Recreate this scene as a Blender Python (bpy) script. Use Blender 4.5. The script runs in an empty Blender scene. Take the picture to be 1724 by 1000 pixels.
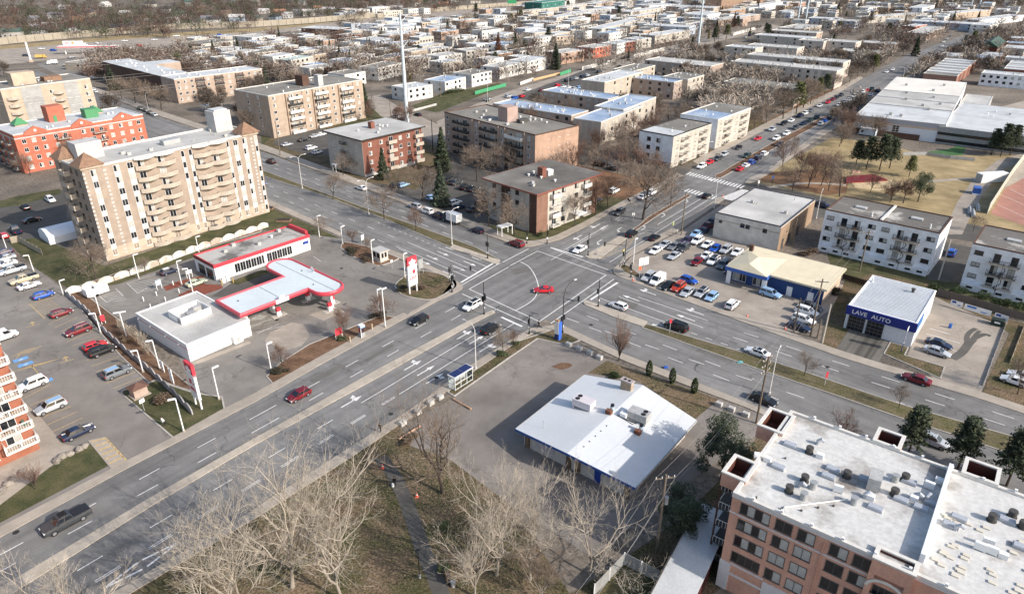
import bpy,bmesh,math,random
from mathutils import Vector,Matrix
R=math.radians
sc=bpy.context.scene
COL=sc.collection
random.seed(7)
# ---------------------------------------------------------------- camera, sky, sun, exposure
HC=68.0; FPX=1158.0; TH=R(26.6)          # drone height, focal length in photo pixels, downward tilt
cd=bpy.data.cameras.new('camera'); cam=bpy.data.objects.new('camera',cd); COL.objects.link(cam)
cam.location=(0,0,HC); cam.rotation_euler=(math.pi/2-TH,0,0)
cd.sensor_width=36; cd.lens=36*FPX/1724; cd.clip_start=1; cd.clip_end=8000
sc.camera=cam
SUN_AZ,SUN_EL=-31.0,31.0
w=bpy.data.worlds.new('World'); sc.world=w; w.use_nodes=True
nt=w.node_tree; bg=nt.nodes['Background']
sky=nt.nodes.new('ShaderNodeTexSky'); sky.sky_type='NISHITA'; sky.sun_disc=False
sky.sun_elevation=R(SUN_EL); sky.sun_rotation=R(90-SUN_AZ); sky.air_density=1.0; sky.dust_density=2.0; sky.ozone_density=1.0
nt.links.new(sky.outputs[0],bg.inputs[0]); bg.inputs[1].default_value=0.15
sl=bpy.data.lights.new('sun','SUN'); sl.energy=3.8; sl.angle=R(0.5); sl.color=(1.0,0.935,0.86)
so=bpy.data.objects.new('sun',sl); COL.objects.link(so)
sd=Vector((math.cos(R(SUN_AZ))*math.cos(R(SUN_EL)),math.sin(R(SUN_AZ))*math.cos(R(SUN_EL)),math.sin(R(SUN_EL))))
so.rotation_euler=sd.to_track_quat('Z','Y').to_euler()
sc.view_settings.view_transform='Standard'; sc.view_settings.look='None'
sc.view_settings.gamma=1.0; sc.view_settings.exposure=0.50
sc.cycles.max_bounces=5; sc.cycles.transparent_max_bounces=6
# ---------------------------------------------------------------- helpers
CT,ST=math.cos(TH),math.sin(TH)
def G(px,py,z=0.0):
 """photo pixel -> point of the ground (or of a level z) it shows"""
 x=px-862; y=py-500
 k=(z-HC)/(-FPX*ST-y*CT)
 return Vector((x*k,(FPX*CT-y*ST)*k,z))
def W(x,y):return ('w',x,y)
def P2(p):
 if len(p) == 3 and p[0] == 'w':return Vector((p[1],p[2],0))
 return G(p[0],p[1])
AZA,AZB=-42.5,51.0
def dirv(az):return Vector((math.cos(R(az)),math.sin(R(az)),0))
def ext(p,az,L):
 q=P2(p)+dirv(az)*L; return W(q.x,q.y)
def link(o,parent=None):
 COL.objects.link(o)
 if parent:o.parent=parent
 return o
class MB:
 def __init__(s):s.v=[]; s.f=[]; s.sm=False
 def quad(s,*pts):
  n=len(s.v); s.v += [tuple(p) for p in pts]; s.f.append(tuple(range(n,n+len(pts)))); return s
 def box(s,x0,x1,y0,y1,z0,z1,rz=0,c=None,rx=0):
  n=len(s.v)
  pts=[Vector((x,y,z)) for z in (z0,z1) for y in (y0,y1) for x in (x0,x1)]
  if rz or rx:
   c=Vector(c) if c else Vector(((x0+x1)/2,(y0+y1)/2,(z0+z1)/2))
   m=Matrix.Rotation(rz,3,'Z') @ Matrix.Rotation(rx,3,'X')
   pts=[m @ (p-c)+c for p in pts]
  s.v += [tuple(p) for p in pts]
  s.f += [tuple(n+i for i in q) for q in ((0,2,3,1),(4,5,7,6),(0,1,5,4),(2,6,7,3),(0,4,6,2),(1,3,7,5))]
  return s
 def prism(s,pts,z0,z1,top=True,bot=True):
  n=len(s.v); k=len(pts)
  s.v += [(p[0],p[1],z0) for p in pts]+[(p[0],p[1],z1) for p in pts]
  for i in range(k):
   j=(i+1) % k; s.f.append((n+i,n+j,n+k+j,n+k+i))
  if top:s.f.append(tuple(range(n+k,n+2*k)))
  if bot:s.f.append(tuple(range(n+k-1,n-1,-1)))
  return s
 def tube(s,pts,rads,k=6,cap=True):
  n0=len(s.v); pts=[Vector(p) for p in pts]; m=len(pts)
  for i,p in enumerate(pts):
   t=(pts[min(i+1,m-1)]-pts[max(i-1,0)])
   if t.length < 1e-9:t=Vector((0,0,1))
   t.normalize()
   a=t.orthogonal() if abs(t.z) < .95 else t.cross(Vector((0,1,0)))
   if abs(t.z) < .95:a=t.cross(Vector((0,0,1)))
   a.normalize(); b=t.cross(a); r=rads[i] if hasattr(rads,'__len__') else rads
   for j in range(k):
    an=2*math.pi*j/k; s.v.append(tuple(p+a*(r*math.cos(an))+b*(r*math.sin(an))))
  for i in range(m-1):
   for j in range(k):
    q=(j+1) % k
    s.f.append((n0+i*k+j,n0+i*k+q,n0+(i+1)*k+q,n0+(i+1)*k+j))
  if cap:
   s.f.append(tuple(n0+j for j in range(k-1,-1,-1))); s.f.append(tuple(n0+(m-1)*k+j for j in range(k)))
  return s
 def cyl(s,x,y,z0,z1,r0,r1=None,k=12):
  return s.tube([(x,y,z0),(x,y,z1)],[r0,r0 if r1 is None else r1],k)
 def mesh(s,name,m):
  me=bpy.data.meshes.new(name); me.from_pydata(s.v,[],s.f)
  if m:me.materials.append(m)
  bm=bmesh.new(); bm.from_mesh(me); bmesh.ops.recalc_face_normals(bm,faces=bm.faces); bm.to_mesh(me); bm.free()
  if s.sm:me.polygons.foreach_set('use_smooth',[True]*len(me.polygons))
  me.update(); return me
 def build(s,name,m,parent=None,loc=None):
  o=bpy.data.objects.new(name,s.mesh(name,m)); link(o,parent)
  if loc:o.location=loc
  return o
def mo(name,me,parent=None,loc=None,rz=0):
 o=bpy.data.objects.new(name,me); link(o,parent)
 if loc is not None:o.location=loc
 if rz:o.rotation_euler.z=rz
 return o
LABELS={}
def tag(o,label,cat,group=None):
 o['label']=label; o['category']=cat
 if group:o['group']=group
 if label in LABELS and not (group and LABELS[label] == group):print('DUPLABEL',label)
 LABELS[label]=group; return o
def thing(name,label,cat,loc=(0,0,0),rz=0,group=None):
 o=bpy.data.objects.new(name,None); link(o); o.empty_display_size=.3
 o.location=loc; o.rotation_euler.z=rz
 return tag(o,label,cat,group)
def struct(o,kind='structure'):o['kind']=kind; return o
KIDS={}
def copy_tree(o,parent=None,depth=0):
 c=o.copy(); COL.objects.link(c)
 if parent is not None:c.parent=parent
 for ch in o.children:copy_tree(ch,c)
 return c
def ordn(i):return ['first','second','third','fourth','fifth','sixth','seventh','eighth','ninth','tenth','eleventh','twelfth','thirteenth','fourteenth','fifteenth','sixteenth','seventeenth','eighteenth','nineteenth','twentieth','twenty-first','twenty-second','twenty-third','twenty-fourth','twenty-fifth','twenty-sixth','twenty-seventh','twenty-eighth','twenty-ninth','thirtieth'][i]
# ---------------------------------------------------------------- materials
MATS={}
def S(h,des=.2):
 h=h.lstrip('#'); c=[int(h[i:i+2],16)/255 for i in (0,2,4)]
 c=[(v/12.92 if v <= .04045 else ((v+.055)/1.055)**2.4) for v in c]
 y=.3*c[0]+.6*c[1]+.1*c[2]; return tuple(v+(y-v)*des for v in c)
def mat(name,c,rough=.85,var=.15,scale=1.0,c2=None,spec=.25,metal=0,space='Object',detail=5,big=None,stretch=None,bump=0,fine=None,cracks=None,lo=.35,hi=.65,streak=None):
 if name in MATS:return MATS[name]
 m=bpy.data.materials.new(name); m.use_nodes=True; MATS[name]=m
 n=m.node_tree.nodes; l=m.node_tree.links; b=n['Principled BSDF']
 b.inputs['Roughness'].default_value=rough; b.inputs['Metallic'].default_value=metal
 b.inputs['Specular IOR Level'].default_value=spec
 if not var and c2 is None:
  b.inputs['Base Color'].default_value=(*c,1); return m
 if space == 'World':
  co=n.new('ShaderNodeNewGeometry').outputs['Position']
 else:
  co=n.new('ShaderNodeTexCoord').outputs['Object']
 def noise(scl,det=5,rough_=.6,st=None):
  v=co
  if st:
   mp=n.new('ShaderNodeMapping'); mp.inputs['Scale'].default_value=st
   if len(st) > 3:pass
   l.new(co,mp.inputs[0]); v=mp.outputs[0]
  t=n.new('ShaderNodeTexNoise'); t.inputs['Scale'].default_value=scl; t.inputs['Detail'].default_value=det
  t.inputs['Roughness'].default_value=rough_
  l.new(v,t.inputs['Vector']); return t.outputs[0]
 def ramp(src,a,b_,p0=lo,p1=hi):
  r=n.new('ShaderNodeValToRGB'); r.color_ramp.elements[0].color=(*a,1); r.color_ramp.elements[1].color=(*b_,1)
  r.color_ramp.elements[0].position=p0; r.color_ramp.elements[1].position=p1
  l.new(src,r.inputs[0]); return r.outputs[0]
 def mix(f,a,b_,mode='MIX'):
  x=n.new('ShaderNodeMix'); x.data_type='RGBA'; x.blend_type=mode
  if isinstance(f,float):x.inputs[0].default_value=f
  else:l.new(f,x.inputs[0])
  l.new(a,x.inputs[6])
  if isinstance(b_,tuple):x.inputs[7].default_value=(*b_,1)
  else:l.new(b_,x.inputs[7])
  return x.outputs[2]
 if c2 is None:a,d=tuple(v*(1-var) for v in c),tuple(min(1,v*(1+var)) for v in c)
 else:a,d=c,c2
 col=ramp(noise(scale,detail,st=stretch),a,d)
 if big:
  bs,bv=big
  g=ramp(noise(bs,4),(1-bv,)*3,(1+bv*.6,)*3,.3,.7)
  col=mix(1.0,col,g,'MULTIPLY')
 if fine:
  fs,fv=fine
  g=ramp(noise(fs,2,.7),(1-fv,)*3,(1+fv*.5,)*3,.35,.65)
  col=mix(1.0,col,g,'MULTIPLY')
 if cracks:
  cs,cv=cracks
  vo=n.new('ShaderNodeTexVoronoi'); vo.feature='DISTANCE_TO_EDGE'; vo.inputs['Scale'].default_value=cs
  wn=n.new('ShaderNodeTexNoise'); wn.inputs['Scale'].default_value=cs*4; wn.inputs['Detail'].default_value=4; l.new(co,wn.inputs['Vector'])
  mx=n.new('ShaderNodeMix'); mx.data_type='VECTOR'; mx.inputs[0].default_value=.5/(1+cs*3)
  ad=n.new('ShaderNodeVectorMath'); ad.operation='MULTIPLY_ADD'
  l.new(wn.outputs['Color'],ad.inputs[0]); ad.inputs[1].default_value=(.55/cs,)*3; l.new(co,ad.inputs[2])
  l.new(ad.outputs[0],vo.inputs['Vector'])
  g=ramp(vo.outputs['Distance'],(cv,)*3,(1,1,1),0.004,0.02)
  msk=ramp(noise(.06,2),(0,0,0),(1,1,1),.48,.56)
  col=mix(msk,col,mix(1.0,col,g,'MULTIPLY'))
 if streak:
  az_,amt=streak; m1=n.new('ShaderNodeMapping'); m1.inputs['Rotation'].default_value=(0,0,-R(az_)); l.new(co,m1.inputs[0])
  m2=n.new('ShaderNodeMapping'); m2.inputs['Scale'].default_value=(.012,.55,1); l.new(m1.outputs[0],m2.inputs[0])
  t=n.new('ShaderNodeTexNoise'); t.inputs['Scale'].default_value=1; t.inputs['Detail'].default_value=3; l.new(m2.outputs[0],t.inputs['Vector'])
  col=mix(1.0,col,ramp(t.outputs[0],(1-amt,)*3,(1+amt*.5,)*3,.35,.65),'MULTIPLY')
 l.new(col,b.inputs['Base Color'])
 if bump:
  bp=n.new('ShaderNodeBump'); bp.inputs['Strength'].default_value=bump; bp.inputs['Distance'].default_value=.05
  l.new(noise(scale*3,4),bp.inputs['Height']); l.new(bp.outputs[0],b.inputs['Normal'])
 return m
def flat(name,c,rough=.6,spec=.3,metal=0,var=.06,scale=2.0):return mat(name,c,rough,var,scale,spec=spec,metal=metal)
ASPH=mat('asphalt',S('#807e7b',0),.9,.10,.35,space='World',big=(.035,.22),fine=(14,.22),cracks=(.11,.74),spec=.2)
ASPHA=mat('boulevard_asphalt',S('#807e7b',0),.9,.10,.35,space='World',big=(.035,.2),fine=(14,.2),cracks=(.1,.72),spec=.2,streak=(-42.5,.2)); ASPHB=mat('street_asphalt',S('#7f7d7a',0),.9,.10,.35,space='World',big=(.035,.2),fine=(14,.2),cracks=(.1,.7),spec=.2,streak=(51,.2))
ASPH2=mat('worn_asphalt',S('#87827b',0),.92,.12,.25,space='World',big=(.05,.24),fine=(10,.25),cracks=(.09,.7),spec=.2)
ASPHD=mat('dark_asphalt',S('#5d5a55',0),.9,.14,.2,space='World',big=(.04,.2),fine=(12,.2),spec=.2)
ASPHL=mat('pale_asphalt',S('#a0968a',0),.93,.13,.22,space='World',big=(.06,.2),fine=(9,.2),cracks=(.13,.78),spec=.15)
CONC=mat('pavement_concrete',S('#a59b8e',0),.93,.1,.5,space='World',big=(.08,.15),fine=(8,.15),spec=.2)
CONCB=mat('median_concrete',S('#b3a693'),.93,.12,.6,space='World',big=(.1,.15),fine=(9,.18),spec=.2)
KERB=mat('kerb_concrete',S('#b0a99f'),.93,.1,.8,space='World',fine=(6,.15),spec=.2)
GRASS=mat('autumn_grass',S('#5d5a34'),.95,c2=S('#77694c'),scale=.35,space='World',big=(.05,.2),fine=(5,.45),spec=.1)
GREEN=mat('green_lawn',S('#474d2c'),.95,c2=S('#68623f'),scale=.3,space='World',big=(.06,.2),fine=(6,.4),spec=.1)
LEAFY=mat('leaf_litter_grass',S('#54532f'),.95,c2=S('#80694f'),scale=.22,space='World',big=(.04,.18),fine=(3.2,.6),spec=.1)
DRYG=mat('dry_straw_grass',S('#8d7c57',.1),.95,c2=S('#b09a70',.1),scale=.15,space='World',big=(.04,.2),fine=(4,.25),spec=.1)
BROWN=mat('brown_mulch',S('#6b4e38'),.95,c2=S('#87664b'),scale=.5,space='World',big=(.1,.2),fine=(6,.4),spec=.1)
ORLEAF=mat('orange_leaf_ground',S('#745338'),.95,c2=S('#98704c'),scale=.15,space='World',big=(.05,.25),fine=(4,.35),spec=.1)
BASE=mat('far_ground',S('#6c6358'),.95,c2=S('#8d8070'),scale=.06,space='World',big=(.012,.25),fine=(1.2,.35),spec=.1)
PAINT=mat('road_paint',S('#e2e0da'),.8,.06,1.2,space='World',fine=(7,.22),spec=.2)
YEL=mat('yellow_paint',S('#c9a765'),.8,.15,2,space='World',fine=(7,.3),spec=.2)
GLASS=mat('window_glass',(.016,.019,.024),.08,.3,.4,spec=.6)
CURT=mat('curtained_glass',S('#a9a7a0'),.35,.2,.6,spec=.5)
CARGL=mat('car_glass',(.014,.017,.022),.06,0,spec=.7)
TYRE=mat('tyre_rubber',(.018,.018,.018),.9,0)
RIM=mat('wheel_rim',(.38,.38,.4),.35,0,metal=.6)
HEADL=mat('headlight_lens',(.75,.76,.78),.15,0,spec=.6)
TAILL=mat('tail_light_lens',(.35,.012,.012),.25,0,spec=.5)
TRIM=mat('dark_plastic_trim',(.03,.03,.032),.6,0)
WHITE=mat('white_painted_metal',S('#e4e3e0'),.5,.05,.5)
BLACK=mat('black_painted_metal',(.02,.02,.022),.5,0)
GALV=mat('galvanised_metal',S('#a9aaa9'),.45,.1,1.5,metal=.3)
WOODP=mat('weathered_pole_wood',S('#766858'),.9,.2,.8,stretch=(6,6,.4))
RED=mat('red_sign_paint',S('#d21f35'),.5,.05,1)
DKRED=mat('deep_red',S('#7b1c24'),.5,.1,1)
BLUEP=mat('blue_sign_paint',S('#1c3f97'),.5,.06,1)
# ---------------------------------------------------------------- ground, roads, pavements
NS=[0]; SHEETS=[]
def sheet(name,pts,z,m):
 q=[P2(p) for p in pts]; NS[0] += 1; SHEETS.append((name,q)); z += NS[0]*.00012
 me=bpy.data.meshes.new(name); bm=bmesh.new()
 f=bm.faces.new([bm.verts.new((p.x,p.y,z)) for p in q]); f.normal_update()
 if f.normal.z < 0:f.normal_flip()
 bmesh.ops.triangulate(bm,faces=bm.faces[:])
 bm.to_mesh(me); bm.free(); me.materials.append(m)
 o=bpy.data.objects.new(name,me); link(o); return struct(o)
def area(P):
 return sum(P[i].x*P[(i+1) % len(P)].y-P[(i+1) % len(P)].x*P[i].y for i in range(len(P)))/2
def offset(P,d):
 """inset a closed polygon by d (positive = inwards)"""
 n=len(P); s=1 if area(P) > 0 else -1; out=[]
 for i in range(n):
  a,b,c=P[i-1],P[i],P[(i+1) % n]
  e1=(b-a); e2=(c-b); e1.z=e2.z=0; e1.normalize(); e2.normalize()
  n1=Vector((-e1.y,e1.x,0))*s; n2=Vector((-e2.y,e2.x,0))*s
  m=n1+n2
  if m.length < .2:m=n1.copy()
  m.normalize(); k=d/max(.35,m.dot(n1)); out.append(b+m*k)
 return out
def slab(name,pts,zt,m,kerb=0,km=None,zb=-.1):
 q=[P2(p) for p in pts]
 if area(q) < 0:q=q[::-1]
 me=bpy.data.meshes.new(name); bm=bmesh.new()
 def ring(P,z):return [bm.verts.new((p.x,p.y,z)) for p in P]
 lo,hi=ring(q,zb),ring(q,zt); n=len(q)
 def skirt(a,b,mi):
  for i in range(n):
   j=(i+1) % n; f=bm.faces.new((a[i],a[j],b[j],b[i])); f.material_index=mi
 if kerb:
  skirt(lo,hi,1)
  q2=offset(q,kerb); h2=ring(q2,zt); l2=ring(q2,zt-.05)
  skirt(hi,h2,1); skirt(h2,l2,1); f=bm.faces.new(l2)
 else:
  skirt(lo,hi,0); f=bm.faces.new(hi)
 f.normal_update(); bmesh.ops.triangulate(bm,faces=[f])
 bmesh.ops.recalc_face_normals(bm,faces=bm.faces)
 bm.to_mesh(me); bm.free(); me.materials.append(m); me.materials.append(km or KERB)
 o=bpy.data.objects.new(name,me); link(o); return struct(o)
def path(pts,n=8):
 """smooth polyline (Catmull-Rom) in the ground plane"""
 q=[P2(p) for p in pts]; out=[]
 for i in range(len(q)-1):
  a,b,c,d=q[max(i-1,0)],q[i],q[i+1],q[min(i+2,len(q)-1)]
  for k in range(n):
   t=k/n
   out.append(.5*((2*b)+(c-a)*t+(2*a-5*b+4*c-d)*t*t+(3*b-a-3*c+d)*t**3))
 out.append(q[-1]); return [W(p.x,p.y) for p in out]
def strip(pts,w,both=False):
 q=[P2(p) for p in pts]; L=[]; Rr=[]
 for i,p in enumerate(q):
  t=q[min(i+1,len(q)-1)]-q[max(i-1,0)]; t.z=0; t.normalize(); nn=Vector((-t.y,t.x,0))
  L.append(p+nn*w/2); Rr.append(p-nn*w/2)
 return [W(p.x,p.y) for p in L+Rr[::-1]]
sheet('ground',[W(-3000,-300),W(3500,-300),W(3500,4500),W(-3000,4500)],-.02,BASE)
# Boulevard (upper left to lower right) and cross street (lower left to upper right)
NA=[(60,118),(140,150),(275,200),(446,257),(600,314),(793,388),(853,410),(1040,465),(1134,500),(1290,557),(1410,600),(1480,622),(1650,672),(1724,697)]
SA=[(951,550),(1049,596),(1163,640),(1262,680),(1290,692)]
SAL=[(438,340),(571,398),(700,447),(778,484)]
sheet('boulevard',NA+[ext((1724,697),-41,90),ext((1290,692),AZA,125)]+SA[::-1]+SAL[::-1]+[ext((438,340),137,60),ext((438,340),137,230)],.02,ASPHA)
WBL=[(0,905),(217,787),(431,676),(540,614),(676,540),(770,493)]
EBL=[(187,1000),(393,880),(431,855),(591,752),(690,690),(800,610),(890,556)]
WBR=[(882,415),(944,405),(982,385),(1032,357),(1062,342),(1150,296),(1175,278),(1300,212),(1412,157),(1453,132),(1493,110),(1530,92),(1618,61)]
EBR=[(1034,457),(1060,433),(1150,385),(1219,337),(1254,307),(1292,288),(1380,221),(1443,189),(1483,165),(1518,140),(1563,112),(1605,87),(1650,62)]
sheet('cross_street',[ext((0,905),232,60)]+WBL+WBR+[ext((1618,61),51,300),ext((1650,62),51,300)]+EBR[::-1]+EBL[::-1]+[ext((187,1000),232,60)],.03,ASPHB)
sheet('side_street',[(960,236),(1050,262),(1160,285),(1255,308),(1390,333),(1600,372),(1724,396),(1800,410),(1800,440),(1724,426),(1610,402),(1380,366),(1222,340),(1150,312),(1085,292),(940,262)],.014,ASPHD)
sheet('back_lane',[(735,205),(800,176),(862,152),(1000,112),(1060,96),(1122,80),(1200,60),(1300,42),(1320,46),(1210,70),(1140,92),(1010,128),(870,168),(800,200),(748,235)],.012,ASPHL)
sheet('pylon_street',[(640,160),(668,178),(746,214),(800,240),(780,262),(700,225),(640,195),(610,165)],.009,ASPHL)
sheet('highway',[(-200,118),(0,84),(200,67),(431,54),(640,28),(760,18),(860,12),(860,20),(650,37),(560,46),(431,60),(300,75),(150,95),(0,110),(-200,150)],.008,ASPHL)
sheet('highway_verge',[(-200,104),(0,78),(200,61),(431,48),(600,34),(636,29),(431,54),(200,67),(0,84),(-200,116)],.012,DRYG)
sheet('filling_station_yard',[(60,108),(150,95),(300,75),(310,86),(210,104),(140,122),(100,128)],.009,ASPH2)
sheet('highway_car_park',[(470,58),(560,46),(640,39),(720,34),(880,28),(880,36),(720,46),(600,56),(500,66)],.0095,ASPH2)
# parking lots
LOT_L=sheet('apartment_parking_lot',[(-90,470),(0,425),(60,452),(112,490),(150,540),(203,600),(250,646),(292,742),(217,790),(0,906),(-200,1000),(-260,700)],.010,mat('lot_asphalt',S('#87817a',0),.92,.1,.3,space='World',big=(.05,.2),fine=(10,.22),cracks=(.1,.75),spec=.2))
sheet('service_station_forecourt',[(128,494),(170,478),(335,425),(520,378),(575,400),(700,449),(777,486),(772,495),(676,545),(540,619),(431,681),(380,705),(340,690),(300,600),(230,555),(150,500)],.012,ASPH2)
sheet('restaurant_parking_lot',[(905,568),(862,600),(763,670),(700,705),(690,750),(760,775),(860,850),(1000,940),(1130,830),(1270,735),(1290,700),(1210,672),(1022,605),(960,575)],.010,mat('warm_pale_asphalt',S('#857e77',0),.93,.14,.2,space='World',big=(.06,.22),fine=(9,.2),cracks=(.13,.75),spec=.15))
sheet('used_car_lot',[(1040,458),(1062,433),(1152,387),(1215,345),(1260,420),(1420,480),(1400,520),(1345,560),(1290,555),(1134,498)],.016,ASPHL)
sheet('car_wash_yard',[(1575,500),(1600,512),(1690,550),(1655,655),(1645,668),(1586,650),(1528,597),(1543,562)],.011,ASPHL)
sheet('car_wash_ramp',[(1433,548),(1500,570),(1479,612),(1405,594)],.015,mat('tyre_streaked_asphalt',S('#6d6962',0),.9,.1,.3,space='World',fine=(9,.2),streak=(51,.55)))
sheet('apartment_court',[(640,300),(745,255),(860,310),(830,385),(800,378),(720,340),(640,325)],.007,ASPHD)
sheet('lawn_parking',[(470,225),(540,215),(600,240),(560,262),(520,262),(460,243)],.010,ASPHD)
sheet('roadside_car_park',[(860,165),(960,128),(1000,112),(1010,130),(1000,165),(900,170)],.017,ASPHD)
sheet('rear_car_park',[(1090,105),(1180,78),(1200,90),(1100,125)],.017,ASPHD)
sheet('apartment_lane',[(1590,408),(1655,420),(1600,475),(1560,470)],.018,ASPHD)
sheet('tower_parking',[(-60,360),(60,325),(110,320),(115,420),(40,410),(0,425),(-90,470)],.009,ASPHD)
sheet('school_path',[(1586,395),(1612,340),(1640,300),(1680,270),(1724,258),(1724,272),(1690,285),(1660,320),(1640,350),(1620,395)],.017,ASPHL)
sheet('school_yard',[(1650,190),(1724,170),(1800,190),(1800,260),(1724,240)],.007,CONC)
# lawns and verges
sheet('park_lawn',[(1262,305),(1300,287),(1400,232),(1480,240),(1560,262),(1724,262),(1724,395),(1600,370),(1390,332)],.006,DRYG)
sheet('orange_leaf_bed',[(1275,303),(1300,290),(1380,285),(1430,300),(1425,325),(1390,329)],.012,ORLEAF)
sheet('orange_leaf_bank',[(1300,222),(1410,168),(1460,140),(1450,130),(1380,158),(1290,205)],.006,ORLEAF)
sheet('apartment_lawn',[(1385,405),(1580,470),(1625,478),(1724,500),(1724,535),(1580,515),(1470,490),(1400,450)],.008,GREEN)
sheet('car_wash_verge',[(1388,545),(1424,470),(1470,460),(1570,480),(1640,520),(1724,545),(1724,690),(1650,668),(1700,560),(1590,506),(1430,500),(1432,548),(1402,596),(1380,585)],.008,LEAFY)
sheet('tower_lawn',[(55,400),(110,418),(175,448),(440,360),(438,342),(575,402),(530,396),(440,386),(330,432),(200,478),(125,492),(60,452),(15,410)],.014,GREEN)
sheet('corner_lawn',[(822,380),(855,400),(905,412),(950,395),(1010,365),(1060,338),(1020,330),(960,350),(905,395),(850,380)],.008,GREEN)
sheet('park_ground',[(690,745),(670,715),(640,725),(431,860),(187,1005),ext((187,1005),232,40),ext((900,1000),232,35),(960,1000),(930,955),(860,850),(760,775)],.006,LEAFY)
sheet('restaurant_lawn',[(1022,607),(1210,672),(1170,706),(1076,642),(990,628)],.018,LEAFY)
sheet('fenced_yard',[(1010,1010),(1050,945),(1110,975),(1100,1010),(1060,1060)],.012,GREEN)
sheet('yard_ground',[(960,1000),(1050,940),(1150,870),(1230,790),(1280,730),(1350,720),(1500,760),(1200,1000),(1150,1100),(900,1100)],.004,LEAFY)
sheet('boulevard_back_verge',[ext((1262,682),AZA,3),ext((1262,682),AZA,120),ext((1262,682),AZA-4,120),(1300,720)],.005,LEAFY)
sheet('orange_brick_lawn',[(30,330),(100,318),(105,325),(40,345),(0,350),(-40,350)],.012,GREEN)
sheet('left_street_verge',[(430,252),(480,215),(560,210),(700,230),(760,260),(700,320),(612,305),(560,296)],.005,LEAFY)
sheet('block_lawn',[(440,222),(600,185),(655,186),(705,214),(620,250),(545,283),(440,247)],.0035,GREEN)
sheet('hedge_lawn',[(690,180),(735,190),(800,165),(850,145),(840,140),(740,160)],.007,GREEN)
sheet('apartment_gardens',[(870,250),(1000,285),(1080,300),(1150,295),(1080,330),(1010,362),(1000,300)],.005,ORLEAF)
sheet('upper_side_gardens',[(1140,280),(1180,268),(1290,210),(1280,190),(1140,260)],.006,LEAFY)
sheet('front_garden',[(-40,905),(0,880),(190,780),(165,740),(0,835),(-60,870)],.013,GREEN)
sheet('apartment_terrace',[(0,850),(112,765),(130,752),(106,747),(71,705),(40,676),(20,630),(0,598),(-60,535),(-80,850)],.0135,CONC)
# raised pavements, islands and medians
ZK=.13
slab('pavement',[(0,905),(217,787),(431,676),(540,614),(676,540),(690,532),(679,527),(640,546),(540,600),(431,661),(370,692),(290,737),(217,774),(0,888),ext((0,888),232,60),ext((0,905),232,60)],ZK,CONC)
slab('pavement',path([(676,540),(740,505),(772,490),(779,485),(776,478),(760,470)])+[(700,447),(640,423),(655,420),(700,437)]+path([(757,463),(768,476),(764,487),(735,502),(690,527)]),ZK+.004,CONC)
slab('pavement',[(438,340),(571,398),(576,393),(520,367),(440,331),ext((440,331),137,60),ext((438,340),137,60)],ZK,CONC)
slab('pavement',[(187,1000),(393,880),(431,855),(591,752),(690,690),(800,610),(880,560),(895,553),(930,548),(951,550),(1049,596),(1163,640),(1262,680),(1290,692),ext((1290,692),AZA,120),ext((1280,700),AZA,120),(1255,686),(1163,652),(1049,607),(955,563),(930,556),(905,558),(880,570),(805,620),(690,704),(591,770),(431,872),(205,1008),ext((205,1008),232,60),ext((187,1000),232,60)],ZK,CONC)
slab('pavement',[(446,255),(600,312),(793,386),(853,408)]+path([(853,408),(868,414),(890,416),(918,410),(944,403)])+[(982,384),(1032,356),(1062,341),(1058,334),(1020,354),(975,378),(938,396)]+path([(938,396),(915,403),(890,406),(870,402)])+[(800,374),(600,301),(446,245),(275,189),(140,141),(140,148),(275,198)],ZK,CONC)
slab('pavement',path([(1134,500),(1060,473),(1040,465),(1032,457),(1036,450),(1060,432)])+[(1150,384),(1219,336),(1213,331),(1148,376)]+path([(1062,421),(1045,440),(1044,452),(1060,462),(1134,489)])+[(1290,546),(1410,589),(1480,611),(1650,660),(1724,684),ext((1724,684),-41,90),ext((1724,697),-41,90),(1724,697),(1650,672),(1480,622),(1410,600),(1290,557)],ZK,CONC)
slab('pavement',[(1175,278),(1300,212),(1412,157),(1453,132),(1448,129),(1405,152),(1292,206),(1166,272)],ZK,CONC)
slab('pavement',[(1150,296),(1062,342),(1055,336),(1100,313),(1140,292)],ZK,CONC)
slab('pavement',path([(1254,309),(1262,300),(1292,288),(1330,258),(1380,221)])+[(1443,189),(1518,140),(1524,143),(1450,193),(1390,226),(1340,260),(1300,290),(1270,307)],ZK,CONC)
# medians
slab('grass_median',[(836,446),(760,418),(647,369),(545,330),(431,293),ext((431,293),137,60),ext((431,283),137,60),(431,283),(600,345),(700,380),(800,416),(842,438)],.14,GRASS,.2)
slab('median_nose',[(763,412),(842,439),(836,446),(757,418)],.15,CONCB)
slab('concrete_median',[(0,990),(250,840),(431,737),(636,622),(790,540),(828,523),(834,526),(790,549),(640,634),(431,748),(250,855),(20,1000),ext((20,1000),232,60),ext((0,990),232,60)],.15,CONCB)
slab('grass_median',[(1087,545),(1293,606),(1355,626),(1518,681),(1724,740),ext((1724,740),-41,90),ext((1724,772),-41,90),(1724,772),(1618,737),(1518,705),(1418,670),(1293,628),(1180,588),(1080,552)],.14,GRASS,.2)
slab('median_nose',path([(985,514),(982,510),(986,506)],3)+[(1034,522),(1090,542),(1084,551),(1030,533)],.15,CONCB)
slab('median_nose',[(984,431),(1047,396),(1052,399),(1056,402),(1008,437),(990,435)],.15,CONCB)
slab('grass_median',[(1050,396),(1075,380),(1090,366),(1158,327),(1164,330),(1110,362),(1072,388),(1056,402)],.14,BROWN,.2)
slab('grass_median',path([(1214,300),(1205,300),(1204,295),(1212,292)],3)+[(1238,276),(1300,241),(1400,190),(1480,147),(1484,150),(1405,196),(1310,247),(1245,283)],.14,BROWN,.2)
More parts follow.
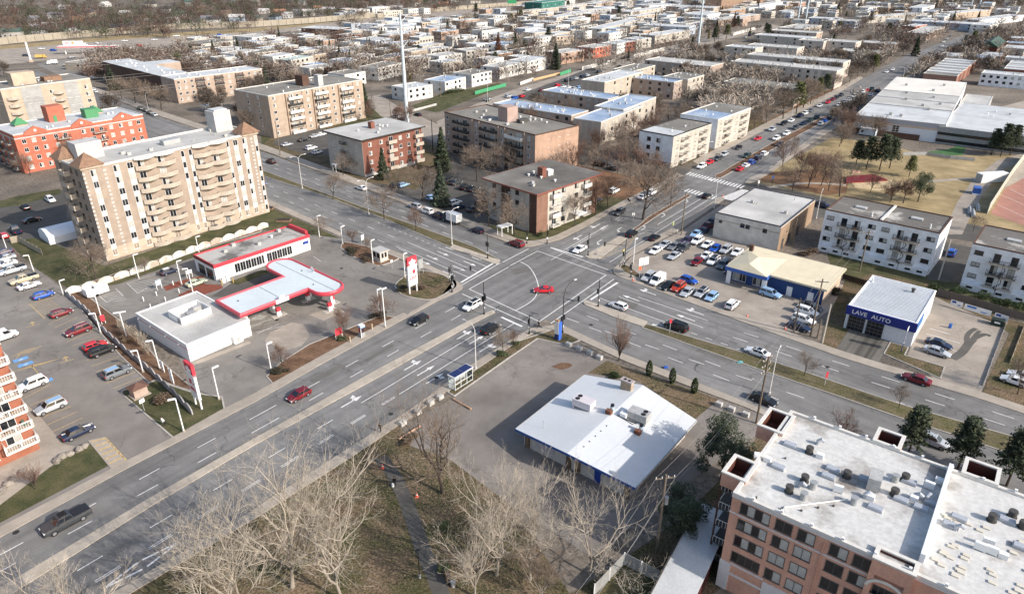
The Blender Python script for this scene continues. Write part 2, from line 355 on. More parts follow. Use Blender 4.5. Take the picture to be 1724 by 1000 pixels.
slab('grass_median',[(1498,139),(1560,105),(1600,78),(1606,81),(1566,108),(1502,143)],.14,LEAFY,.2)
# station islands
slab('planted_island',path([(573,418),(580,408),(620,416),(668,432),(666,439),(640,448),(625,445),(600,436),(573,418)],4)[:-1],.15,BROWN,.25)
slab('grass_island',path([(664,482),(672,472),(700,456),(740,461),(757,470),(765,482),(755,492),(730,505),(700,503),(675,496),(664,482)],4)[:-1],.145,LEAFY,.25)
slab('mulch_verge',[(448,634),(470,612),(520,580),(640,532),(676,534),(640,552),(540,606),(460,648)],.12,BROWN,.2)
slab('grass_corner',path([(203,663),(207,657),(220,655)],3)+[(250,645),(262,640),(330,662),(375,668),(380,692),(292,739)],.12,GREEN,.25)
slab('brown_verge',[(112,490),(135,492),(150,500),(230,560),(262,600),(335,662),(262,640),(250,645),(203,600),(150,540)],.10,BROWN,.2)
slab('brown_verge',[(135,489),(330,424),(440,390),(440,380),(330,416),(130,482)],.10,BROWN,.2)
slab('grass_corner',[(935,553),(950,558),(978,573),(955,582),(905,571),(862,600),(765,668),(752,660),(800,622),(870,575)],.12,LEAFY,.25)
slab('car_wash_island',[(1487,596),(1498,576),(1530,585),(1524,598),(1591,618),(1584,638)],.12,LEAFY,.2)
slab('planted_corner',path([(1044,452),(1046,446),(1060,449),(1085,470),(1078,474),(1060,467),(1044,452)],3)[:-1],.15,LEAFY,.2)
sheet('red_mulch_bed',[(275,483),(302,473),(342,464),(346,468),(280,490)],.02,mat('red_mulch',S('#8a4630'),.95,.2,1,space='World',fine=(6,.3)))
sheet('red_mulch_bed',[(300,497),(340,478),(372,480),(376,485),(310,508)],.02,MATS['red_mulch'])
sheet('concrete_apron',[(480,590),(507,583),(522,566),(510,545),(490,543),(455,560),(445,575)],.019,CONC)
sheet('concrete_apron',[(520,530),(565,515),(580,525),(545,540)],.019,CONC)
sheet('canopy_side_lane',[(355,500),(400,470),(455,452),(470,465),(400,500)],.0145,ASPHD).name='dark_lane'  # darker asphalt sheet beside the canopy
sheet('kiosk_lawn',[(385,475),(440,455),(460,457),(400,480)],.021,GREEN)
for q_,w_ in (([(1603,604),(1616,596),(1624,588),(1631,578),(1638,571)],1.5),([(1636,573),(1646,567),(1658,563),(1668,566)],1.0),([(1629,580),(1627,570),(1632,560),(1643,553)],.9),([(1636,572),(1644,562),(1650,557)],.7)):
 sheet('tar_patch',strip(path(q_,4),w_),.018,ASPHD)
sheet('mud_patch',path([(928,617),(945,611),(960,612),(962,617),(945,622),(928,617)],4)[:-1],.014,BROWN)
sheet('sand_patch',[(1425,300),(1500,302),(1512,312),(1480,322),(1440,316)],.014,mat('play_sand',S('#c2a778'),.95,.15,.4,space='World'))
slab('red_play_surface',[(1424,299),(1470,296),(1494,305),(1445,308),(1424,309)],.5,DKRED)
sheet('red_sports_court',[(1668,360),(1692,318),(1724,300),(1790,290),(1790,385),(1724,380)],.016,mat('red_court',S('#a5705e'),.9,.12,.2,space='World'))
sheet('grey_sports_court',[(1690,318),(1708,285),(1724,262),(1790,262),(1790,290),(1724,300)],.015,CONC)
sheet('green_play_turf',[(1562,256),(1595,252),(1612,246),(1626,250),(1620,262),(1580,262)],.014,mat('play_turf',S('#3f6b34'),.95,.15,.4,space='World'))
sheet('yellow_play_surface',[(1595,236),(1622,232),(1630,240),(1605,246)],.015,mat('play_yellow',S('#b98a3f'),.95,.15,.4,space='World'))
sheet('park_path',path([(640,770),(660,795),(678,830),(695,880),(712,930),(735,980),(752,1040)])[::1] and strip(path([(640,770),(660,795),(680,835),(697,880),(712,925),(732,970),(750,1020)]),2.0),.02,ASPHD)
sheet('park_walk',strip(path([(1293,316),(1350,309),(1400,310),(1424,312)]),2),.016,CONC)
sheet('park_walk',strip(path([(1560,306),(1600,303),(1650,300)]),2),.016,CONC)
sheet('kiosk_walk',[(318,612),(420,574),(423,578),(322,617)],.02,CONC)
for q_ in ([(1040,500),(1075,512),(1065,522),(1035,510)],[(520,640),(575,612),(582,617),(528,646)],[(612,606),(660,579),(664,582),(618,610)],[(330,790),(372,768),(380,773),(336,797)],[(575,338),(640,362),(634,366),(568,342)],[(1180,585),(1240,605),(1232,611),(1172,590)],[(860,455),(890,447),(900,455),(868,463)],[(1390,655),(1450,676),(1444,682),(1384,660)],[(1010,425),(1046,404),(1052,407),(1016,428)]):
 sheet('asphalt_patch',q_,.032,mat('patched_asphalt',S('#6b6863',0),.92,.1,.4,space='World',fine=(12,.2)))
# ---------------------------------------------------------------- painted markings
ZM=.038
class Mk:
 def __init__(s,z=ZM):s.mb=MB(); s.z=z
 def line(s,a,b,w=.15):
  a,b=P2(a),P2(b); t=(b-a); t.z=0
  if t.length < .01:return s
  t.normalize(); n=Vector((-t.y,t.x,0))*w/2
  s.mb.quad(*[(p.x,p.y,s.z) for p in (a-n,b-n,b+n,a+n)]); return s
 def dash(s,a,b,on=3.0,off=6.0,w=.14):
  a,b=P2(a),P2(b); L=(b-a).length; t=(b-a)/L; x=0
  while x < L:
   e=min(x+on,L); p,q=a+t*x,a+t*e; s.line(W(p.x,p.y),W(q.x,q.y),w); x += on+off
  return s
 def poly(s,c,az,pts):
  c=P2(c); d=dirv(az); n=Vector((-d.y,d.x,0))
  s.mb.quad(*[(c.x+d.x*u+n.x*v,c.y+d.y*u+n.y*v,s.z) for u,v in pts]); return s
 def arrow(s,c,az,turn=''):
  if 'S' in turn or not turn:
   s.poly(c,az,[(-2.2,-.12),(.6,-.12),(.6,.12),(-2.2,.12)]); s.poly(c,az,[(.6,-.5),(2.2,0),(.6,.5)])
  if 'L' in turn or 'R' in turn:
   k=1 if 'L' in turn else -1
   if 'S' not in turn:s.poly(c,az,[(-2.2,-.12),(.4,-.12),(.4,.12),(-2.2,.12)])
   s.poly(c,az,[(.1,.0),(.4,0),(1.0,.7*k),(.75,.8*k)]); s.poly(c,az,[(.35,.85*k),(1.35,.5*k),(1.3,1.35*k)])
  return s
 def done(s,name,m):return struct(s.mb.build(name,m))
m=Mk()
m.dash((453,313),(666,401)).dash((461,329),(690,427)).dash((636,375),(737,416),1.0,1.4)
m.line((738,417),(822,450)).line((686,408),(806,459)).line((667,415),(791,468))
m.dash((440,275),(850,431)).dash((440,268),(775,391))
m.dash((766,517),(447,692)).dash((447,692),(0,934)).dash((776,530),(451,714)).dash((451,714),(0,962))
m.line((631,665),(810,557)).line((672,664),(865,545)).dash((631,665),(60,1002)).dash((845,553),(815,572),3,2)
for k in (-.16,.16):
 a,b=G(665,668),G(130,998); n=dirv(AZB+90)*k
 m.dash(W(a.x+n.x,a.y+n.y),W(b.x+n.x,b.y+n.y),3.0,3.6,.11)
m.line((928,440-2),(985,405)).dash((985,405),(1060,360)).line((945,424),(1012,386)).dash((1010,386),(1050,362))
m.line((1026,442),(1190,338)).line((1060,400),(1085,392)).line((1106,379),(1180,335))
m.dash((1270,300),(1400,212),3,5).dash((1420,200),(1560,118),3,5)
m.line((1010,502),(1124,544)).line((1042,500),(1184,552)).line((1074,500),(1192,540)).dash((1163,560),(1290,604),1.4,1.8)
m.dash((1234,568),(1704,720),3,5.5).dash((1252,560),(1718,708),3,5.5).dash((1508,676),(1710,739),1.4,1.8)
m.dash((954,536),(1413,690),3,6).dash((988,532),(1270,639),3,6).dash((992,551),(1340,684),3,6)
m.done('lane_markings',PAINT)
m=Mk()
for c,t in (((760,420),'L'),((746,427),'S'),((728,434),'S'),((715,442),'S'),((805,437),'L'),((791,444),'S'),((773,452),'S'),((756,461),'SR')):m.arrow(c,AZA,t)
for c,t in (((782,564),'SL'),((803,572),'S'),((820,585),'SR'),((695,615),'SL'),((717,624),'S'),((732,637),'SR'),((592,676),'SL')):m.arrow(c,AZB,t)
for c,t in (((972,400),'SL'),((1003,381),'SR'),((1017,383),'S'),((1006,408),'L'),((1040,387),'L')):m.arrow(c,AZB+180,t)
for c,t in (((1119,363),'L'),((1086,384),'L'),((1158,340),'L')):m.arrow(c,AZB,t)
for c,t in (((1169,525),'SR'),((1154,535),'S'),((1062,502),'S'),((1090,492),'SR'),((1112,547),'L'),((1030,519),'L')):m.arrow(c,AZA+180,t)
m.done('turn_arrows',PAINT)
m=Mk(.046)
for a,b,w_ in (((833,442),(776,476),.5),((842,443),(778,480),.2),((856,450),(790,487),.2),((890,419),(846,442),.2),((905,423),(858,448),.2),
 ((1020,463.5),(909,541),.2),((1034,470),(927,545),.2),((1040,476),(994,505),.5),((905,423),(1021,463.5),.2),((928,418),(1030,457),.2),((927,417),(981,433),.5),
 ((790,487),(909,542),.2),((778,495),(890,545),.2),((844,534),(879,550),.5),((822,528),(838,520),.2)):m.line(a,b,w_)
cv=path([(876,441),(890,449),(900,463),(906,480),(905,490),(900,502),(888,512),(868,523)],5)
for i in range(len(cv)-1):m.line(cv[i],cv[i+1],.2)
for (a,b) in (((1157,292),(1252,316)),((1154,320),(1217,337))):
 A,B=G(*a),G(*b); N=int((B-A).length/1.15)
 for i in range(N):
  c=A.lerp(B,(i+.5)/N); m.poly(W(c.x,c.y),AZB,[(-1.8,-.28),(1.8,-.28),(1.8,.28),(-1.8,.28)])
A,B=G(1222,336),G(1259,321)
for i in range(14):
 c=A.lerp(B,(i+.5)/14); m.poly(W(c.x,c.y),AZA,[(-2,-.35),(2,-.35),(2,.35),(-2,.35)])
m.done('crosswalk_markings',PAINT)
m=Mk()
dm=[(-4.6,0),(0,.8),(4.6,0),(0,-.8)]
c0=G(240,950); d=dirv(AZB); n=Vector((-d.y,d.x,0))
for i in range(4):
 (u,v),(u2,v2)=dm[i],dm[(i+1) % 4]
 for t0,t1 in ((.08,.5),(.56,.95)):
  p,q=(u+(u2-u)*t0,v+(v2-v)*t0),(u+(u2-u)*t1,v+(v2-v)*t1)
  m.line(W(c0.x+d.x*p[0]+n.x*p[1],c0.y+d.y*p[0]+n.y*p[1]),W(c0.x+d.x*q[0]+n.x*q[1],c0.y+d.y*q[0]+n.y*q[1]),.26)
m.done('bus_lane_diamond',PAINT)
m=Mk(.05)
pa,pb=G(1012,434),G(1055,404); pc,pd=G(1050,432-14),G(1060,404)
m.line((1008,437),(1054,437-18)).line((1054,419),(1070,398))
for i in range(7):
 a=G(1012,435).lerp(G(1058,403),(i+.3)/7); b=G(1014,437).lerp(G(1072,399),(i+.9)/7)
 m.line(W(a.x,a.y),W(b.x,b.y),.14)
m.done('hatched_median_paint',YEL)
# parking bay lines
m=Mk(.024)
def bays(a,b,n,az,L,w=.12,skip=()):
 A,B=P2(a),P2(b)
 for i in range(n+1):
  if i in skip:continue
  c=A.lerp(B,i/n); e=c+dirv(az)*L; m.line(W(c.x,c.y),W(e.x,e.y),w)
for a,b in (((82,546),(117,529)),((92,552),(131,534)),((104,558),(140,540)),((112,576),(158,556)),((121,583),(167,567)),((145,607),(190,590)),((153,617),(201,600)),((162,626),(210,608)),((180,645),(228,626)),((190,654),(240,635)),
   ((42,670),(85,647)),((50,683),(98,663)),((75,700),(105,682)),((72,702),(120,684)),((80,715),(130,693)),((88,727),(140,703)),((37,660),(82,640))):
 m.line(a,b,.12)
for A,B,N in (((48,511),(75,535),12),((20,600),(40,590),5),((25,625),(55,615),7)):
 a0,b0=G(*A),G(*B)
 for i in range(N):
  p=a0.lerp(b0,i/(N-1)); e=p+dirv(AZB-18)*(4.2 if N > 6 else 3); m.line(W(p.x,p.y),W(e.x,e.y),.12)
m.line((48,511),(75,536)).line((48,511),(90,501)).line((53,615),(72,638)).line((27,604),(36,594))
m.done('parking_bay_lines',YEL)
m=Mk(.028)
for c in ((55,545),(111,604)):m.poly(c,128,[(-.9,-.1),(.4,-.1),(.4,.1),(-.9,.1)]); m.poly(c,128,[(.2,-.55),(1.1,0),(.2,.55)]); m.poly(c,128,[(-1.1,-1.2),(-.95,-1.2),(-.95,1.2),(-1.1,1.2)])
m.done('parking_arrows',YEL)
m=Mk(.026)
for c in ((35,605),(43,613),(76,642)):m.poly(c,AZB-6,[(-1.2,-.62),(1.2,-.62),(1.2,.62),(-1.2,.62)])
m.done('accessible_bay_paint',mat('pale_blue_paint',S('#5f9fd6'),.8,.1,1))
m=Mk(.03)
for c in ((35,605),(43,613)):
 m.poly(c,AZB-6,[(-.1,-.3),(.1,-.3),(.1,.1),(-.1,.1)]); m.poly(c,AZB-6,[(.15,-.12),(.35,-.12),(.35,.12),(.15,.12)]); m.poly(c,AZB-6,[(-.45,-.3),(-.1,-.38),(-.1,-.22),(-.45,-.15)])
m.done('accessible_bay_symbol',PAINT)
m=Mk(.024)
for A,B,N,L in (((217,478),(232,492),7,7),((165,497),(190,508),6,4.5),((416,541),(438,538),6,3.2)):
 a0,b0=G(*A),G(*B)
 for i in range(N):
  p=a0.lerp(b0,i/(N-1)); e=p+dirv(AZB+(-25 if L > 4 else 10))*L*(1-.08*i); m.line(W(p.x,p.y),W(e.x,e.y),.1)
for a,b in (((214,477),(232,494)),((232,494),(276,468)),((214,477),(262,461)),((195,486),(207,498)),((165,497),(180,509)),((180,509),(190,504)),((410,556),(440,545)),((431,559),(482,551-3)),((433,562),(470,545)),((528,432),(540,440)),((416,551),(458,537)),((416,540),(440,531))):m.line(a,b,.1)
m.done('forecourt_lines',PAINT)
m=Mk(.024)
for a,b in (((1543,586),(1590,601)),((1552,574),(1612,592)),((1560,562),(1616,578)),((1565,553),(1600,563)),((1680,326),(1724,345)),((1700,318),(1724,330)),((1680,345),(1724,365))):m.line(a,b,.12)
m.done('yard_lines',PAINT)
# painted entrance ramp strips and stair at the lower left
m=Mk(.12)
a0,b0=G(155,745),G(190,789); a1,b1=G(178,738),G(214,776)
for i in range(7):
 p,q=a0.lerp(b0,i/6.0),a1.lerp(b1,i/6.0); m.line(W(p.x,p.y),W(q.x,q.y),.35)
m.line((178,738),(214,776),.2)
m.done('yellow_walkway_stripes',YEL)
slab('entrance_walkway',[(148,742),(178,736),(216,777),(189,792)],.11,CONC)
# quarry stone bank, tyre-worn cracks and manholes
m=Mk(.04)
for c in ((658,697),(27,896),(995,547),(783,510),(735,636),(575,452),(466,539),(1393,618),(757,455)):
 m.poly(c,20,[(.42*math.cos(i*.5236),.42*math.sin(i*.5236)) for i in range(12)])
m.done('manhole_covers',mat('cast_iron',(.035,.033,.03),.8,.2,4))
# ---------------------------------------------------------------- buildings
def wallm(name,hexc,var=.1,**k):return mat(name,tuple(v*.8 for v in S(hexc,.32)),.9,var,.5,big=(.12,.12),fine=(5,.12),spec=.15,**k)
TAN=wallm('tan_brick','#c6a88d'); BEIGE=wallm('beige_brick','#b49c84'); CREAM=wallm('cream_brick','#cbc0ae'); ORANGE=wallm('orange_red_brick','#da6a3a')
REDB=wallm('red_brick','#99583f'); DKTAN=wallm('brown_brick','#c4a68e'); WHB=wallm('white_brick','#ffffff'); GREYB=wallm('grey_stucco','#b5b3ae')
SALMON=wallm('salmon_brick','#f0a67e'); PALEST=wallm('pale_stone','#cfcac3'); BROWNB=wallm('dark_brown_brick','#71503f'); BLUEW=wallm('blue_siding_and_shade','#b9c6d6'); PEACH=wallm('peach_stucco','#d0b594')  # pale blue siding, also paints the blue shade of the shaded rows
ROOFG=mat('gravel_roof',S('#8a857b'),.95,.12,.15,big=(.06,.25),fine=(5,.18),spec=.1)
ROOFD=mat('dark_tar_roof',S('#6b6761'),.95,c2=S('#837d74'),scale=.12,big=(.07,.3),fine=(5,.15),spec=.1)
ROOFW=mat('white_membrane_roof',S('#bfc1c0'),.7,.06,.2,big=(.1,.14),fine=(3,.08),spec=.25)
ROOFL=mat('pale_grey_roof',S('#b9b6af'),.85,.1,.15,big=(.07,.2),fine=(4,.1),spec=.2)
ROOFB=mat('wet_roof_sky_tint',S('#7d90ad',0),.3,c2=S('#b3bcc6',0),scale=.12,fine=(3,.15),spec=.5)  # blue sky mirrored by the wet roof is put into the colour
ROOFST=mat('stained_white_roof',S('#8b8177'),.8,c2=S('#c8c6c0'),scale=.15,big=(.5,.10),fine=(1.7,.12),spec=.25,lo=.33,hi=.47,detail=9)
ROOFP=mat('puddled_roof',S('#6f6a63'),.9,c2=S('#b5b0a6'),scale=.11,big=(.05,.2),fine=(3,.15),lo=.52,hi=.62,spec=.2)
COPING=flat('pale_coping',S('#cfcac0')); FRAME=flat('white_window_frame',S('#d8d6d0')); FRAMED=flat('dark_window_frame',S('#3d3833')); SILL=flat('stone_sill',S('#c7bda9'))
PAVB=flat('balcony_concrete',S('#b9ab98')); RAILW=flat('white_railing',S('#d5d2cb')); RAILD=flat('dark_railing',S('#3a3836')); RAILT=flat('beige_railing',S('#b3a491')); SHADE=flat('beige_blind',S('#cfc6b4'))
VENT=mat('galvanised_vent',S('#b4b2ad'),.5,.15,2,metal=.2); VENTD=flat('dark_vent',S('#4a4744'))
WC={}
def wmesh(w,h,fr,kind):
 k=(round(w,2),round(h,2),fr.name,kind)
 if k in WC:return WC[k]
 t=.07; f=MB(); f.box(-w/2,w/2,-.06,.04,0,t).box(-w/2,w/2,-.06,.04,h-t,h).box(-w/2,-w/2+t,-.058,.04,t,h-t).box(w/2-t,w/2,-.058,.04,t,h-t)
 nm=1 if w < 1.1 else (2 if w < 2.2 else 4)
 for i in range(1,nm):f.box(-w/2+w*i/nm-.03,-w/2+w*i/nm+.03,-.055,.04,t,h-t)
 f.box(-w/2-.06,w/2+.06,-.12,.0,-.08,-.002)
 g=MB(); c=MB()
 for i in range(nm):
  x0,x1=-w/2+w*i/nm+.03,-w/2+w*(i+1)/nm-.03
  (c if (kind == 2 or (kind == 1 and i % 2 == 1)) else g).box(x0,x1,-.03,.02,t,h-t)
 me=f.mesh('window',fr); gm=(g.mesh('pane',GLASS) if g.v else None); cm=(c.mesh('pane',CURT) if c.v else None)
 WC[k]=(me,gm,cm); return WC[k]
class Bd:
 pass
def building(name,label,F,L,Rt,h,wall,roof,cat='apartment building',group=None,parapet=.35,over=0,w=None,d=None,az=None,coping=None,cop_w=.3,wallshell=True):
 """box building from the photo pixels of three roof corners (front, left, right) at height h"""
 B=Bd(); f=P2(F) if len(F) == 3 else G(F[0],F[1],h)
 if az is None or w is None:
  r=G(Rt[0],Rt[1],h); v=r-f; w=w or math.hypot(v.x,v.y); a1=math.degrees(math.atan2(v.y,v.x))
 if L is not None:
  l=G(L[0],L[1],h); u=l-f; d=d or math.hypot(u.x,u.y); a2=math.degrees(math.atan2(u.y,u.x))-90
 if az is None:az=(a1*1.0+a2*1.0)/2 if L is not None else a1
 B.w,B.d,B.h,B.az=w,d,h,az
 B.n=0; B.extra=None
 B.root=thing(name,label,cat,(f.x,f.y,0),R(az),group)
 FOOT.append((f.x,f.y,az,w,d))
 B.wall=MB().box(0,w,0,d,-.5,h).build('wall',wall,B.root)
 o=over
 if over:
  B.roof=MB().box(-o,w+o,-o,d+o,h+.003,h+.35).build('roof',roof,B.root)
  e=.16; B.fascia=MB().box(-o-e,w+o+e,-o-e,-o,h-.03,h+.37).box(-o-e,w+o+e,d+o,d+o+e,h-.03,h+.37).box(-o-e,-o,-o,d+o,h-.03,h+.37).box(w+o,w+o+e,-o,d+o,h-.03,h+.37).build('fascia',coping or COPING,B.root)
  B.zr=h+.35
 else:
  B.roof=MB().box(.02,w-.02,.02,d-.02,h+.003,h+.05).build('roof',roof,B.root)
  c=cop_w; p=parapet
  B.par=MB().box(-.05,w+.05,-.05,c,h+.002,h+p).box(-.05,w+.05,d-c,d+.05,h+.002,h+p).box(-.05,c,c,d-c,h+.002,h+p).box(w-c,w+.05,c,d-c,h+.002,h+p).build('parapet',coping or COPING,B.root)
  B.zr=h+.05
 return B
FOOT=[]
def win(B,face,a,z,w=1.4,h=1.3,fr=None,kind=None,panes=True):
 fr=fr or FRAME
 if kind is None:kind=random.choice((0,0,1,1,2))
 if not panes:
  kind=2 if random.random() < .42 else 0; k_=(round(w,1),h,kind == 2)
  if k_ not in WC:WC[k_]=(MB().box(-w/2,w/2,-.05,.02,0,h).mesh('window',CURT if kind == 2 else GLASS),)
  me=WC[k_][0]
 else:me,g,c=wmesh(w,h,fr,kind)
 loc=(a,0,z) if face == 'R' else (0,a,z); rz=0 if face == 'R' else -math.pi/2
 if B.n >= 96:
  if B.extra is None:B.extra=MB()
  mb=B.extra; s=(lambda x,y,zz:(a+x,y,z+zz)) if face == 'R' else (lambda x,y,zz:(y,a-x,z+zz))
  n=len(mb.v); q=MB().box(-w/2,w/2,-.03,.02,0,h); mb.v += [s(*p) for p in q.v]; mb.f += [tuple(n+i for i in f_) for f_ in q.f]
  return
 B.n += 1
 o=mo('window',me,B.root,loc,rz)
 if panes:
  for mm in (g,c):
   if mm:mo('pane',mm,o)
 return o
BC={}
def balc(B,face,a,z,w=3.4,dep=1.5,rail=None,style='bars',slab_=None):
 rail=rail or RAILW; k=(w,dep,rail.name,style)
 if k not in BC:
  sl=MB()
  if style == 'curve':
   N=10; arc=[(-w/2+w*i/N,-dep*(.35+.65*math.sin(math.pi*i/N))) for i in range(N+1)]
   sl.prism([(w/2,.0),(-w/2,.0)]+arc,-.22,0); rl=MB()
   pts=[(-w/2,0)]+arc+[(w/2,0)]
   for i in range(len(pts)-1):
    (x0,y0),(x1,y1)=pts[i],pts[i+1]; L=math.hypot(x1-x0,y1-y0)
    nx,ny=-(y1-y0)/L*.03,(x1-x0)/L*.03
    rl.prism([(x0-nx,y0-ny),(x1-nx,y1-ny),(x1+nx,y1+ny),(x0+nx,y0+ny)],.02,.85)
  else:
   sl.box(-w/2,w/2,-dep,0,-.2,0); rl=MB()
   if style == 'solid':
    rl.box(-w/2,w/2,-dep,-dep+.07,.0,1.0).box(-w/2,-w/2+.07,-dep+.07,-.01,.0,1.0).box(w/2-.07,w/2,-dep+.07,-.01,.0,1.0)
   else:
    t=.06
    for zz in ((.95,1.03),(.05,.11)):
     rl.box(-w/2,w/2,-dep,-dep+t,*zz).box(-w/2,-w/2+t,-dep+t,-.01,*zz).box(w/2-t,w/2,-dep+t,-.01,*zz)
    n=max(2,int(w/.32))
    for i in range(n+1):
     x=-w/2+.02+(w-.08)*i/n; rl.box(x,x+.045,-dep+.005,-dep+.05,.11,.95)
    for s_ in (-w/2,w/2-.05):
     for i in range(1,int(dep/.32)):rl.box(s_,s_+.045,-dep+.32*i,-dep+.32*i+.045,.11,.95)
  BC[k]=(sl.mesh('balcony',slab_ or PAVB),rl.mesh('railing',rail))
 s,r=BC[k]; loc=(a,0,z) if face == 'R' else (0,a,z); rz=0 if face == 'R' else -math.pi/2
 o=mo('balcony',s,B.root,loc,rz); mo('railing',r,o)
 for _ in range(random.choice((0,0,1,2))):
  k=random.randrange(4)
  if ('bi',k) not in BC:BC['bi',k]=(MB().box(-.25,.25,-.2,.2,0,.45).box(-.25,.25,.15,.2,.45,.9),MB().box(-.4,.4,-.18,.18,0,.4),MB().cyl(0,0,0,.7,.25,k=8),MB().box(-.3,.3,-.2,.2,0,1.0))[k].mesh(('chair','planter_box','table','storage_box')[k],flat(('chair_green','planter_brown','table_white','box_grey')[k],S(('#4c6b58','#7a5f4a','#cfcfcf','#66686c')[k])))
  mo(BC['bi',k].name.split('.')[0],BC['bi',k],o,(random.uniform(-.36,.36)*w,-dep*.42,.0),random.uniform(0,3))
 return o
def finish(B):
 if B.extra:
  o=B.extra.build('small_windows',GLASS,B.root); o['kind']='stuff'
def rbox(B,name,x0,x1,y0,y1,z0,z1,m,parent=None):return MB().box(x0,x1,y0,y1,z0,z1).build(name,m,parent or B.root)
VM={}
def vents(B,n,seed,kinds=('pipe','mush'),x=(.1,.9),y=(.15,.85)):
 rr=random.Random(seed)
 for i in range(n):
  k=rr.choice(kinds)
  if k not in VM:
   v=MB()
   if k == 'pipe':v.cyl(0,0,0,.7,.12,k=8)
   elif k == 'mush':v.cyl(0,0,0,.5,.22,k=10).cyl(0,0,.5,.62,.42,.38,k=10)
   elif k == 'fan':v.cyl(0,0,0,.15,.5,k=12).cyl(0,0,.15,.8,.42,.45,k=12).cyl(0,0,.8,.95,.55,.5,k=12)
   elif k == 'box':v.box(-.45,.45,-.35,.35,0,.75)
   elif k == 'unit':v.box(-1.1,1.1,-.7,.7,.2,1.25).box(-.9,.9,-.5,.5,0,.2)
   elif k == 'hatch':v.box(-.6,.6,-.45,.45,0,.3)
   VM[k]=v.mesh('roof_vent',{'pipe':VENT,'mush':WHITE,'fan':VENTD,'box':VENT,'unit':GALV,'hatch':ROOFB}[k])
  mo('roof_vent',VM[k],B.root,(B.w*rr.uniform(*x),B.d*rr.uniform(*y),B.zr),rr.choice((0,0,.1)))
def grid(B,face,cols,floors,z0,fh,w=1.4,h=1.3,fr=None,panes=True,skip=None):
 L=B.w if face == 'R' else B.d
 for k in range(floors):
  for c in cols:
   if skip and (k,c) in skip:continue
   win(B,face,c*L,z0+k*fh,w,h,fr,panes=panes)
# --- beige eight storey tower with scalloped balconies
B=building('apartment_tower','beige brick eight storey tower with curved balconies and hipped caps beside the service station',(137,287),(80,270),(418,222),22.9,BEIGE,ROOFL,parapet=.5,cop_w=.4,az=51.5)
T=B; w,d=B.w,B.d; FH=2.86
MB().box(-.03,w+.03,-.03,0,0,3.0).box(-.03,0,-.03,d,0,3.0).build('base_course',PEACH,B.root)
QM=[MB().box(-q_,q_,-.07,0,0,.5).mesh('quoin_stone',PALEST) for q_ in (.25,.35)]+[MB().box(-.21,.3,-.06,0,0,.5).mesh('quoin_stone',PALEST)]
for u in (.105,.955):
 for k in range(22):mo('quoin_stone',QM[k % 2],B.root,(u*w,0,.6+k))
for k in range(22):mo('quoin_stone',QM[2],B.root,(.15,0,.6+k))
SP=flat('white_spandrel',S('#d9d3c8'))
for u,ww in ((.05,1.2),(.165,1.4),(.235,1.4),(.525,.9),(.57,.9),(.80,.7),(.85,1.3),(.91,1.3),(.985,.8)):
 for k in range(8):
  win(B,'R',u*w,.9+k*FH,ww,1.6)
 sp_=MB().box(-ww/2,ww/2,-.05,0,0,.98).mesh('spandrel',SP)
 for k in range(7):mo('spandrel',sp_,B.root,(u*w,0,2.62+k*FH))
for u in (.31,.42,.635,.735):
 for k in range(8):
  balc(B,'R',u*w,.35+k*FH,5.0,1.7,RAILT,'curve')
  if k % 2 == 0 or u < .5:win(B,'R',u*w-.9,.45+k*FH,1.6,2.0)
 MB().prism([(u*w+2.5,0),(u*w-2.5,0)]+[(u*w-2.5+5*i/10,-1.7*(.35+.65*math.sin(math.pi*i/10))) for i in range(11)],22.75,23.35).build('cornice',COPING,B.root)
for k in range(8):
 for a in (.22,.42,.8):win(B,'L',a*d,.9+k*FH,1.2,1.5)
 balc(B,'L',.6*d,.35+k*FH,3.2,1.3,RAILT,'solid')
finish(B)
SHING=mat('brown_shingle',S('#8c6a50'),.9,.2,1.2,fine=(5,.3))
def hip(B,name,x0,x1,y0,y1,z0,z1,m,base=.6):
 b=MB().box(x0,x1,y0,y1,z0,z0+base); cx,cy=(x0+x1)/2,(y0+y1)/2; e=.4; z=z0+base
 o=MB(); c=[(x0-e,y0-e,z),(x1+e,y0-e,z),(x1+e,y1+e,z),(x0-e,y1+e,z)]
 for i in range(4):o.quad(c[i],c[(i+1) % 4],(cx,cy,z1))
 o.quad(*c[::-1]); r=o.build(name,m,B.root); b.build('cap_base',PEACH,r)
hip(B,'corner_cap',-.3,4.8,-.3,4.6,22.9,26.3,SHING); hip(B,'corner_cap',w-4.6,w+.3,-.3,4.4,22.9,26.3,SHING); hip(B,'corner_cap',-.3,4.2,d-4.4,d+.3,22.9,26,SHING)
rbox(B,'penthouse',3.0,9,8.5,13,22.95,27,PALEST); rbox(B,'penthouse',w*.86,w*.86+5,9.5,14,22.95,28.5,PALEST); rbox(B,'penthouse',w*.86+.6,w*.86+4.4,10,13.5,28.5,28.9,ROOFW)
rbox(B,'rooftop_unit',w*.5,w*.5+4.5,6.5,8.6,23,24.2,GALV); vents(B,12,1,('pipe','mush','box'))
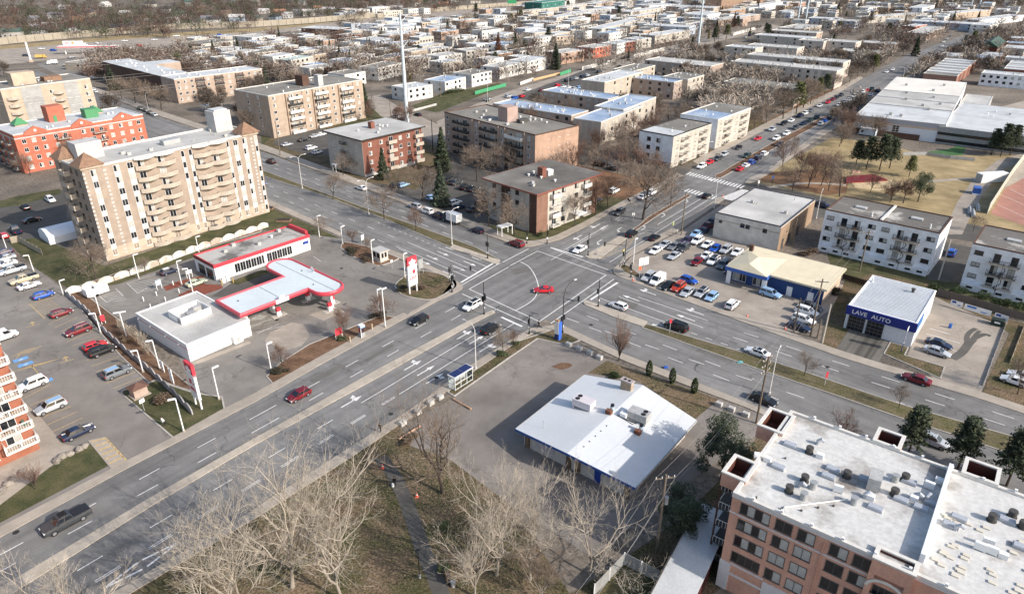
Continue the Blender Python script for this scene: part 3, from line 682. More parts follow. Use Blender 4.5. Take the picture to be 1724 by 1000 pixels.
# --- orange brick block, beige and grey block, both at the left edge
B=building('apartment_building','orange brick block with small gables and green rooftop huts at the left edge',(22,229),None,(241,194),13,ORANGE,ROOFW,d=21,az=50.5)
w,d=B.w,B.d
for g_ in (.155,.5,.83):
 m=MB(); x0=g_*w
 m.v += [(x0-3.6,-.25,12.3),(x0+3.6,-.25,12.3),(x0+3.6,-.25,13.3),(x0,-.25,15.2),(x0-3.6,-.25,13.3),(x0-3.6,.5,12.3),(x0+3.6,.5,12.3),(x0+3.6,.5,13.3),(x0,.5,15.2),(x0-3.6,.5,13.3)]
 m.f += [(0,1,2,3,4),(9,8,7,6,5),(0,5,6,1),(1,6,7,2),(2,7,8,3),(3,8,9,4),(4,9,5,0)]
 gb=m.build('gable',ORANGE,B.root); MB().tube([(x0,-.32,13.7),(x0,-.26,13.7)],.45,12).build('round_window',FRAME,gb)
MB().box(-.06,w,-.06,0,11.6,12.0).box(-.06,0,0,d,11.6,12.0).build('stone_band',PALEST,B.root)
grid(B,'R',(.06,.13,.2,.29,.36,.5,.57,.64,.72,.8,.88,.95),4,1.2,2.9,1.3,1.4)
for k in range(4):
 for u in (.34,.62):balc(B,'R',u*w,.9+k*2.9,4.4,1.4,RAILD)
 for a in (.25,.55,.8):balc(B,'L',a*d,.9+k*2.9,3.4,1.4,RAILD); win(B,'L',a*d,1+k*2.9,1.6,1.9)
GRN=flat('green_metal',S('#3f8a55'))
rbox(B,'stair_head',w*.62,w*.62+4.5,9,13,13.05,16.2,GRN); rbox(B,'roof_hut',w*.36,w*.36+5.5,12,17,13.05,18.5,ORANGE); rbox(B,'hut_door',w*.36+1.5,w*.36+2.6,11.9,12,13.05,15.2,GRN)
hip(B,'green_roof_cap',w*.12,w*.12+4,14,18,13.05,16,GRN); hip(B,'green_roof_cap',w*.72,w*.72+4,15,19,13.05,16,GRN); vents(B,10,2,('pipe','box','mush'))
finish(B)
B=building('apartment_building','cream and grey seven storey block with rounded balconies behind the orange brick block',(0,152),None,(132,130),19.6,PEACH,ROOFG,d=20,az=53,w=34)
w,d=B.w,B.d
for u0,u1 in ((.2,.42),(.68,.84)):MB().box(u0*w,u1*w,-.08,0,0,19.4).build('grey_panel',GREYB,B.root)
grid(B,'R',(.26,.37,.53,.72,.8,.93),6,1.6,2.85,1.5,1.4)
for k in range(6):
 for u in (.1,.6):balc(B,'R',u*w,1.3+k*2.85,4.2,1.7,PAVB,'curve')
rbox(B,'penthouse',w*.2,w*.45,5,11,19.6,24.5,PEACH); rbox(B,'rooftop_unit',w*.55,w*.75,6,10,19.65,21.5,SHING); vents(B,6,3,('box','mush'))
finish(B)
# --- long white-roofed L block
B=building('apartment_building','tan brick four storey block with long white L shaped roof, below the highway',(293,135),None,(441,117),11.5,TAN,ROOFW,d=16,az=47.5)
w,d=B.w,B.d
MB().box(.3,15.5,d+.01,d+80,-.5,11.5).build('rear_wing',BROWNB,B.root); MB().box(.25,15.55,d+.02,d+80.05,11.5,11.6).build('wing_roof',ROOFW,B.root)
MB().box(15.5,30,d+44,d+58,-.5,11.5).build('side_wing',TAN,B.root); MB().box(15.5,30.05,d+43.95,d+58.05,11.503,11.62).build('wing_roof',ROOFW,B.root)
for i in range(14):MB().box(-.3,.3,-.3,.3,0,.8).build('roof_vent',WHITE,B.root,(random.uniform(3,13),d+random.uniform(2,75),11.6))
grid(B,'R',(.04,.11,.18,.36,.6,.84,.91,.97),4,1.2,2.75,1.3,1.3)
for k in range(4):
 for u in (.27,.48,.72):balc(B,'R',u*w,1.0+k*2.75,4.8,.8,RAILD,'solid'); win(B,'R',u*w,1.05+k*2.75,3.0,1.9)
MB().box(.22*w,.32*w,-.05,0,0,11.2).build('dark_bay_panel',BROWNB,B.root); MB().box(.43*w,.53*w,-.05,0,0,11.2).build('dark_bay_panel',BROWNB,B.root); MB().box(.67*w,.77*w,-.05,0,0,11.2).build('dark_bay_panel',BROWNB,B.root)  # flat dark brown panels behind the balcony stacks
vents(B,10,4,('mush','box')); finish(B)
# --- six storey tan block
B=building('apartment_building','tan six storey block with three balcony stacks, left of the near pylon',(451,163),(408,150),(606,135),16.7,wallm('pale_tan_brick','#c3a789'),ROOFG,az=52.5)
w,d=B.w,B.d
for u in (.245,.52,.8):
 for k in range(6):
  balc(B,'R',u*w,.4+k*2.75,6.6,1.3,RAILW if (k*7+int(u*10)) % 3 else RAILD,'solid'); win(B,'R',u*w-1.4,.5+k*2.75,2.4,1.9); win(B,'R',u*w+1.6,.5+k*2.75,1.4,1.6)
 for s in (-.085,.085):MB().box((u+s)*w-.12,(u+s)*w+.12,-.3,0,0,16.6).build('pilaster',BROWNB if s < 0 else TAN,B.root)
grid(B,'R',(.05,.385,.66,.94),6,1.2,2.75,1.3,1.3)
grid(B,'L',(.3,.6),6,1.2,2.75,1.2,1.3)
rbox(B,'stair_tower',w*.47,w*.47+3.4,8,13,16.7,21,BROWNB); rbox(B,'stair_tower',w*.56,w*.56+2.5,3,6,16.7,21.2,PALEST)
vents(B,12,5); finish(B)
# --- small orange block
B=building('apartment_building','four storey red brick block with flat pale overhanging roof and a brick chimney',(609,237),(552,221),(708,214),12.5,REDB,ROOFL,over=.9,az=48.5,coping=FRAMED)
w,d=B.w,B.d
MB().box(-.06,-.003,-.003,d,-.1,12.45).build('cream_side_wall',CREAM,B.root)
grid(B,'R',(.12,.3,.62,.76),4,1.1,2.95,1.3,1.3); grid(B,'L',(.2,.8),4,1.1,2.95,1.2,1.2)
for k in range(4):
 for u in (.46,.92):balc(B,'R',u*w,.8+k*2.95,3.6,1.3,RAILT,'solid'); win(B,'R',u*w,.85+k*2.95,1.8,2.0)
 balc(B,'L',.5*d,.8+k*2.95,3.4,1.2,RAILD); win(B,'L',.5*d,.85+k*2.95,1.8,2)
MB().box(-.1,w+.05,-.1,0,0,.9).build('foundation_band',PALEST,B.root)
rbox(B,'chimney',w*.45,w*.45+1.6,d*.5,d*.5+1.8,12.85,15,REDB); vents(B,6,6,('mush','box')); finish(B)
# --- dark brown five storey block
B=building('apartment_building','brown brick five storey block with long shaded balconies and a pink brick stair tower',(901,229),(747,190),(975,213),14.5,DKTAN,ROOFG,az=42,coping=BROWNB)
w,d=B.w,B.d
MB().box(0,w,-.06,-.003,-.1,14.45).build('end_wall',wallm('peach_brick','#c79a78'),B.root)
grid(B,'R',(.3,.55,.75),5,1.2,2.8,.9,1.3)
grid(B,'L',(.06,.335,.62,.96),5,1.2,2.8,1.2,1.3)
for k in range(5):
 for a in (.2,.475,.79):balc(B,'L',a*d,.6+k*2.8,8.5,1.3,RAILW if (k == 4 and a < .3) else RAILD,'solid'); win(B,'L',a*d-2,.7+k*2.8,2.6,1.9); win(B,'L',a*d+2,.7+k*2.8,1.6,1.5)
for a in (.1,.3,.37,.58,.66):MB().box(-.5,0,a*d-.2,a*d+.2,0,14.6).build('pilaster',DKTAN,B.root)
rbox(B,'stair_tower',w*.3,w*.3+5,d*.42,d*.42+5,14.55,19.6,wallm('pink_brick','#c3a091')); rbox(B,'rooftop_unit',w*.4,w*.4+4,d*.33,d*.33+2,14.6,15.8,VENTD)
vents(B,16,7,('mush','mush','box')); finish(B)
# --- four storey cream block at the crossing
B=building('apartment_building','cream and brown brick block with dark overhanging roof on the corner across the junction',(904,327),(822,301),(1003,292.5),11.3,CREAM,ROOFD,over=1.0,az=45,coping=flat('red_brown_fascia',S('#8a4b3a')))
w,d=B.w,B.d
for q_ in ((-.05,w*.17),(w*.86,w+.05)):MB().box(*q_,-.06,-.003,-.1,11.28).build('brown_panel',wallm('warm_brown_brick','#9a6b50'),B.root)
for q_ in ((0,d*.14),(d*.52,d*.7)):MB().box(-.06,-.003,*q_,-.1,11.28).build('brown_panel',BROWNB,B.root)
grid(B,'R',(.42,.63),4,1.2,2.75,1.5,1.3,FRAMED); grid(B,'L',(.06,.38,.85),4,1.2,2.75,1.3,1.2,FRAMED)
for k in range(4):
 for u in (.27,.78):balc(B,'R',u*w,.8+k*2.75,3.2,1.3,RAILW,'solid' if k % 2 else 'bars'); win(B,'R',u*w,.85+k*2.75,1.8,2)
 win(B,'L',.6*d,.85+k*2.75,2.4,2,FRAMED)
 if k:balc(B,'L',.6*d,.75+k*2.75,3.4,.6,RAILD)
rbox(B,'chimney',w*.42,w*.42+1.7,d*.42,d*.42+1.9,11.65,14.4,REDB); rbox(B,'rooftop_unit',w*.52,w*.52+2,d*.42,d*.42+1.8,11.65,13.2,WHITE)
rbox(B,'entrance_canopy',w*.52,w*.66,-3.6,-.1,2.7,2.95,WHITE); vents(B,9,8,('mush','pipe','box')); finish(B)
# --- white blocks along the street
B=building('apartment_building','white four storey block with white roof front, first beyond the far crossing',(1134,231),(1079,220),(1194,208),11,WHB,ROOFG,az=48,coping=FRAMED)
w,d=B.w,B.d; MB().box(.2,9.5,.3,d-.3,11.06,11.14).build('roof_sheet',ROOFW,B.root); MB().box(0,w,-.05,-.003,-.1,10.9).build('street_wall',CREAM,B.root)
grid(B,'L',(.42,.7),3,2.4,2.9,1.5,1.4,FRAMED); grid(B,'R',(.12,.42,.58,.9),4,1,2.7,1.5,1.4,FRAMED)
for k in range(4):
 for u in (.26,.74):balc(B,'R',u*w,.8+k*2.7,3.4,1.3,RAILD); win(B,'R',u*w,.85+k*2.7,2,2)
MB().box(-.05,0,0,d,-.1,1.9).build('base_course',GREYB,B.root); vents(B,8,9,('pipe','mush')); finish(B)
B=building('apartment_building','white four storey block with puddled blue grey roof, second beyond the far crossing',(1209,203),(1150,192),(1257,182),11,WHB,ROOFB,az=49)
w,d=B.w,B.d; MB().box(0,w,-.05,-.003,-.1,10.9).build('street_wall',CREAM,B.root); MB().box(w*.5,w-.4,.4,d-.4,11.06,11.14).build('roof_sheet',ROOFG,B.root)
grid(B,'L',(.3,.7),3,2.4,2.9,1.4,1.3,FRAMED); grid(B,'R',(.1,.42,.58,.92),4,1,2.7,1.5,1.4,FRAMED)
for k in range(4):
 for u in (.26,.75):balc(B,'R',u*w,.8+k*2.7,3.4,1.3,RAILD); win(B,'R',u*w,.85+k*2.7,2,2)
vents(B,10,10,('pipe','mush')); finish(B)
# --- blocks with blue puddled roofs
def flats(label,F,L,Rt,h,wall,roof,az=None,w=None,d=None,nr=4,nl=3,seed=1,fr=None,cols=None,group=None,pan=False,nv=8,floors=None,cat='apartment building',name='apartment_building',fac=True,ww=1.5):
 B=building(name,label,F,L,Rt,h,wall,roof,az=az,w=w,d=d,cat=cat,group=group)
 fl=floors or max(1,int(h/2.8)); z0=h-fl*2.75+.75
 if nr:grid(B,'R',[(i+.5)/nr for i in range(nr)],fl,z0,2.75,ww,1.35,fr,panes=pan)
 if nl:grid(B,'L',[(i+.5)/nl for i in range(nl)],fl,z0,2.75,ww,1.35,fr,panes=pan)
 if nv:vents(B,nv,seed,('pipe','mush','mush','box'))
 finish(B); return B
KG=wallm('khaki_brick','#cdbda6')
flats('tan block with blue puddled roof, nearest of the stepped pair right of the brown block',(1012,207),(971,199),(1066,177),9,KG,ROOFB,56,nr=6,nl=0,seed=11,fr=FRAMED)
flats('tan block with blue puddled roof, stepping up behind the nearest of the stepped pair',(1050,186),(1000,180),(1098,164),9.6,KG,ROOFB,56,nr=5,nl=0,seed=12,fr=FRAMED)
flats('low brown block with pale blue roof and many vents, behind two dark conifers',(1023.5,168.5),(900,157),(1033,163),8,DKTAN,ROOFB,52,w=13,nr=2,nl=9,seed=13,fr=FRAMED,nv=24)
flats('low brown block with blue puddled roof, just behind the pink stair tower',(962,196),(845,172),(975,190),8,DKTAN,ROOFB,52,w=13,nr=2,nl=9,seed=14,fr=FRAMED,nv=22)
flats('tan block with dark gable end and white roof, beside the roadside car park',(1018,140),(986,134),(1062,120),10,wallm('sunny_tan_brick','#c8b79d'),ROOFW,54,nr=6,nl=0,seed=15,fr=FRAMED)
flats('tan block continuing behind the dark gabled one beside the roadside car park',(1067,121),(1040,116),(1089,110),10,MATS['sunny_tan_brick'],ROOFG,54,nr=4,nl=1,seed=16,fr=FRAMED)
flats('brown flat block with chimneys left of the small orange roofed block',(1135,140),(1072,125),(1150,132),8.5,DKTAN,ROOFB,52,w=14,nr=3,nl=6,seed=17,fr=FRAMED)
flats('tan block with orange edged gravel roof and sunlit end',(1158,135),(1128,128),(1190,128),9,KG,ROOFG,50,nr=4,nl=2,seed=18,fr=FRAMED)
flats('beige block with sunlit blank end and long vented roof below the second pylon',(1196,113),(1095,100),(1216,107),8.5,DKTAN,ROOFL,50,nr=0,nl=8,seed=19,fr=FRAMED,nv=14)
flats('long tan block with a blue balcony and white drain band along its shaded front',(1409,121),(1217,110),(1420,112),9.5,wallm('dusty_tan_brick','#d8c6b2'),ROOFL,51,w=15,nr=0,nl=14,seed=20,fr=FRAMED,nv=26,pan=True)
flats('low grey roofed block in front of the long tan block with the blue balcony',(1340,152),(1216,139),(1352,145),8,DKTAN,ROOFG,51,w=15,nr=1,nl=9,seed=21,fr=FRAMED,nv=16)
flats('tan block in the second row with wide white parapet near two bright pines',(1420,107),(1279,89),(1436,98),9,MATS['dusty_tan_brick'],ROOFL,51,w=15,nr=2,nl=10,seed=22,fr=FRAMED,nv=18)
flats('short tan block with white roof and sunlit end between the second pylon and the pines',(1272,83),(1235,77),(1284,78),9.5,MATS['dusty_tan_brick'],ROOFW,51,w=14,nr=0,nl=4,seed=23,fr=FRAMED)
flats('tan block with mushroom vents beside the white roofed hall in the third row',(1342,83),(1295,73),(1353,76),9,MATS['dusty_tan_brick'],ROOFL,51,w=15,nr=2,nl=4,seed=24,fr=FRAMED,nv=12)
flats('plain tan block in the third row right of the mushroom vents',(1387,71),(1350,67),(1398,65),9,MATS['dusty_tan_brick'],ROOFL,51,w=15,nr=2,nl=3,seed=25,fr=FRAMED)
flats('tan block at the right end of the third row, nearest the boulevard trees',(1441,73),(1397,67),(1452,67),9,MATS['dusty_tan_brick'],ROOFL,51,w=15,nr=2,nl=4,seed=26,fr=FRAMED)
flats('long hall with bright white roof behind the third row of tan blocks',(1363,66),(1279,58),(1374,61),6,CREAM,ROOFW,51,w=18,nr=2,nl=6,seed=27,fr=FRAMED)
flats('brown block with long shaded front, fourth row, behind the white hall',(1375,57),(1303,51),(1388,51),8,DKTAN,ROOFL,51,w=16,nr=2,nl=8,seed=28,fr=FRAMED)
flats('low white roofed block at the kerb end of the second row',(1476,91),(1424,84),(1484,86),6,DKTAN,ROOFL,51,w=16,nr=0,nl=5,seed=29,fr=FRAMED)
flats('low block with pale gravel roof and sunny yard behind the boulevard trees',(1506,76),(1469,69),(1514,71),6,DKTAN,ROOFL,51,w=16,nr=0,nl=4,seed=30,fr=FRAMED)
flats('sunny flat roofed block with orange end, below the twin pylons',(1353,50),(1327,46),(1378,43),6.5,KG,ROOFL,50,nr=4,nl=2,seed=31,fr=FRAMED)
# --- large pale flat-roofed shop and the yellow-roofed dealer
B=building('shop_building','large cream flat roofed hall with pale roof, between the used cars and the white flats',(1315,383),(1204,359),(1374,337),6.6,wallm('cream_render','#eadfcd'),ROOFL,cat='building',az=51.5,coping=flat('dark_coping',S('#4a4a50')),parapet=.25)
w,d=B.w,B.d; MB().box(0,w,-.05,-.003,-.1,6.3).build('side_wall',wallm('ochre_brick','#a98763'),B.root)
for a in (.22,.48,.56):win(B,'L',a*d,4.3,1.1,1.0,FRAMED,0)
for u in (.2,.38,.5,.7):win(B,'R',u*w,3.9,1.4,1.4,FRAMED,0)
for u,x in ((.12,1.6),(.3,2.2),(.55,2.2)):MB().box(u*w-x/2,u*w+x/2,-.1,-.05,0,2.6).build('door',VENTD,B.root)
MB().box(-.05,0,0,d,4.9,5.0).build('trim_line',flat('rust_trim',S('#8d6a52')),B.root); MB().tube([(-.25,d*.9,4.6),(-.02,d*.9,4.6)],.45,12).build('wall_fan',VENTD,B.root); vents(B,5,32,('pipe','box')); finish(B)
B=building('car_dealer_office','low dealer office with cream sheet roof and blue shop front beside the used cars',(1388,488),(1240,441),(1419,455),3.7,flat('blue_wall_paint',S('#23467e')),mat('cream_sheet_roof',S('#d8c9a4'),.7,.05,.4,fine=(3,.06)),cat='building',az=51,over=.5,coping=flat('cream_edge',S('#cdbf9f')))
w,d=B.w,B.d
MB().box(0,w,-.05,-.003,-.1,3.65).build('cream_end_wall',PEACH,B.root)
m=MB(); x0,x1,y0,y1,z=-2.2,w*.8,d-9,d+.5,4.06
m.v += [(x0,y0,z),(x1,y0,z),(x1,y1,z),(x0,y1,z),(x0+1.2,(y0+y1)/2,z+1.5),(x1-6,(y0+y1)/2,z+1.3)]; m.f += [(0,1,5,4),(2,3,4,5),(3,0,4),(1,2,5),(0,3,2,1)]
m.build('hipped_roof',MATS['cream_sheet_roof'],B.root)
MB().box(-2.25,-.0,d-9.1,d+.6,3.2,4.055).build('blue_fascia',flat('bright_blue_fascia',S('#2f62b5')),B.root)
for a,k in ((.62,0),(.70,1),(.86,0),(.93,2)):win(B,'L',a*d,.4,1.7,2.3,FRAME,k)
for a in (.12,.34):MB().box(-.12,0,a*d-.6,a*d+.6,.1,2.3).build('door',WHITE,B.root)
for a in (.585,.98):MB().box(-2.1,-1.9,a*d-.5,a*d+.5,0,3.2).build('sign_panel',WHITE,B.root)
rbox(B,'chimney',w*.5,w*.5+.9,d-2,d-1.1,5.4,6.9,BROWNB); finish(B)
# --- car wash
B=building('car_wash','white car wash with blue fascia lettered LAVE AUTO and two bay doors',(1544,546),(1428,515),(1577,491),5.0,flat('white_block_wall',S('#d5d6d8')),mat('ribbed_white_roof',S('#bfc3c6'),.6,.06,.3,fine=(3,.1)),cat='car wash',az=51,parapet=.2,coping=WHITE)
w,d=B.w,B.d; NAVY=flat('navy_fascia',S('#1f2f84'))
rb=MB()
for i in range(26):rb.box(.6+i*(w-1.2)/26,.72+i*(w-1.2)/26,.4,d-.4,5.05,5.12)
rb.build('roof_rib',MATS['ribbed_white_roof'],B.roof)
MB().box(-.35,0,-.2,d+.2,3.3,5.15).build('fascia',NAVY,B.root); MB().box(0,5.5,-.2,0,3.3,5.15).build('fascia',flat('mid_blue_panel',S('#2f6fae')),B.root)
for a in (.55,.83):
 dm_=MB().box(-.1,-.01,a*d-1.55,a*d+1.55,0,3.2).build('bay_door',flat('grey_door_frame',S('#5c5d58')),B.root)
 for r_ in range(4):
  for c_ in range(4):MB().box(-.13,-.1,a*d-1.45+c_*.74,a*d-.8+c_*.74,.15+r_*.77,.78+r_*.77).build('door_pane',GLASS,dm_)
def text(name,s,size,m,parent=None,loc=(0,0,0),rot=(math.pi/2,0,0),ext_=.02,align='CENTER',bold=0):
 cu=bpy.data.curves.new(name,'FONT'); cu.body=s; cu.size=size; cu.extrude=ext_; cu.align_x=align; cu.align_y='CENTER'; cu.offset=bold; cu.resolution_u=2
 o=bpy.data.objects.new(name,cu); COL.objects.link(o); bpy.context.view_layer.update()
 me=bpy.data.meshes.new_from_object(o.evaluated_get(bpy.context.evaluated_depsgraph_get()))
 bpy.data.objects.remove(o); me.materials.clear(); me.materials.append(m)
 o=bpy.data.objects.new(name,me); link(o,parent); o.location=loc; o.rotation_euler=rot; return o
text('lettering','LAVE',1.25,WHITE,B.root,(-.38,d*.81,4.15),(math.pi/2,0,-math.pi/2),bold=.008); text('lettering','AUTO',1.25,WHITE,B.root,(-.38,d*.49,4.15),(math.pi/2,0,-math.pi/2),bold=.008)
MB().cyl(0,0,0,.7,.3,k=10).cyl(0,0,.7,.9,.42,k=10).build('roof_vent',VENTD,B.root,(w*.8,d*.3,5.05)); MB().box(0,.5,0,.25,0,.9).build('roof_vent',WHITE,B.root,(w*.8,d*.93,5.05))
# --- white flats on the right, two alike
def white_flats(label,F,L,Rt,d=None,w=None,az=None):
 B=building('apartment_building',label,F,L,Rt,10.4,WHB,ROOFP,az=az,w=w,d=d,coping=BROWNB,parapet=.25,group='white three storey flats')
 w,d=B.w,B.d
 MB().box(-1.3,-.02,.3,d-.3,-.1,1.6).build('basement_wall',WHB,B.root)
 for a in (.07,.17,.31,.43,.58,.72,.82,.93):MB().box(-1.34,-1.3,a*d-.6,a*d+.6,.6,1.1).build('basement_window',GLASS,B.root)
 for h0 in (0,.5):
  for k in range(3):
   z=2.5+k*2.75
   for a in (.06,.44):win(B,'L',(h0+a*1.0 if a < .4 else h0+a)*d,z+.2,1.7,1.0,FRAMED)
   for a in (.19,.31):win(B,'L',(h0+a)*d,z-.6,1.3,1.9,FRAMED)
   balc(B,'L',(h0+.25)*d,1.75+k*2.75,5.6,1.2,RAILD if k else RAILW,'bars')
  st=MB()
  for k in range(2):
   for i in range(10):
    an=i*.62; st.box(-2.1+.5*math.cos(an)-.35,-2.1+.5*math.cos(an)+.35,(h0+.25)*d+.5*math.sin(an)-.12,(h0+.25)*d+.5*math.sin(an)+.12,1.7+k*2.75+i*.275,1.76+k*2.75+i*.275)
  st.cyl(-2.1,(h0+.25)*d,.3,8.2,.05,k=6); st.build('spiral_stair',BLACK,B.root)
  rbox(B,'skylight',w*.45,w*.45+1.6,(h0+.2)*d,(h0+.3)*d,10.45,10.8,VENT); MB().cyl(0,0,0,1.1,.18,k=8).build('chimney_pipe',WHITE,B.root,(w*.15,(h0+.1)*d,10.45))
 rbox(B,'party_parapet',.2,w-.2,d*.5-.25,d*.5+.25,10.45,10.85,COPING); finish(B); return B
white_flats('white three storey block of flats with dark puddled roof, behind the car wash',(1583,394),(1390,354),(1605,367),az=50)
pF=G(1640,408,10.4)+dirv(AZA)*27
white_flats('white three storey block of flats cut by the right edge of the photo',W(pF.x,pF.y),None,None,d=27,w=15,az=50)
# --- school
B=building('school','long low white school hall with grey band, square windows and stepped pale roof',(1593,211),(1473,186),(1643,135),7.2,flat('white_panel_wall',S('#d4d6da')),ROOFL,cat='school',az=56,w=118,d=33,parapet=.2)
w,d=B.w,B.d
for x0,x1,m_ in ((.3,30,ROOFW),(31,50,ROOFL),(51,70,ROOFL),(71,117.5,mat('cream_membrane',S('#d9d2c4'),.8,.06,.2,big=(.08,.1)))):
 MB().box(x0,x1,.4,d-.4,7.26,7.32+.002*x0).build('roof_sheet',m_,B.root)
for x in (30.2,50.2,70.2):rbox(B,'roof_joint',x,x+.5,.3,d-.3,7.26,7.6,VENT)
MB().box(-.08,0,-.08,d+.08,5.4,7.25).build('grey_band',flat('slate_grey_band',S('#a5a4a8')),B.root); MB().box(-.1,0,-.1,d+.1,4.7,5.4).build('tan_band',flat('tan_band',S('#c9ab90')),B.root); MB().box(-.6,0,8,d,-.1,2.2).build('brick_base',BROWNB,B.root)
for a in (.52,.73):
 f_=MB().box(-.14,-.1,a*d-1.3,a*d+1.3,2.3,5.1).build('window',FRAME,B.root)
 for i in range(2):
  for j in range(3):MB().box(-.18,-.14,a*d-1.15+i*1.25,a*d-.1+i*1.25,2.45+j*.88,3.2+j*.88).build('pane',GLASS,f_)
for i in range(9):MB().box(i*2.6+2,i*2.6+3.1,-.1,0,2.5,6).build('wall_panel',GREYB,B.root)
for x,y in ((8,21),(7,17),(28,9),(36,12),(44,6),(48,20),(60,10),(66,22),(80,12),(90,25),(100,9)):MB().box(-.7,.7,-.6,.6,0,1.0).build('rooftop_unit',VENT,B.root,(x,y,7.35))
finish(B)
S1=B
B=building('school_annex','pale grey school annex with strip windows and dark base, joined right of the school hall',(1735,232),(1655,203),(1800,180),6.5,GREYB,ROOFW,cat='school',az=52,w=60,d=30,parapet=.2)
MB().box(-.06,0,0,B.d,3.4,4.5).build('strip_window',GLASS,B.root); MB().box(-.06,0,0,B.d,.6,1.8).build('strip_window',GLASS,B.root); vents(B,6,40,('box','mush')); finish(B)
B=building('school_link','low grey link between the school hall and its annex',(1652,200),(1608,192),(1690,165),5.0,GREYB,ROOFL,cat='school',az=54,parapet=.2)
win(B,'L',B.d*.5,2,4,.8,FRAMED,0); finish(B)
# --- service station: kiosk with canopy and the car wash shop behind
GSW=flat('white_station_cladding',S('#dcdcda'))
B=building('service_station_shop','white service station shop with red pinstripe and rooftop screen in front of the canopy',(314,582),(247,522),(412,535),3.5,GSW,ROOFL,cat='shop',az=51,parapet=.2,coping=WHITE)
w,d=B.w,B.d
MB().box(-.03,w,-.03,0,2.55,2.65).box(-.03,0,0,d,2.55,2.65).build('red_pinstripe',RED,B.root)
sc_=MB().box(3.4,9.6,8.0,8.15,3.55,5.0).box(3.4,9.6,13.0,13.15,3.55,5.0).box(3.4,3.55,8.15,13,3.55,5.0).box(9.45,9.6,8.15,13,3.55,5.0).build('rooftop_screen',WHITE,B.root)
for x,y in ((4.2,9),(6.3,10.2),(6.5,8.7),(8.2,11.3)):MB().box(-.8,.8,-.55,.55,0,1.1).build('rooftop_unit',random.choice((GALV,VENT)),B.root,(x,y,3.56))
rl=MB()
for i in range(22):rl.box(.5+i*.55,.56+i*.55,.4,7,3.55,3.58)
rl.build('roof_seams',VENT,B.roof)
ac=MB().box(-.9,.9,-.9,-.02,.1,1.6).build('wall_unit',WHITE,B.root,(w*.74,0,0)); MB().tube([(0,-.93,.85),(0,-.9,.85)],.5,12).build('fan_grille',VENT,ac)
for a in (.15,.4,.7,.95):MB().box(-.3,0,a*d-.12,a*d+.12,2.7,2.85).build('wall_lamp',WHITE,B.root)
finish(B)
B=building('car_wash_shop','long white glazed shop with red roof edge between the tower and the canopy',(360,449),(329,430),(520,397),3.8,GSW,mat('stained_grey_roof',S('#6c6964'),.9,c2=S('#b3b0a8'),scale=.12,fine=(3,.12),lo=.42,hi=.55),cat='shop',az=49,parapet=.35,coping=RED,cop_w=.15)
w,d=B.w,B.d
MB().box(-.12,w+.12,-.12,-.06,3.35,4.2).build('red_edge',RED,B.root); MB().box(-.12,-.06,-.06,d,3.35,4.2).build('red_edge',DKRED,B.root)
MB().box(w*.2,w*.86,-.09,0,.0,.5).build('sill_wall',WHITE,B.root)
for i in range(11):win(B,'R',w*(.215+.055*i),.55,1.4,2.3,FRAME,0)
MB().box(w*.485,w*.515,-.2,0,0,3.4).build('pier',WHITE,B.root)
for a in (.28,.68):MB().box(-.06,0,a*d-1.5,a*d+1.5,.1,2.5).build('bay_door',GLASS,B.root)
rbox(B,'red_sign_box',w-.3,w+.35,1,d-1,3.9,4.9,RED); MB().box(0,1.6,-.05,0,0,.7).build('logo_panel',BLUEP,B.root,(w*.92,-.08,2.0)); vents(B,5,41,('mush','box')); finish(B)
# canopy
c0=G(404,530,4.9); cz=thing('fuel_canopy','T shaped pale canopy with rounded bright red edge over the fuel pumps','canopy',(c0.x,c0.y,0),R(49))
stem_L=25.5; stem_D=9.6
def arc(cx,cy,r,a0,a1,n=8):return [(cx+r*math.cos(R(a0+(a1-a0)*i/n)),cy+r*math.sin(R(a0+(a1-a0)*i/n))) for i in range(n+1)]
# local x along the stem (towards the T head), local y to the back left
hd0,hd1=15.4,22.3; ylo,yhi=-5.4,18.8; rr_=3.4
out=[(0,0),(hd0,0)]+[(hd0,ylo+rr_)]+arc(hd0+rr_,ylo+rr_,rr_,180,360,14)+arc(hd1-rr_,yhi-rr_,rr_,0,180,14)+[(hd0,stem_D),(0,stem_D)]
def dedup(P):
 o=[]
 for p in P:
  if not o or math.hypot(p[0]-o[-1][0],p[1]-o[-1][1]) > 1e-3:o.append(p)
 return o
out=dedup(out); op=[Vector((x,y,0)) for x,y in out]
def bandring(P,prof,m,name,parent):
 mb=MB(); n=len(P); rings=[]
 for off,z in prof:
  q=offset(P,off); rings.append(len(mb.v)); mb.v += [(p.x,p.y,z) for p in q]
 for a,b in zip(rings,rings[1:]):
  for i in range(n):j=(i+1) % n; mb.f.append((a+i,a+j,b+j,b+i))
 return mb.build(name,m,parent)
deck=MB(); q_=offset(op,.5); deck.prism([(p.x,p.y) for p in q_],4.15,4.72)
dk=deck.build('roof_deck',mat('pale_canopy_deck',S('#c5d0d2'),.6,.04,.2,fine=(2,.05)),cz)
bandring(op,[(.5,4.75),(.3,5.0),(.08,4.98),(-.08,4.75),(-.08,4.35),(.08,4.12),(.5,4.14)],mat('canopy_red',S('#d7263b'),.35,.04,.5,spec=.5),'red_edge_band',cz)
sj=MB().box((hd0+hd1)/2-.08,(hd0+hd1)/2+.08,ylo+1,yhi-1,4.72,4.76).box(9.3,9.46,.5,stem_D-.5,4.72,4.76).build('roof_gutter',GALV,cz); 
wp=MB().box(7.8,10.8,-.12,-.02,4.15,5.05).build('logo_panel',WHITE,cz)
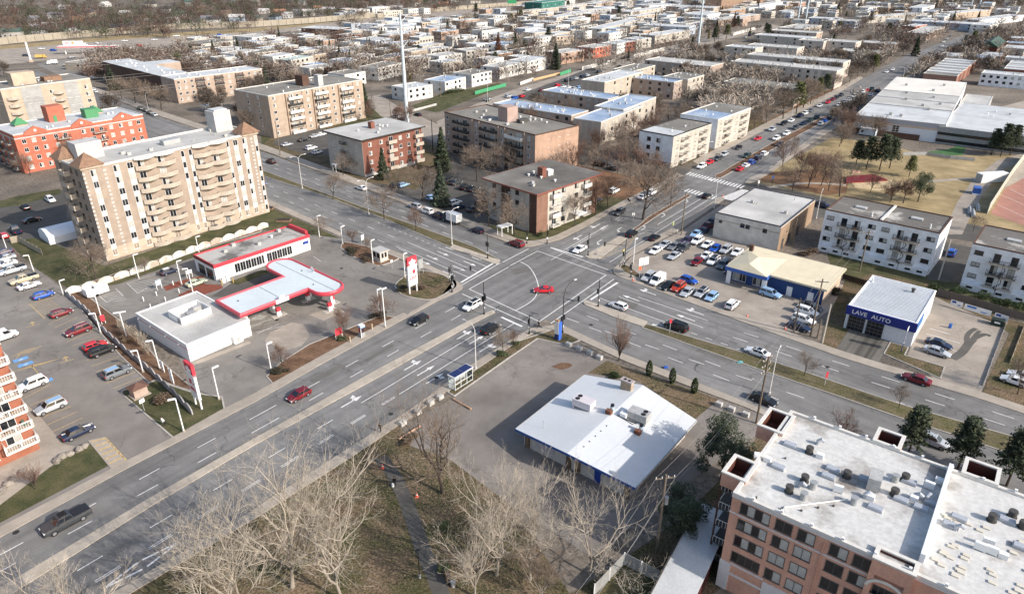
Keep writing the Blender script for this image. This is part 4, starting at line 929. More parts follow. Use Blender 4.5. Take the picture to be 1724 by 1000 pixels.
def leaf(mb,cx,z,s,y):
 pts=[(0,-.5),(.06,-.18),(.38,-.24),(.3,-.1),(.55,.1),(.44,.14),(.48,.34),(.26,.28),(.22,.38),(.1,.22),(.14,.52),(.05,.46),(0,.62)]
 pts=pts+[(-x,zz) for x,zz in pts[::-1][1:-1]]
 n=len(mb.v); k=len(pts)
 mb.v += [(cx+x*s,y,z+zz*s) for x,zz in pts]+[(cx+x*s,y-.04,z+zz*s) for x,zz in pts]
 mb.f += [tuple(range(n,n+k)),tuple(range(n+2*k-1,n+k-1,-1))]+[(n+i,n+(i+1) % k,n+k+(i+1) % k,n+k+i) for i in range(k)]
 return mb
lf=MB(); leaf(lf,9.2,5.2,1.3,-.14); lf.build('leaf_emblem',WHITE,wp)
lf=MB(); leaf(lf,0,5.2,1.5,0); o=lf.build('leaf_emblem',WHITE,cz,(hd1-1.2,yhi*.35,0)); o.rotation_euler.z=math.pi/2
for x,y in ((3.2,4.8),(9.4,4.8),(18.8,-2.6),(18.8,5.5),(18.8,14)):
 MB().box(-.25,.25,-.6,.6,0,4.14).build('column',WHITE,cz,(x,y,0))
for x,y in ((3,6),(20,9),(17.5,1)):MB().cyl(0,0,4.72,4.95,.12,k=8).build('roof_drain',VENTD,cz,(x,y,0))
PUMPM=MB().box(-.45,.45,-.3,.3,.15,1.1).mesh('fuel_pump',WHITE); PTOP=MB().box(-.46,.46,-.31,.31,1.1,1.9).mesh('display',RED); PISL=MB().box(-1.6,1.6,-.7,.7,.0,.14).mesh('plinth',KERB); PNOZ=MB().tube([(.5,0,1.5),(.7,0,1.3),(.72,0,.6),(.5,0,.4)],.035,5).mesh('hose',BLACK)
for i,(x,y,l) in enumerate(((17.8,-3.6,'white and red fuel pump by the front column under the rounded canopy end'),(20.0,-1.4,'white and red fuel pump behind the front column under the rounded canopy end'),(17.6,4.2,'white and red fuel pump in the middle of the canopy head'),(9.4,2.6,'white and red fuel pump under the canopy stem near the white logo panel'),(18.8,12,'white and red fuel pump under the far rounded end of the canopy'))):
 m4=Matrix.Rotation(R(49),4,'Z') @ Vector((x,y,0)); p=c0+Vector((m4.x,m4.y,0))
 t=thing('fuel_pump',l,'fuel pump',(p.x,p.y,0),R(49),'pumps under the canopy'); mo('cabinet',PUMPM,t); mo('display',PTOP,t); mo('plinth',PISL,t); mo('hose',PNOZ,t)
# --- big brick residence at the lower right
def onwall(B,px,py,off=0.0):
 """(along, height) on the R face of a building where the photo pixel hits it"""
 q=G(px,py); o=Vector((0,0,HC)); dv=q-o
 a=R(B.az); nx=Vector((math.sin(a),-math.cos(a),0)); p0=B.root.location+nx*off
 t=nx.dot(p0-o)/nx.dot(dv); p=o+dv*t; e=p-B.root.location
 return e.x*math.cos(a)+e.y*math.sin(a),p.z
fB=G(1234,832,14.1)
B=building('brick_residence','four storey salmon brick residence with stained white roof crowded with vents, lower right corner',W(fB.x,fB.y),None,None,14.1,SALMON,ROOFST,w=62,d=19.4,az=-38,coping=COPING,parapet=.35,cop_w=.35,cat='residence')
BR=B; w,d=B.w,B.d
GBF=flat('grey_bronze_frame',S('#5b5550'))
for k,zc in enumerate((12.85,10.5,8.05,5.55)):
 for a,ww in ((2.7,3.3),(5.85,1.8),(8.2,1.8),(11.45,1.8),(13.75,1.8)):win(B,'R',a,zc-.75,ww,1.5,GBF,random.choice((0,1,1,1,2)))
for k in range(4):
 for a in (31,35,39.5,44,49,54,59):win(B,'R',a,1.9+k*2.75,1.8,1.55,MATS['grey_bronze_frame'])
 for a in (1.0,8.5,13):win(B,'L',a,1.9+k*2.75,1.4,1.4,MATS['grey_bronze_frame'])
xa,z1=onwall(B,1310,862); xb,z2=onwall(B,1400,935); 
LAV=flat('pale_lilac_stone',S('#cdc5c2'))
MB().box(-.06,w,-.06,0,13.8,14.08).box(-.06,w,-.06,0,11.6,11.78).box(-.06,0,0,d,13.8,14.08).box(-.06,0,0,d,11.6,11.78).build('stone_band',LAV,B.root)
MB().box(-.08,1.2,-.08,0,-.3,4.3).box(5.0,w,-.08,0,-.3,4.1).box(1.2,5.0,-.07,0,2.6,2.9).box(1.2,5.0,-.07,0,4.2,4.45).build('stone_base',LAV,B.root)
MB().tube([(10.0,-.1,0),(10.0,-.1,13.3)],.06,6).build('drain_pipe',SALMON,B.root)
# corner boxes that rise above the roof (brown inside), and the arched bay
REDI=flat('brown_metal_lining',S('#5e3226'))
def popbox(x0,x1,y0,y1,zb,zt,nm='parapet_box',lift=.5):
 t=.3; o=MB().box(x0,x1,y0,y0+t,zb,zt).box(x0,x1,y1-t,y1,zb,zt).box(x0,x0+t,y0+t,y1-t,zb,zt).box(x1-t,x1,y0+t,y1-t,zb,zt).build(nm,SALMON,B.root)
 MB().box(x0-.08,x1+.08,y0-.08,y0+t+.05,zt,zt+.18).box(x0-.08,x1+.08,y1-t-.05,y1+.08,zt,zt+.18).box(x0-.08,x0+t+.05,y0+t+.05,y1-t-.05,zt,zt+.18).box(x1-t-.05,x1+.08,y0+t+.05,y1-t-.05,zt,zt+.18).build('coping',COPING,o)
 MB().box(x0+t,x1-t,y0+t,y0+t+.04,zb+.1,zt-.02).box(x0+t,x1-t,y1-t-.04,y1-t,zb+.1,zt-.02).box(x0+t,x0+t+.04,y0+t+.04,y1-t-.04,zb+.1,zt-.02).box(x1-t-.04,x1-t,y0+t+.04,y1-t-.04,zb+.1,zt-.02).box(x0+t,x1-t,y0+t,y1-t,zb,zb+.1).build('lining',REDI,o); return o
popbox(-2.3,.5,2.3,6.2,12.6,14.45); popbox(-2.3,.9,13.5,18.2,12.6,14.45); popbox(10.0,13.0,19.2,22.4,12.4,14.45); popbox(19.5,23,19.2,22.6,12.4,14.45)
PBX=popbox(14.5,18.3,-.5,1.5,12.6,14.45)
mb=MB()
for x in (14.5,17.75):mb.box(x,x+.55,-.5,0,-.3,12.6)
mb.build('bay_pillar',SALMON,B.root)
ar=MB()
for i in range(12):
 a0,a1=math.pi*i/12,math.pi*(i+1)/12
 ar.quad((16.3-1.55*math.cos(a0),-.56,10.9+1.1*math.sin(a0)),(16.3-1.55*math.cos(a1),-.56,10.9+1.1*math.sin(a1)),(16.3-1.85*math.cos(a1),-.56,10.9+1.45*math.sin(a1)),(16.3-1.85*math.cos(a0),-.56,10.9+1.45*math.sin(a0)))
ar.build('arch_trim',COPING,PBX)
for k in range(4):MB().box(15.05,17.75,-.42,-.3,.9+k*2.75,1.7+k*2.75).build('balcony_wall',flat('taupe_panel',S('#8b7c6c')),B.root); win(B,'R',16.3,.5+k*2.75,2.2,2.2,MATS['grey_bronze_frame'],0)
# steel balcony stack on the left side
st=MB()
for y in (2.6,6.0):st.box(-2.3,-2.1,y-.1,y+.1,-.3,12.6)
st.build('steel_post',flat('brown_steel',S('#4b2e26')),B.root)
for k in range(5):
 MB().box(-2.2,0,2.5,6.1,.9+k*2.7,1.05+k*2.7).build('balcony_floor',VENTD,B.root)
 r_=MB().box(-2.2,-2.1,2.7,5.9,1.9+k*2.7,1.97+k*2.7).box(-2.1,0,2.5,2.56,1.9+k*2.7,1.97+k*2.7)
 for i in range(6):r_.box(-2.1+.4*i,-2.06+.4*i,2.5,2.54,1.05+k*2.7,1.9+k*2.7)
 r_.build('balcony_railing',RAILW,B.root)
# divider wall and roof plant
MB().box(18.1,18.55,2.2,19.2,14.15,15.2).build('divider_parapet',flat('white_capping',S('#d9dcdf')),B.root)
def roofkit(kind,x,y,rz=0,s=1.0):
 k='k_'+kind
 if k not in VM:
  v=MB(); m_=VENT
  if kind == 'fan':v.cyl(0,0,0,.12,.5,k=14).cyl(0,0,.12,.75,.4,.44,k=14).tube([(0,0,.7),(0,0,.9)],[.46,.42],14); m_=VENTD
  elif kind == 'grey_fan':v.cyl(0,0,0,.85,.4,.36,k=14).cyl(0,0,.85,.95,.42,k=14); m_=GALV
  elif kind == 'hatch':v.box(-.75,.75,-.45,.45,0,.28).box(-.68,.68,-.38,.38,.28,.36); m_=flat('bluish_skylight',S('#a6abb2'),.25,.5)
  elif kind == 'tall':v.box(-.65,.65,-1.1,1.1,.1,1.7).box(-.5,.5,-.9,.9,0,.1); m_=VENT
  elif kind == 'box':v.box(-.4,.4,-.3,.3,0,.6); m_=WHITE
  elif kind == 'pad':v.box(-.33,.33,-.2,.2,0,.14); m_=flat('cream_paver',S('#cfc6b2'))
  elif kind == 'plug':v.cyl(0,0,0,.18,.12,k=8); m_=VENTD
  elif kind == 'duct':v.tube([(0,0,0),(0,0,.55),(.35,0,.8),(.7,0,.55)],.22,8); m_=flat('bluish_skylight',S('#a6abb2'),.25,.5)
  elif kind == 'cond':v.box(-.5,.5,-.2,.2,.1,.95).box(-.5,-.42,-.2,.2,0,.1).box(.42,.5,-.2,.2,0,.1); m_=WHITE
  VM[k]=v.mesh({'fan':'exhaust_fan','grey_fan':'exhaust_fan','hatch':'skylight','tall':'air_handler','box':'vent_box','pad':'paver','plug':'roof_drain','duct':'duct','cond':'condenser'}[kind],m_)
 o=mo(VM[k].name.split('.')[0],VM[k],B.root,(x,y,B.zr),rz); o.scale=(s,s,s); return o
def bl(px,py,z=14.15):
 q=G(px,py,z); e=q-B.root.location; a=R(B.az)
 return e.x*math.cos(a)+e.y*math.sin(a),-e.x*math.sin(a)+e.y*math.cos(a)
for k,px,py in (('fan',1328,828),('grey_fan',1352,840),('fan',1354,810),('fan',1362,762),('grey_fan',1437,848),('fan',1505,833),('fan',1425,803),('fan',1523,808),('grey_fan',1506,810),('fan',1669,876),('fan',1703,870),('fan',1721,888),('grey_fan',1368,822),('plug',1349,860),('plug',1377,855),('plug',1403,852),('plug',1316,857),('plug',1273,838),('plug',1322,772)):
 roofkit(k,*bl(px,py))
for k,px,py,rz in (('hatch',1330,750,0),('hatch',1310,787,0),('hatch',1402,791,0),('hatch',1394,803,0),('hatch',1458,808,.1),('hatch',1516,842,0),('hatch',1530,812,0),('hatch',1473,856,0),('hatch',1550,856,0),('hatch',1614,873,0),('hatch',1600,885,0),('hatch',1568,848,0),('hatch',1695,877,0),('hatch',1719,922,0),('box',1380,770,0),('box',1275,770,.4),('box',1292,776,0),('cond',1410,828,.2),('cond',1563,822,0),('tall',1470,818,.1),('duct',1376,748,.5),('duct',1558,842,1.2),('duct',1345,820,0),('duct',1455,838,.8),('cond',1648,925,0),('cond',1668,932,0),('box',1688,938,0),('cond',1662,918,.1),('duct',1608,892,.3),('box',1465,840,0),('duct',1540,838,0),('box',1580,812,0),('box',1538,842,0)):
 roofkit(k,*bl(px,py),rz)
for i in range(46):
 x,y=random.uniform(18.8,30),random.uniform(2,11.5)
 roofkit('pad',x,y,0)
roofkit('pad',20,3)
a_,b_=bl(1320,855),bl(1427,842)
MB().tube([(a_[0],a_[1],14.3),(b_[0],b_[1],14.3)],.08,6).build('roof_pipe',WHITE,B.root)
lamp_me=MB().box(-.14,.14,-.14,.14,0,.28).mesh('parapet_lamp',WHITE)
for i in range(9):
 mo('parapet_lamp',lamp_me,B.root,(2.2+i*3.1,.12,14.55)); mo('parapet_lamp',lamp_me,B.root,(3.0+i*3.1,d-.12,14.55))
finish(B)
# covered ramp with white roof beside the residence
pts=[G(1210,835,3),G(1108,985,3),G(1168,1000,3),G(1216,880,3)]
f0=G(1098,1000,3.0); b0=thing('covered_ramp','long low annex with bright white roof beside the brick residence','annex',(f0.x,f0.y,0),R(58))
MB().box(0,17,-4.2,0,-.2,2.9).build('wall',flat('maroon_cladding',S('#4d2527')),b0); MB().box(-.1,17.1,-4.3,.1,2.9,3.05).build('roof',ROOFW,b0); MB().box(-.12,17,.1,.25,2.8,3.2).build('edge_trim',VENTD,b0)
# --- restaurant with low white gable roof
e2=G(868,722,3.3); rz=R(-38.5)
RB=thing('restaurant','low corner restaurant with big white gable roof, blue eaves and a brick chimney','restaurant',(e2.x,e2.y,0),rz); w,d=20.6,19.2
m=MB(); zr,ze,t=4.75,3.3,.28; rx=w*.5
pr=[(0,0,ze),(rx,-1.3,zr),(w,0,ze),(w,d,ze),(rx,d+1.4,zr),(0,d,ze)]
m.v += pr+[(x,y,z-t) for x,y,z in pr]
m.f += [(0,1,4,5),(1,2,3,4),(6,11,10,7),(7,10,9,8),(0,6,7,1),(1,7,8,2),(2,8,9,3),(3,9,10,4),(4,10,11,5),(5,11,6,0)]
RROOF=m.build('roof',mat('white_painted_roof',S('#c8cbcc'),.65,.03,.15,big=(.08,.07),fine=(2.5,.04),stretch=(1,.12,1)),RB)
m=MB(); P=[(-.02,-.06,ze),(rx,-1.38,zr),(w+.02,-.06,ze)]
for (a,b) in zip(P,P[1:]):
 m.v += [(a[0],a[1],a[2]+.03),(b[0],b[1],b[2]+.03),(b[0],b[1],b[2]-.4),(a[0],a[1],a[2]-.4),(a[0],a[1]+.05,a[2]+.03),(b[0],b[1]+.05,b[2]+.03),(b[0],b[1]+.05,b[2]-.4),(a[0],a[1]+.05,a[2]-.4)]
 n=len(m.v)-8; m.f += [(n,n+1,n+2,n+3),(n+7,n+6,n+5,n+4),(n,n+4,n+5,n+1),(n+3,n+2,n+6,n+7)]
m.build('blue_eave',flat('blue_eave_paint',S('#22559c')),RB)
m=MB(); x0,x1,y0,y1=.9,w-1.2,1.0,d-.8
m.v += [(x0,y0,-.2),(x1,y0,-.2),(x1,y1,-.2),(x0,y1,-.2),(x0,y0,3.05),(rx,y0,4.4),(x1,y0,3.05),(x1,y1,3.05),(rx,y1,4.4),(x0,y1,3.05)]
m.f += [(0,1,6,5,4),(2,3,9,8,7),(0,4,9,3),(1,2,7,6)]
m.build('wall',flat('whitewashed_wall',S('#b6b0a8'),var=.12),RB)
for x in (1.2,8.8,10.4,18.6):MB().box(x,x+.8,.82,1.05,-.2,3.1).build('stone_pier',mat('fieldstone',S('#6e5a45'),.9,.35,2.2),RB)
for x,ww,hh,z in ((4.9,3.2,1.7,1.0),(14.2,1.1,2.1,.1)):MB().box(x-ww/2,x+ww/2,.9,1.02,z,z+hh).build('boarded_window' if ww > 2 else 'blue_door',flat('lilac_board',S('#a9a6ad')) if ww > 2 else BLUEP,RB)
gu=MB().box(w-.02,w+.12,.1,d-.1,3.08,3.33).box(-.12,.02,.1,d-.1,3.08,3.33).build('gutter',VENT,RB)
def zroof(x):return ze+(zr-ze)*(1-abs(x-rx)/rx)
ch=MB().box(-.95,.95,-.45,.45,-1,1.5).build('chimney',mat('tan_chimney_brick',S('#a08a70'),.9,.2,2.5),RB,(8.6,d-.9,zroof(8.6)))
cc=MB().box(-1.08,1.08,-.56,.56,1.5,1.72).build('chimney_cap',flat('mauve_cap',S('#a99c98')),ch); MB().box(-.6,-.15,-.25,.25,1.72,1.76).box(.15,.6,-.25,.25,1.72,1.76).build('flue',BLACK,cc)
for x,y,c,n_ in ((5.6,10.2,flat('mauve_unit',S('#c9c0c2')),-.9),(14.0,12.6,VENT,.9)):
 u=MB().box(-1.6,1.6,-.95,.95,.35,1.55).box(-1.5,-1.3,-.9,.9,-.3,.35).box(1.3,1.5,-.9,.9,-.3,.35).build('rooftop_unit',c,RB,(x,y,zroof(x))); u.rotation_euler.z=.06
 for yy in (-.42,.42):MB().cyl(n_,yy,1.55,1.62,.36,k=14).build('fan_grille',BLACK,u)
for x,y in ((10.1,11.2),(15.6,10.4)):
 f_=MB().cyl(0,0,-.1,1.0,.38,.32,k=12).build('exhaust_stack',flat('blue_shaded_white_metal',S('#b9cbd6'),metal=.3),RB,(x,y,zroof(x)))  # white stack, its bluish shade is put into the base colour
 MB().cyl(.02,0,1.0,1.35,.26,.3,k=12).build('dark_cap',BLACK,f_); MB().box(-.6,.35,-1.05,-.35,-.1,.65).build('rusty_housing',mat('rusty_metal',S('#7a4a35'),.9,.4,3),f_)
tk=MB().box(-.5,.5,-.4,.4,.1,.75).box(-.55,.55,-.45,.45,.75,.8).build('vent_box',WHITE,RB,(12.1,11.4,zroof(12.1))); MB().box(-1.9,2.4,-.5,-.3,.05,.14).box(-1.2,.8,.5,.6,.02,.1).build('conduit',VENTD,tk)
MB().tube([(3.6,2.2,zroof(3.6)),(3.6,2.2,zroof(3.6)+1.5)],.03,5).tube([(3.3,2.2,zroof(3.6)+1.2),(3.9,2.2,zroof(3.6)+1.2)],.02,5).build('antenna',VENT,RB)
for y in (1.5,3,4.6,6.1,7.7):MB().cyl(0,0,-.05,.12,.09,k=6).build('roof_plug',VENTD,RB,(rx+1.0,y,zroof(rx+1)))
# --- orange balcony building cut by the left edge
B=building('apartment_building','orange brick block with stacked white framed balconies, cut by the left edge',W(-91.2,60.6),None,None,18.5,wallm('vivid_orange_brick','#bb6438'),ROOFW,w=30,d=20,az=51)
w=B.w
for k in range(6):
 balc(B,'R',w-2.1,2.6+k*2.75,4.2,1.9,RAILW,'bars'); win(B,'R',w-2.6,2.7+k*2.75,2.0,2.0)
 rp=MB().box(w-4.45,w-4.3,-1.95,-1.8,2.4+k*2.75,3.65+k*2.75).box(w-2.4,w-2.2,-1.96,-1.82,2.4+k*2.75,3.65+k*2.75).box(w-.35,w-.2,-1.95,-1.8,2.4+k*2.75,3.65+k*2.75).box(w-4.4,w-.2,-1.98,-1.84,3.55+k*2.75,3.72+k*2.75).box(w-4.4,w-.2,-1.98,-1.84,2.35+k*2.75,2.55+k*2.75).build('balcony_frame',RAILW,B.root)
 for a in (7,11,15,19,22.5):win(B,'R',a,1.4+k*2.75,2.2,1.6)
 MB().box(4,w-5,-.04,0,.95+k*2.75,1.2+k*2.75).build('stone_band',PALEST,B.root)
finish(B)
# --- white arched tent and gate-house kiosks
t0=G(49,414); tn=thing('storage_tent','white fabric vehicle tent with ridged roof beside the tower','tent',(t0.x+2.2,t0.y+3.2,0),R(48))
m=MB(); L_,Wd=8.5,8.0; prof=[(-Wd/2,0),(-Wd/2,1.9),(-Wd*.3,2.9),(0,3.4),(Wd*.3,2.9),(Wd/2,1.9),(Wd/2,0)]
n=len(prof); m.v += [(x,0,z) for x,z in prof]+[(x,L_,z) for x,z in prof]; m.f += [tuple(range(n)),tuple(range(2*n-1,n-1,-1))]+[(i,i+1,n+i+1,n+i) for i in range(n-1)]
o=m.build('canvas',flat('white_canvas',S('#dde1e6')),tn); o.rotation_euler.z=R(-90)
def kiosk(label,px,py,az,w_,d_,h_,wall_,roof_,hipz,win_=True):
 p=G(px,py,.1); t=thing('kiosk',label,'kiosk',(p.x,p.y,.1),R(az))
 wl=MB().box(-w_/2,w_/2,-d_/2,d_/2,0,h_).build('wall',wall_,t); e=.35
 m=MB(); c=[(-w_/2-e,-d_/2-e,h_),(w_/2+e,-d_/2-e,h_),(w_/2+e,d_/2+e,h_),(-w_/2-e,d_/2+e,h_)]
 if hipz:
  for i in range(4):m.quad(c[i],c[(i+1) % 4],(0,0,h_+hipz))
  m.quad(*c[::-1])
 else:m.box(-w_/2-e,w_/2+e,-d_/2-e,d_/2+e,h_,h_+.25)
 m.build('roof',roof_,t)
 if win_:
  for x in (-w_/4,w_/4):MB().box(x-w_*.17,x+w_*.17,-d_/2-.04,-d_/2,1.0,h_-.3).build('window',GLASS,t)
  for y in (-d_/5,d_/5):MB().box(w_/2,w_/2+.04,y-d_*.13,y+d_*.13,1.0,h_-.3).build('window',GLASS,t)
 MB().box(-w_/2-.3,w_/2+.3,-d_/2-.3,d_/2+.3,-.1,.12).build('plinth',CONC,t); return t
kiosk('small pay booth with flat roof and windows on the planted station island',641,437,-42,3.0,2.4,2.5,flat('booth_wall',S('#c2b9aa')),ROOFL,0)
kiosk('little brick utility hut with hipped brown roof at the parking lot corner',235,664,51,2.3,1.9,1.7,wallm('hut_brick','#c9a890'),flat('hut_shingle',S('#6b4a3a')),.8,False)
# --- far houses, rows and shops
def far(label,F,Rt,d,h,wall,roof,nr=None,nl=2,L=None,group=None,az=None,cat='house',name='row_house',seed=0):
 f,r=G(F[0],F[1],h),G(Rt[0],Rt[1],h); v=r-f; w=math.hypot(v.x,v.y)
 if L:l=G(L[0],L[1],h); d=math.hypot(l.x-f.x,l.y-f.y)
 a=math.degrees(math.atan2(v.y,v.x)); a=a if az is None else az
 a=max(30,min(68,a))
 B=building(name,label,W(f.x,f.y),None,None,h,wall,roof,cat,group,w=w,d=d,az=a,parapet=.25,coping=COPING)
 fl=max(1,int(h/2.7)); nr=nr if nr is not None else max(2,min(7,int(w/3.6))); fr=FRAMED if wall in (WHB,CREAM,PEACH,MATS.get('sunny_white')) else FRAME
 grid(B,'R',[(i+.5)/nr for i in range(nr)],min(fl,3),h-fl*2.7+.8,2.7,1.6,1.35,FRAMED,panes=False)
 nl=nl if d < 25 else max(nl,6)
 if nl:grid(B,'L',[(i+.5)/nl for i in range(nl)],min(fl,3),h-fl*2.7+.8,2.7,1.5,1.3,FRAMED,panes=False)
 vents(B,3,seed,('mush','pipe','box')); finish(B); return B
SW=wallm('sunny_white','#e6e1d6')
FAR=[
 ('white house with flat white roof just right of the near pylon',(686,150.5),(728,143.5),13,6.2,SW,ROOFW),
 ('white house with blue grey roof strip behind the clipped hedge',(749,139),(784,130.5),14,6.2,SW,ROOFB),
 ('white house with grey roof above the long green fence',(794,127),(828,120),14,6.5,SW,ROOFG),
 ('bright white house at the bare shrubs beyond the end of the green fence',(841,115),(884,105.5),14,6.5,SW,ROOFL),
 ('white house with dark side wall left of the near pylon shaft',(636,116),(677,106.5),14,6.8,SW,ROOFG),
 ('cream white house behind the near pylon shaft, second row',(688,100),(733,97),12,6.5,SW,ROOFL),
 ('tall white duplex with outside stair, second row right of the near pylon',(739,96),(778,90.5),13,7.5,SW,ROOFL),
 ('cream duplex with sunlit stair, second row, left of the rusty conifer',(785,87),(822,83),14,7,CREAM,ROOFL),
 ('white duplex with two window bays in the third row',(761,63.5),(808,62),12,7,SW,ROOFW),
 ('blue grey duplex with wide white roof left of the near pylon top',(632,69.6),(663,65),22,7,BLUEW,ROOFW),
 ('low house with orange end wall left of the blue grey duplex',(585,61),(612,57.5),14,6,ORANGE,ROOFL),
 ('white shop with blue shaded side near the highway',(636,42.6),(648,41),20,6.5,WHB,ROOFW),
 ('pale blue house behind the upper arms of the near pylon',(674,44),(691,39),18,6.5,BLUEW,ROOFW),
 ('blue grey flat roofed house beside the small dark cypress',(730,46),(768,44),18,6.5,BLUEW,ROOFL),
 ('white hall at the far end of the highway car park',(831,27.8),(853,26),24,7,SW,ROOFW),
 ('cream row with small windows below the green highway sign',(860,22.6),(889,20),14,6.5,PEACH,ROOFL),
 ('white flat roofed house with dark trees in front, third row',(808,49),(842,49),12,6,WHB,ROOFW),
 ('white house behind the rusty conifer',(848,59.5),(860,55),14,7,SW,ROOFW),
 ('white house between the rusty conifer and the dark spruce',(850,77),(866,71),16,7,SW,ROOFB),
 ('small white gabled looking house among dark pines left of the pylon',(606,97),(620,91),9,6,SW,ROOFL),
 ('white house hidden behind the end of the six storey block',(580,127),(615,121),14,6.5,SW,ROOFG),
 ('white house with balcony stairs above the orange earth bank',(888,105),(922,97),14,7,SW,ROOFW),
 ('orange tan brick duplex with dark door, above the small green fence',(945,90.5),(984,85),14,7,wallm('apricot_brick','#c49877'),ROOFL),
 ('orange brick duplex behind bare trees, middle of the lane row',(999,82),(1029,76.5),14,7,ORANGE,ROOFL),
 ('white fronted duplex in the lane row between two brick ones',(1039,75.5),(1053,72),13,7,SW,ROOFW),
 ('red brick duplex with balconies near the end of the lane row',(1054,72),(1070,69.5),13,7,REDB,ROOFW),
 ('white and red duplex at the end of the lane row',(1072,68),(1097,64.5),14,7,CREAM,ROOFW),
 ('long cream row ending beside the second pylon',(1103,61),(1162,52),14,6.5,CREAM,ROOFW),
 ('small square white house with dark blue side, mid rows',(1037.5,50.5),(1056,48.7),14,6.5,SW,ROOFB),
 ('long cream row with white roof and blue shaded end, mid rows',(1013,49.6),(1084,32),14,7,CREAM,ROOFW),
 ('white house left of the bare grey crown, mid rows',(900,66),(933,61),12,6.5,SW,ROOFL),
 ('pale house right of the bare grey crown, mid rows',(937,62.6),(966,60),12,6.5,PEACH,ROOFL),
 ('tan house with long white roof, upper left of the mid rows',(900,56.5),(927,53.5),14,6,KG,ROOFW),
 ('cream house with long bluish shaded side, upper mid rows',(924,39),(944,36.5),36,6.5,CREAM,ROOFW),
 ('long cream row with dormer windows in the upper rows',(937,30.5),(994,20.5),14,6.5,CREAM,ROOFW),
 ('long tan row just below the teal building',(889,19.5),(950,12),12,6.5,KG,ROOFL),
 ('cream row to the right of the teal building',(952,12.5),(999,6),12,7,CREAM,ROOFL),
 ('brown and white block at the end of the teal building row',(1004,8),(1036,2.5),14,7,DKTAN,ROOFL),
 ('grey row with dark trees before it, upper centre',(978,19),(1027,15.5),14,6,GREYB,ROOFW),
 ('long bright cream row in the upper centre',(1062,21),(1117,13.5),14,7,CREAM,ROOFW),
 ('long low white warehouse at the top centre',(1093,10.4),(1145,8),30,6,WHB,ROOFW),
 ('cream row in front of the long bright cream row',(1072,28.5),(1107,24),12,6.5,PEACH,ROOFW),
 ('white house beside two dark cypress trees',(1100,41.5),(1114,39.5),22,6.5,SW,ROOFL),
 ('long blue shaded row left of the second pylon',(1160,47),(1172,43.5),44,7,BLUEW,ROOFW),
 ('grey white row behind the second pylon shaft',(1190,26.5),(1214,22),30,6.5,WHB,ROOFW),
 ('long pale row with orange end wall, above the second pylon foot',(1201,14.5),(1214,11),60,6.5,KG,ROOFW),
 ('tan row with bright windows beside the tall dark spruce',(1230,19.5),(1256,15),14,7,wallm('apricot_row_brick','#b98d63'),ROOFL),
 ('long narrow row with white roof behind purple bare trees',(1208,35),(1281,24.5),12,6,DKTAN,ROOFW),
 ('white row right of the tall dark spruce, top',(1279,10.5),(1318,4),14,7,WHB,ROOFW),
 ('blue white terraced house below the dark wood',(1411,33.5),(1420,31),30,6.5,BLUEW,ROOFW),
 ('blue white terraced house with brick party wall',(1440,37),(1450,34),26,6.5,BLUEW,ROOFL),
 ('pale mansion row with long white roof, upper right',(1460.5,30),(1563,23),14,6,CREAM,ROOFW),
 ('white square house on the skyline at the upper right',(1553,14.5),(1574,9),16,7,WHB,ROOFW),
 ('small white house in the wood at the upper right',(1462,14.5),(1486,11),16,6.5,SW,ROOFL),
 ('long cream row beneath the twin tapering pylons',(1607,23),(1669,17.5),16,6.5,PEACH,ROOFW),
 ('long white roofed row behind the boulevard bend',(1650,35),(1724,26),14,6,WHB,ROOFW),
 ('white two storey house with red edge at the boulevard bend',(1667,44),(1682,40),16,7,SW,ROOFW),
 ('blue shaded row of shops left of the white house at the bend',(1643,42),(1652,39),60,6,BLUEW,ROOFW),
 ('brown flat roofed block with pale striped roof before the bend',(1561,57.5),(1591,46),16,6,DKTAN,ROOFL),
 ('orange brick house with white roof behind the striped roof block',(1539,45.5),(1561,42),10,6.5,ORANGE,ROOFW),
 ('large beige shop with grey roof beside the highway',(338.7,75.7),(398,68.7),26,6.5,CREAM,ROOFG),
 ('white workshop with dark side, right of the beige highway shop',(424,64.5),(464,60),24,7,SW,ROOFL),
 ('cream house with pale green roof in front of the white workshop row',(490,102.7),(527.5,95.5),12,8,CREAM,mat('pale_green_roof',S('#aebdb3'),.7,.08,.3)),
 ('white house with dark side beside the pale green roof',(459,96.6),(496,91),12,7.5,SW,ROOFW),
 ('white duplex with shaded balcony side behind the six storey block',(521,116.5),(572,110.5),12,7,SW,ROOFL),
 ('tan house with flat roof behind the white L block wing',(429,90.5),(469,86),16,6.5,KG,ROOFG),
 ('low orange shed roofed house below the highway car park',(504,83.5),(528,81),10,4.5,ORANGE,ROOFW),
 ('flat brown restaurant with white roof beside the sound wall',(568,50.5),(590,47),40,5,BROWNB,ROOFW),
 ('grey station shop behind the red striped filling station canopy',(138,108),(196,97),16,4.5,PEACH,ROOFG),
 ('peach garage with grey roof right of the filling station',(262,88),(292,82.5),16,5,PEACH,ROOFG),
 ('grey blue house below the tan house, behind the white L block',(393,92),(420,84),12,7,BLUEW,ROOFL),
 ('orange edged house in the left rows near the dark pines',(545,83),(570,80),14,5.5,WHB,ROOFW),
]
for i,(lb,F,Rt,d,h,wl,rf) in enumerate(FAR):far(lb,F,Rt,d,h,wl,rf,seed=100+i,cat='shop' if 'shop' in lb else 'house')
B=far('teal glass office building at the top of the street grid',(912,5.5),(951,1),24,13,flat('teal_glass_wall',S('#256a5e')),flat('teal_roof',S('#3c7f70')),nr=6,nl=3,cat='office',name='office_building')
B=far('big tan apartment slab with balconies on the top edge',(1217,-14),(1335,-34),20,24,wallm('ruddy_tan_brick','#a98464'),ROOFG,nr=7,nl=2,cat='apartment building',name='apartment_building')
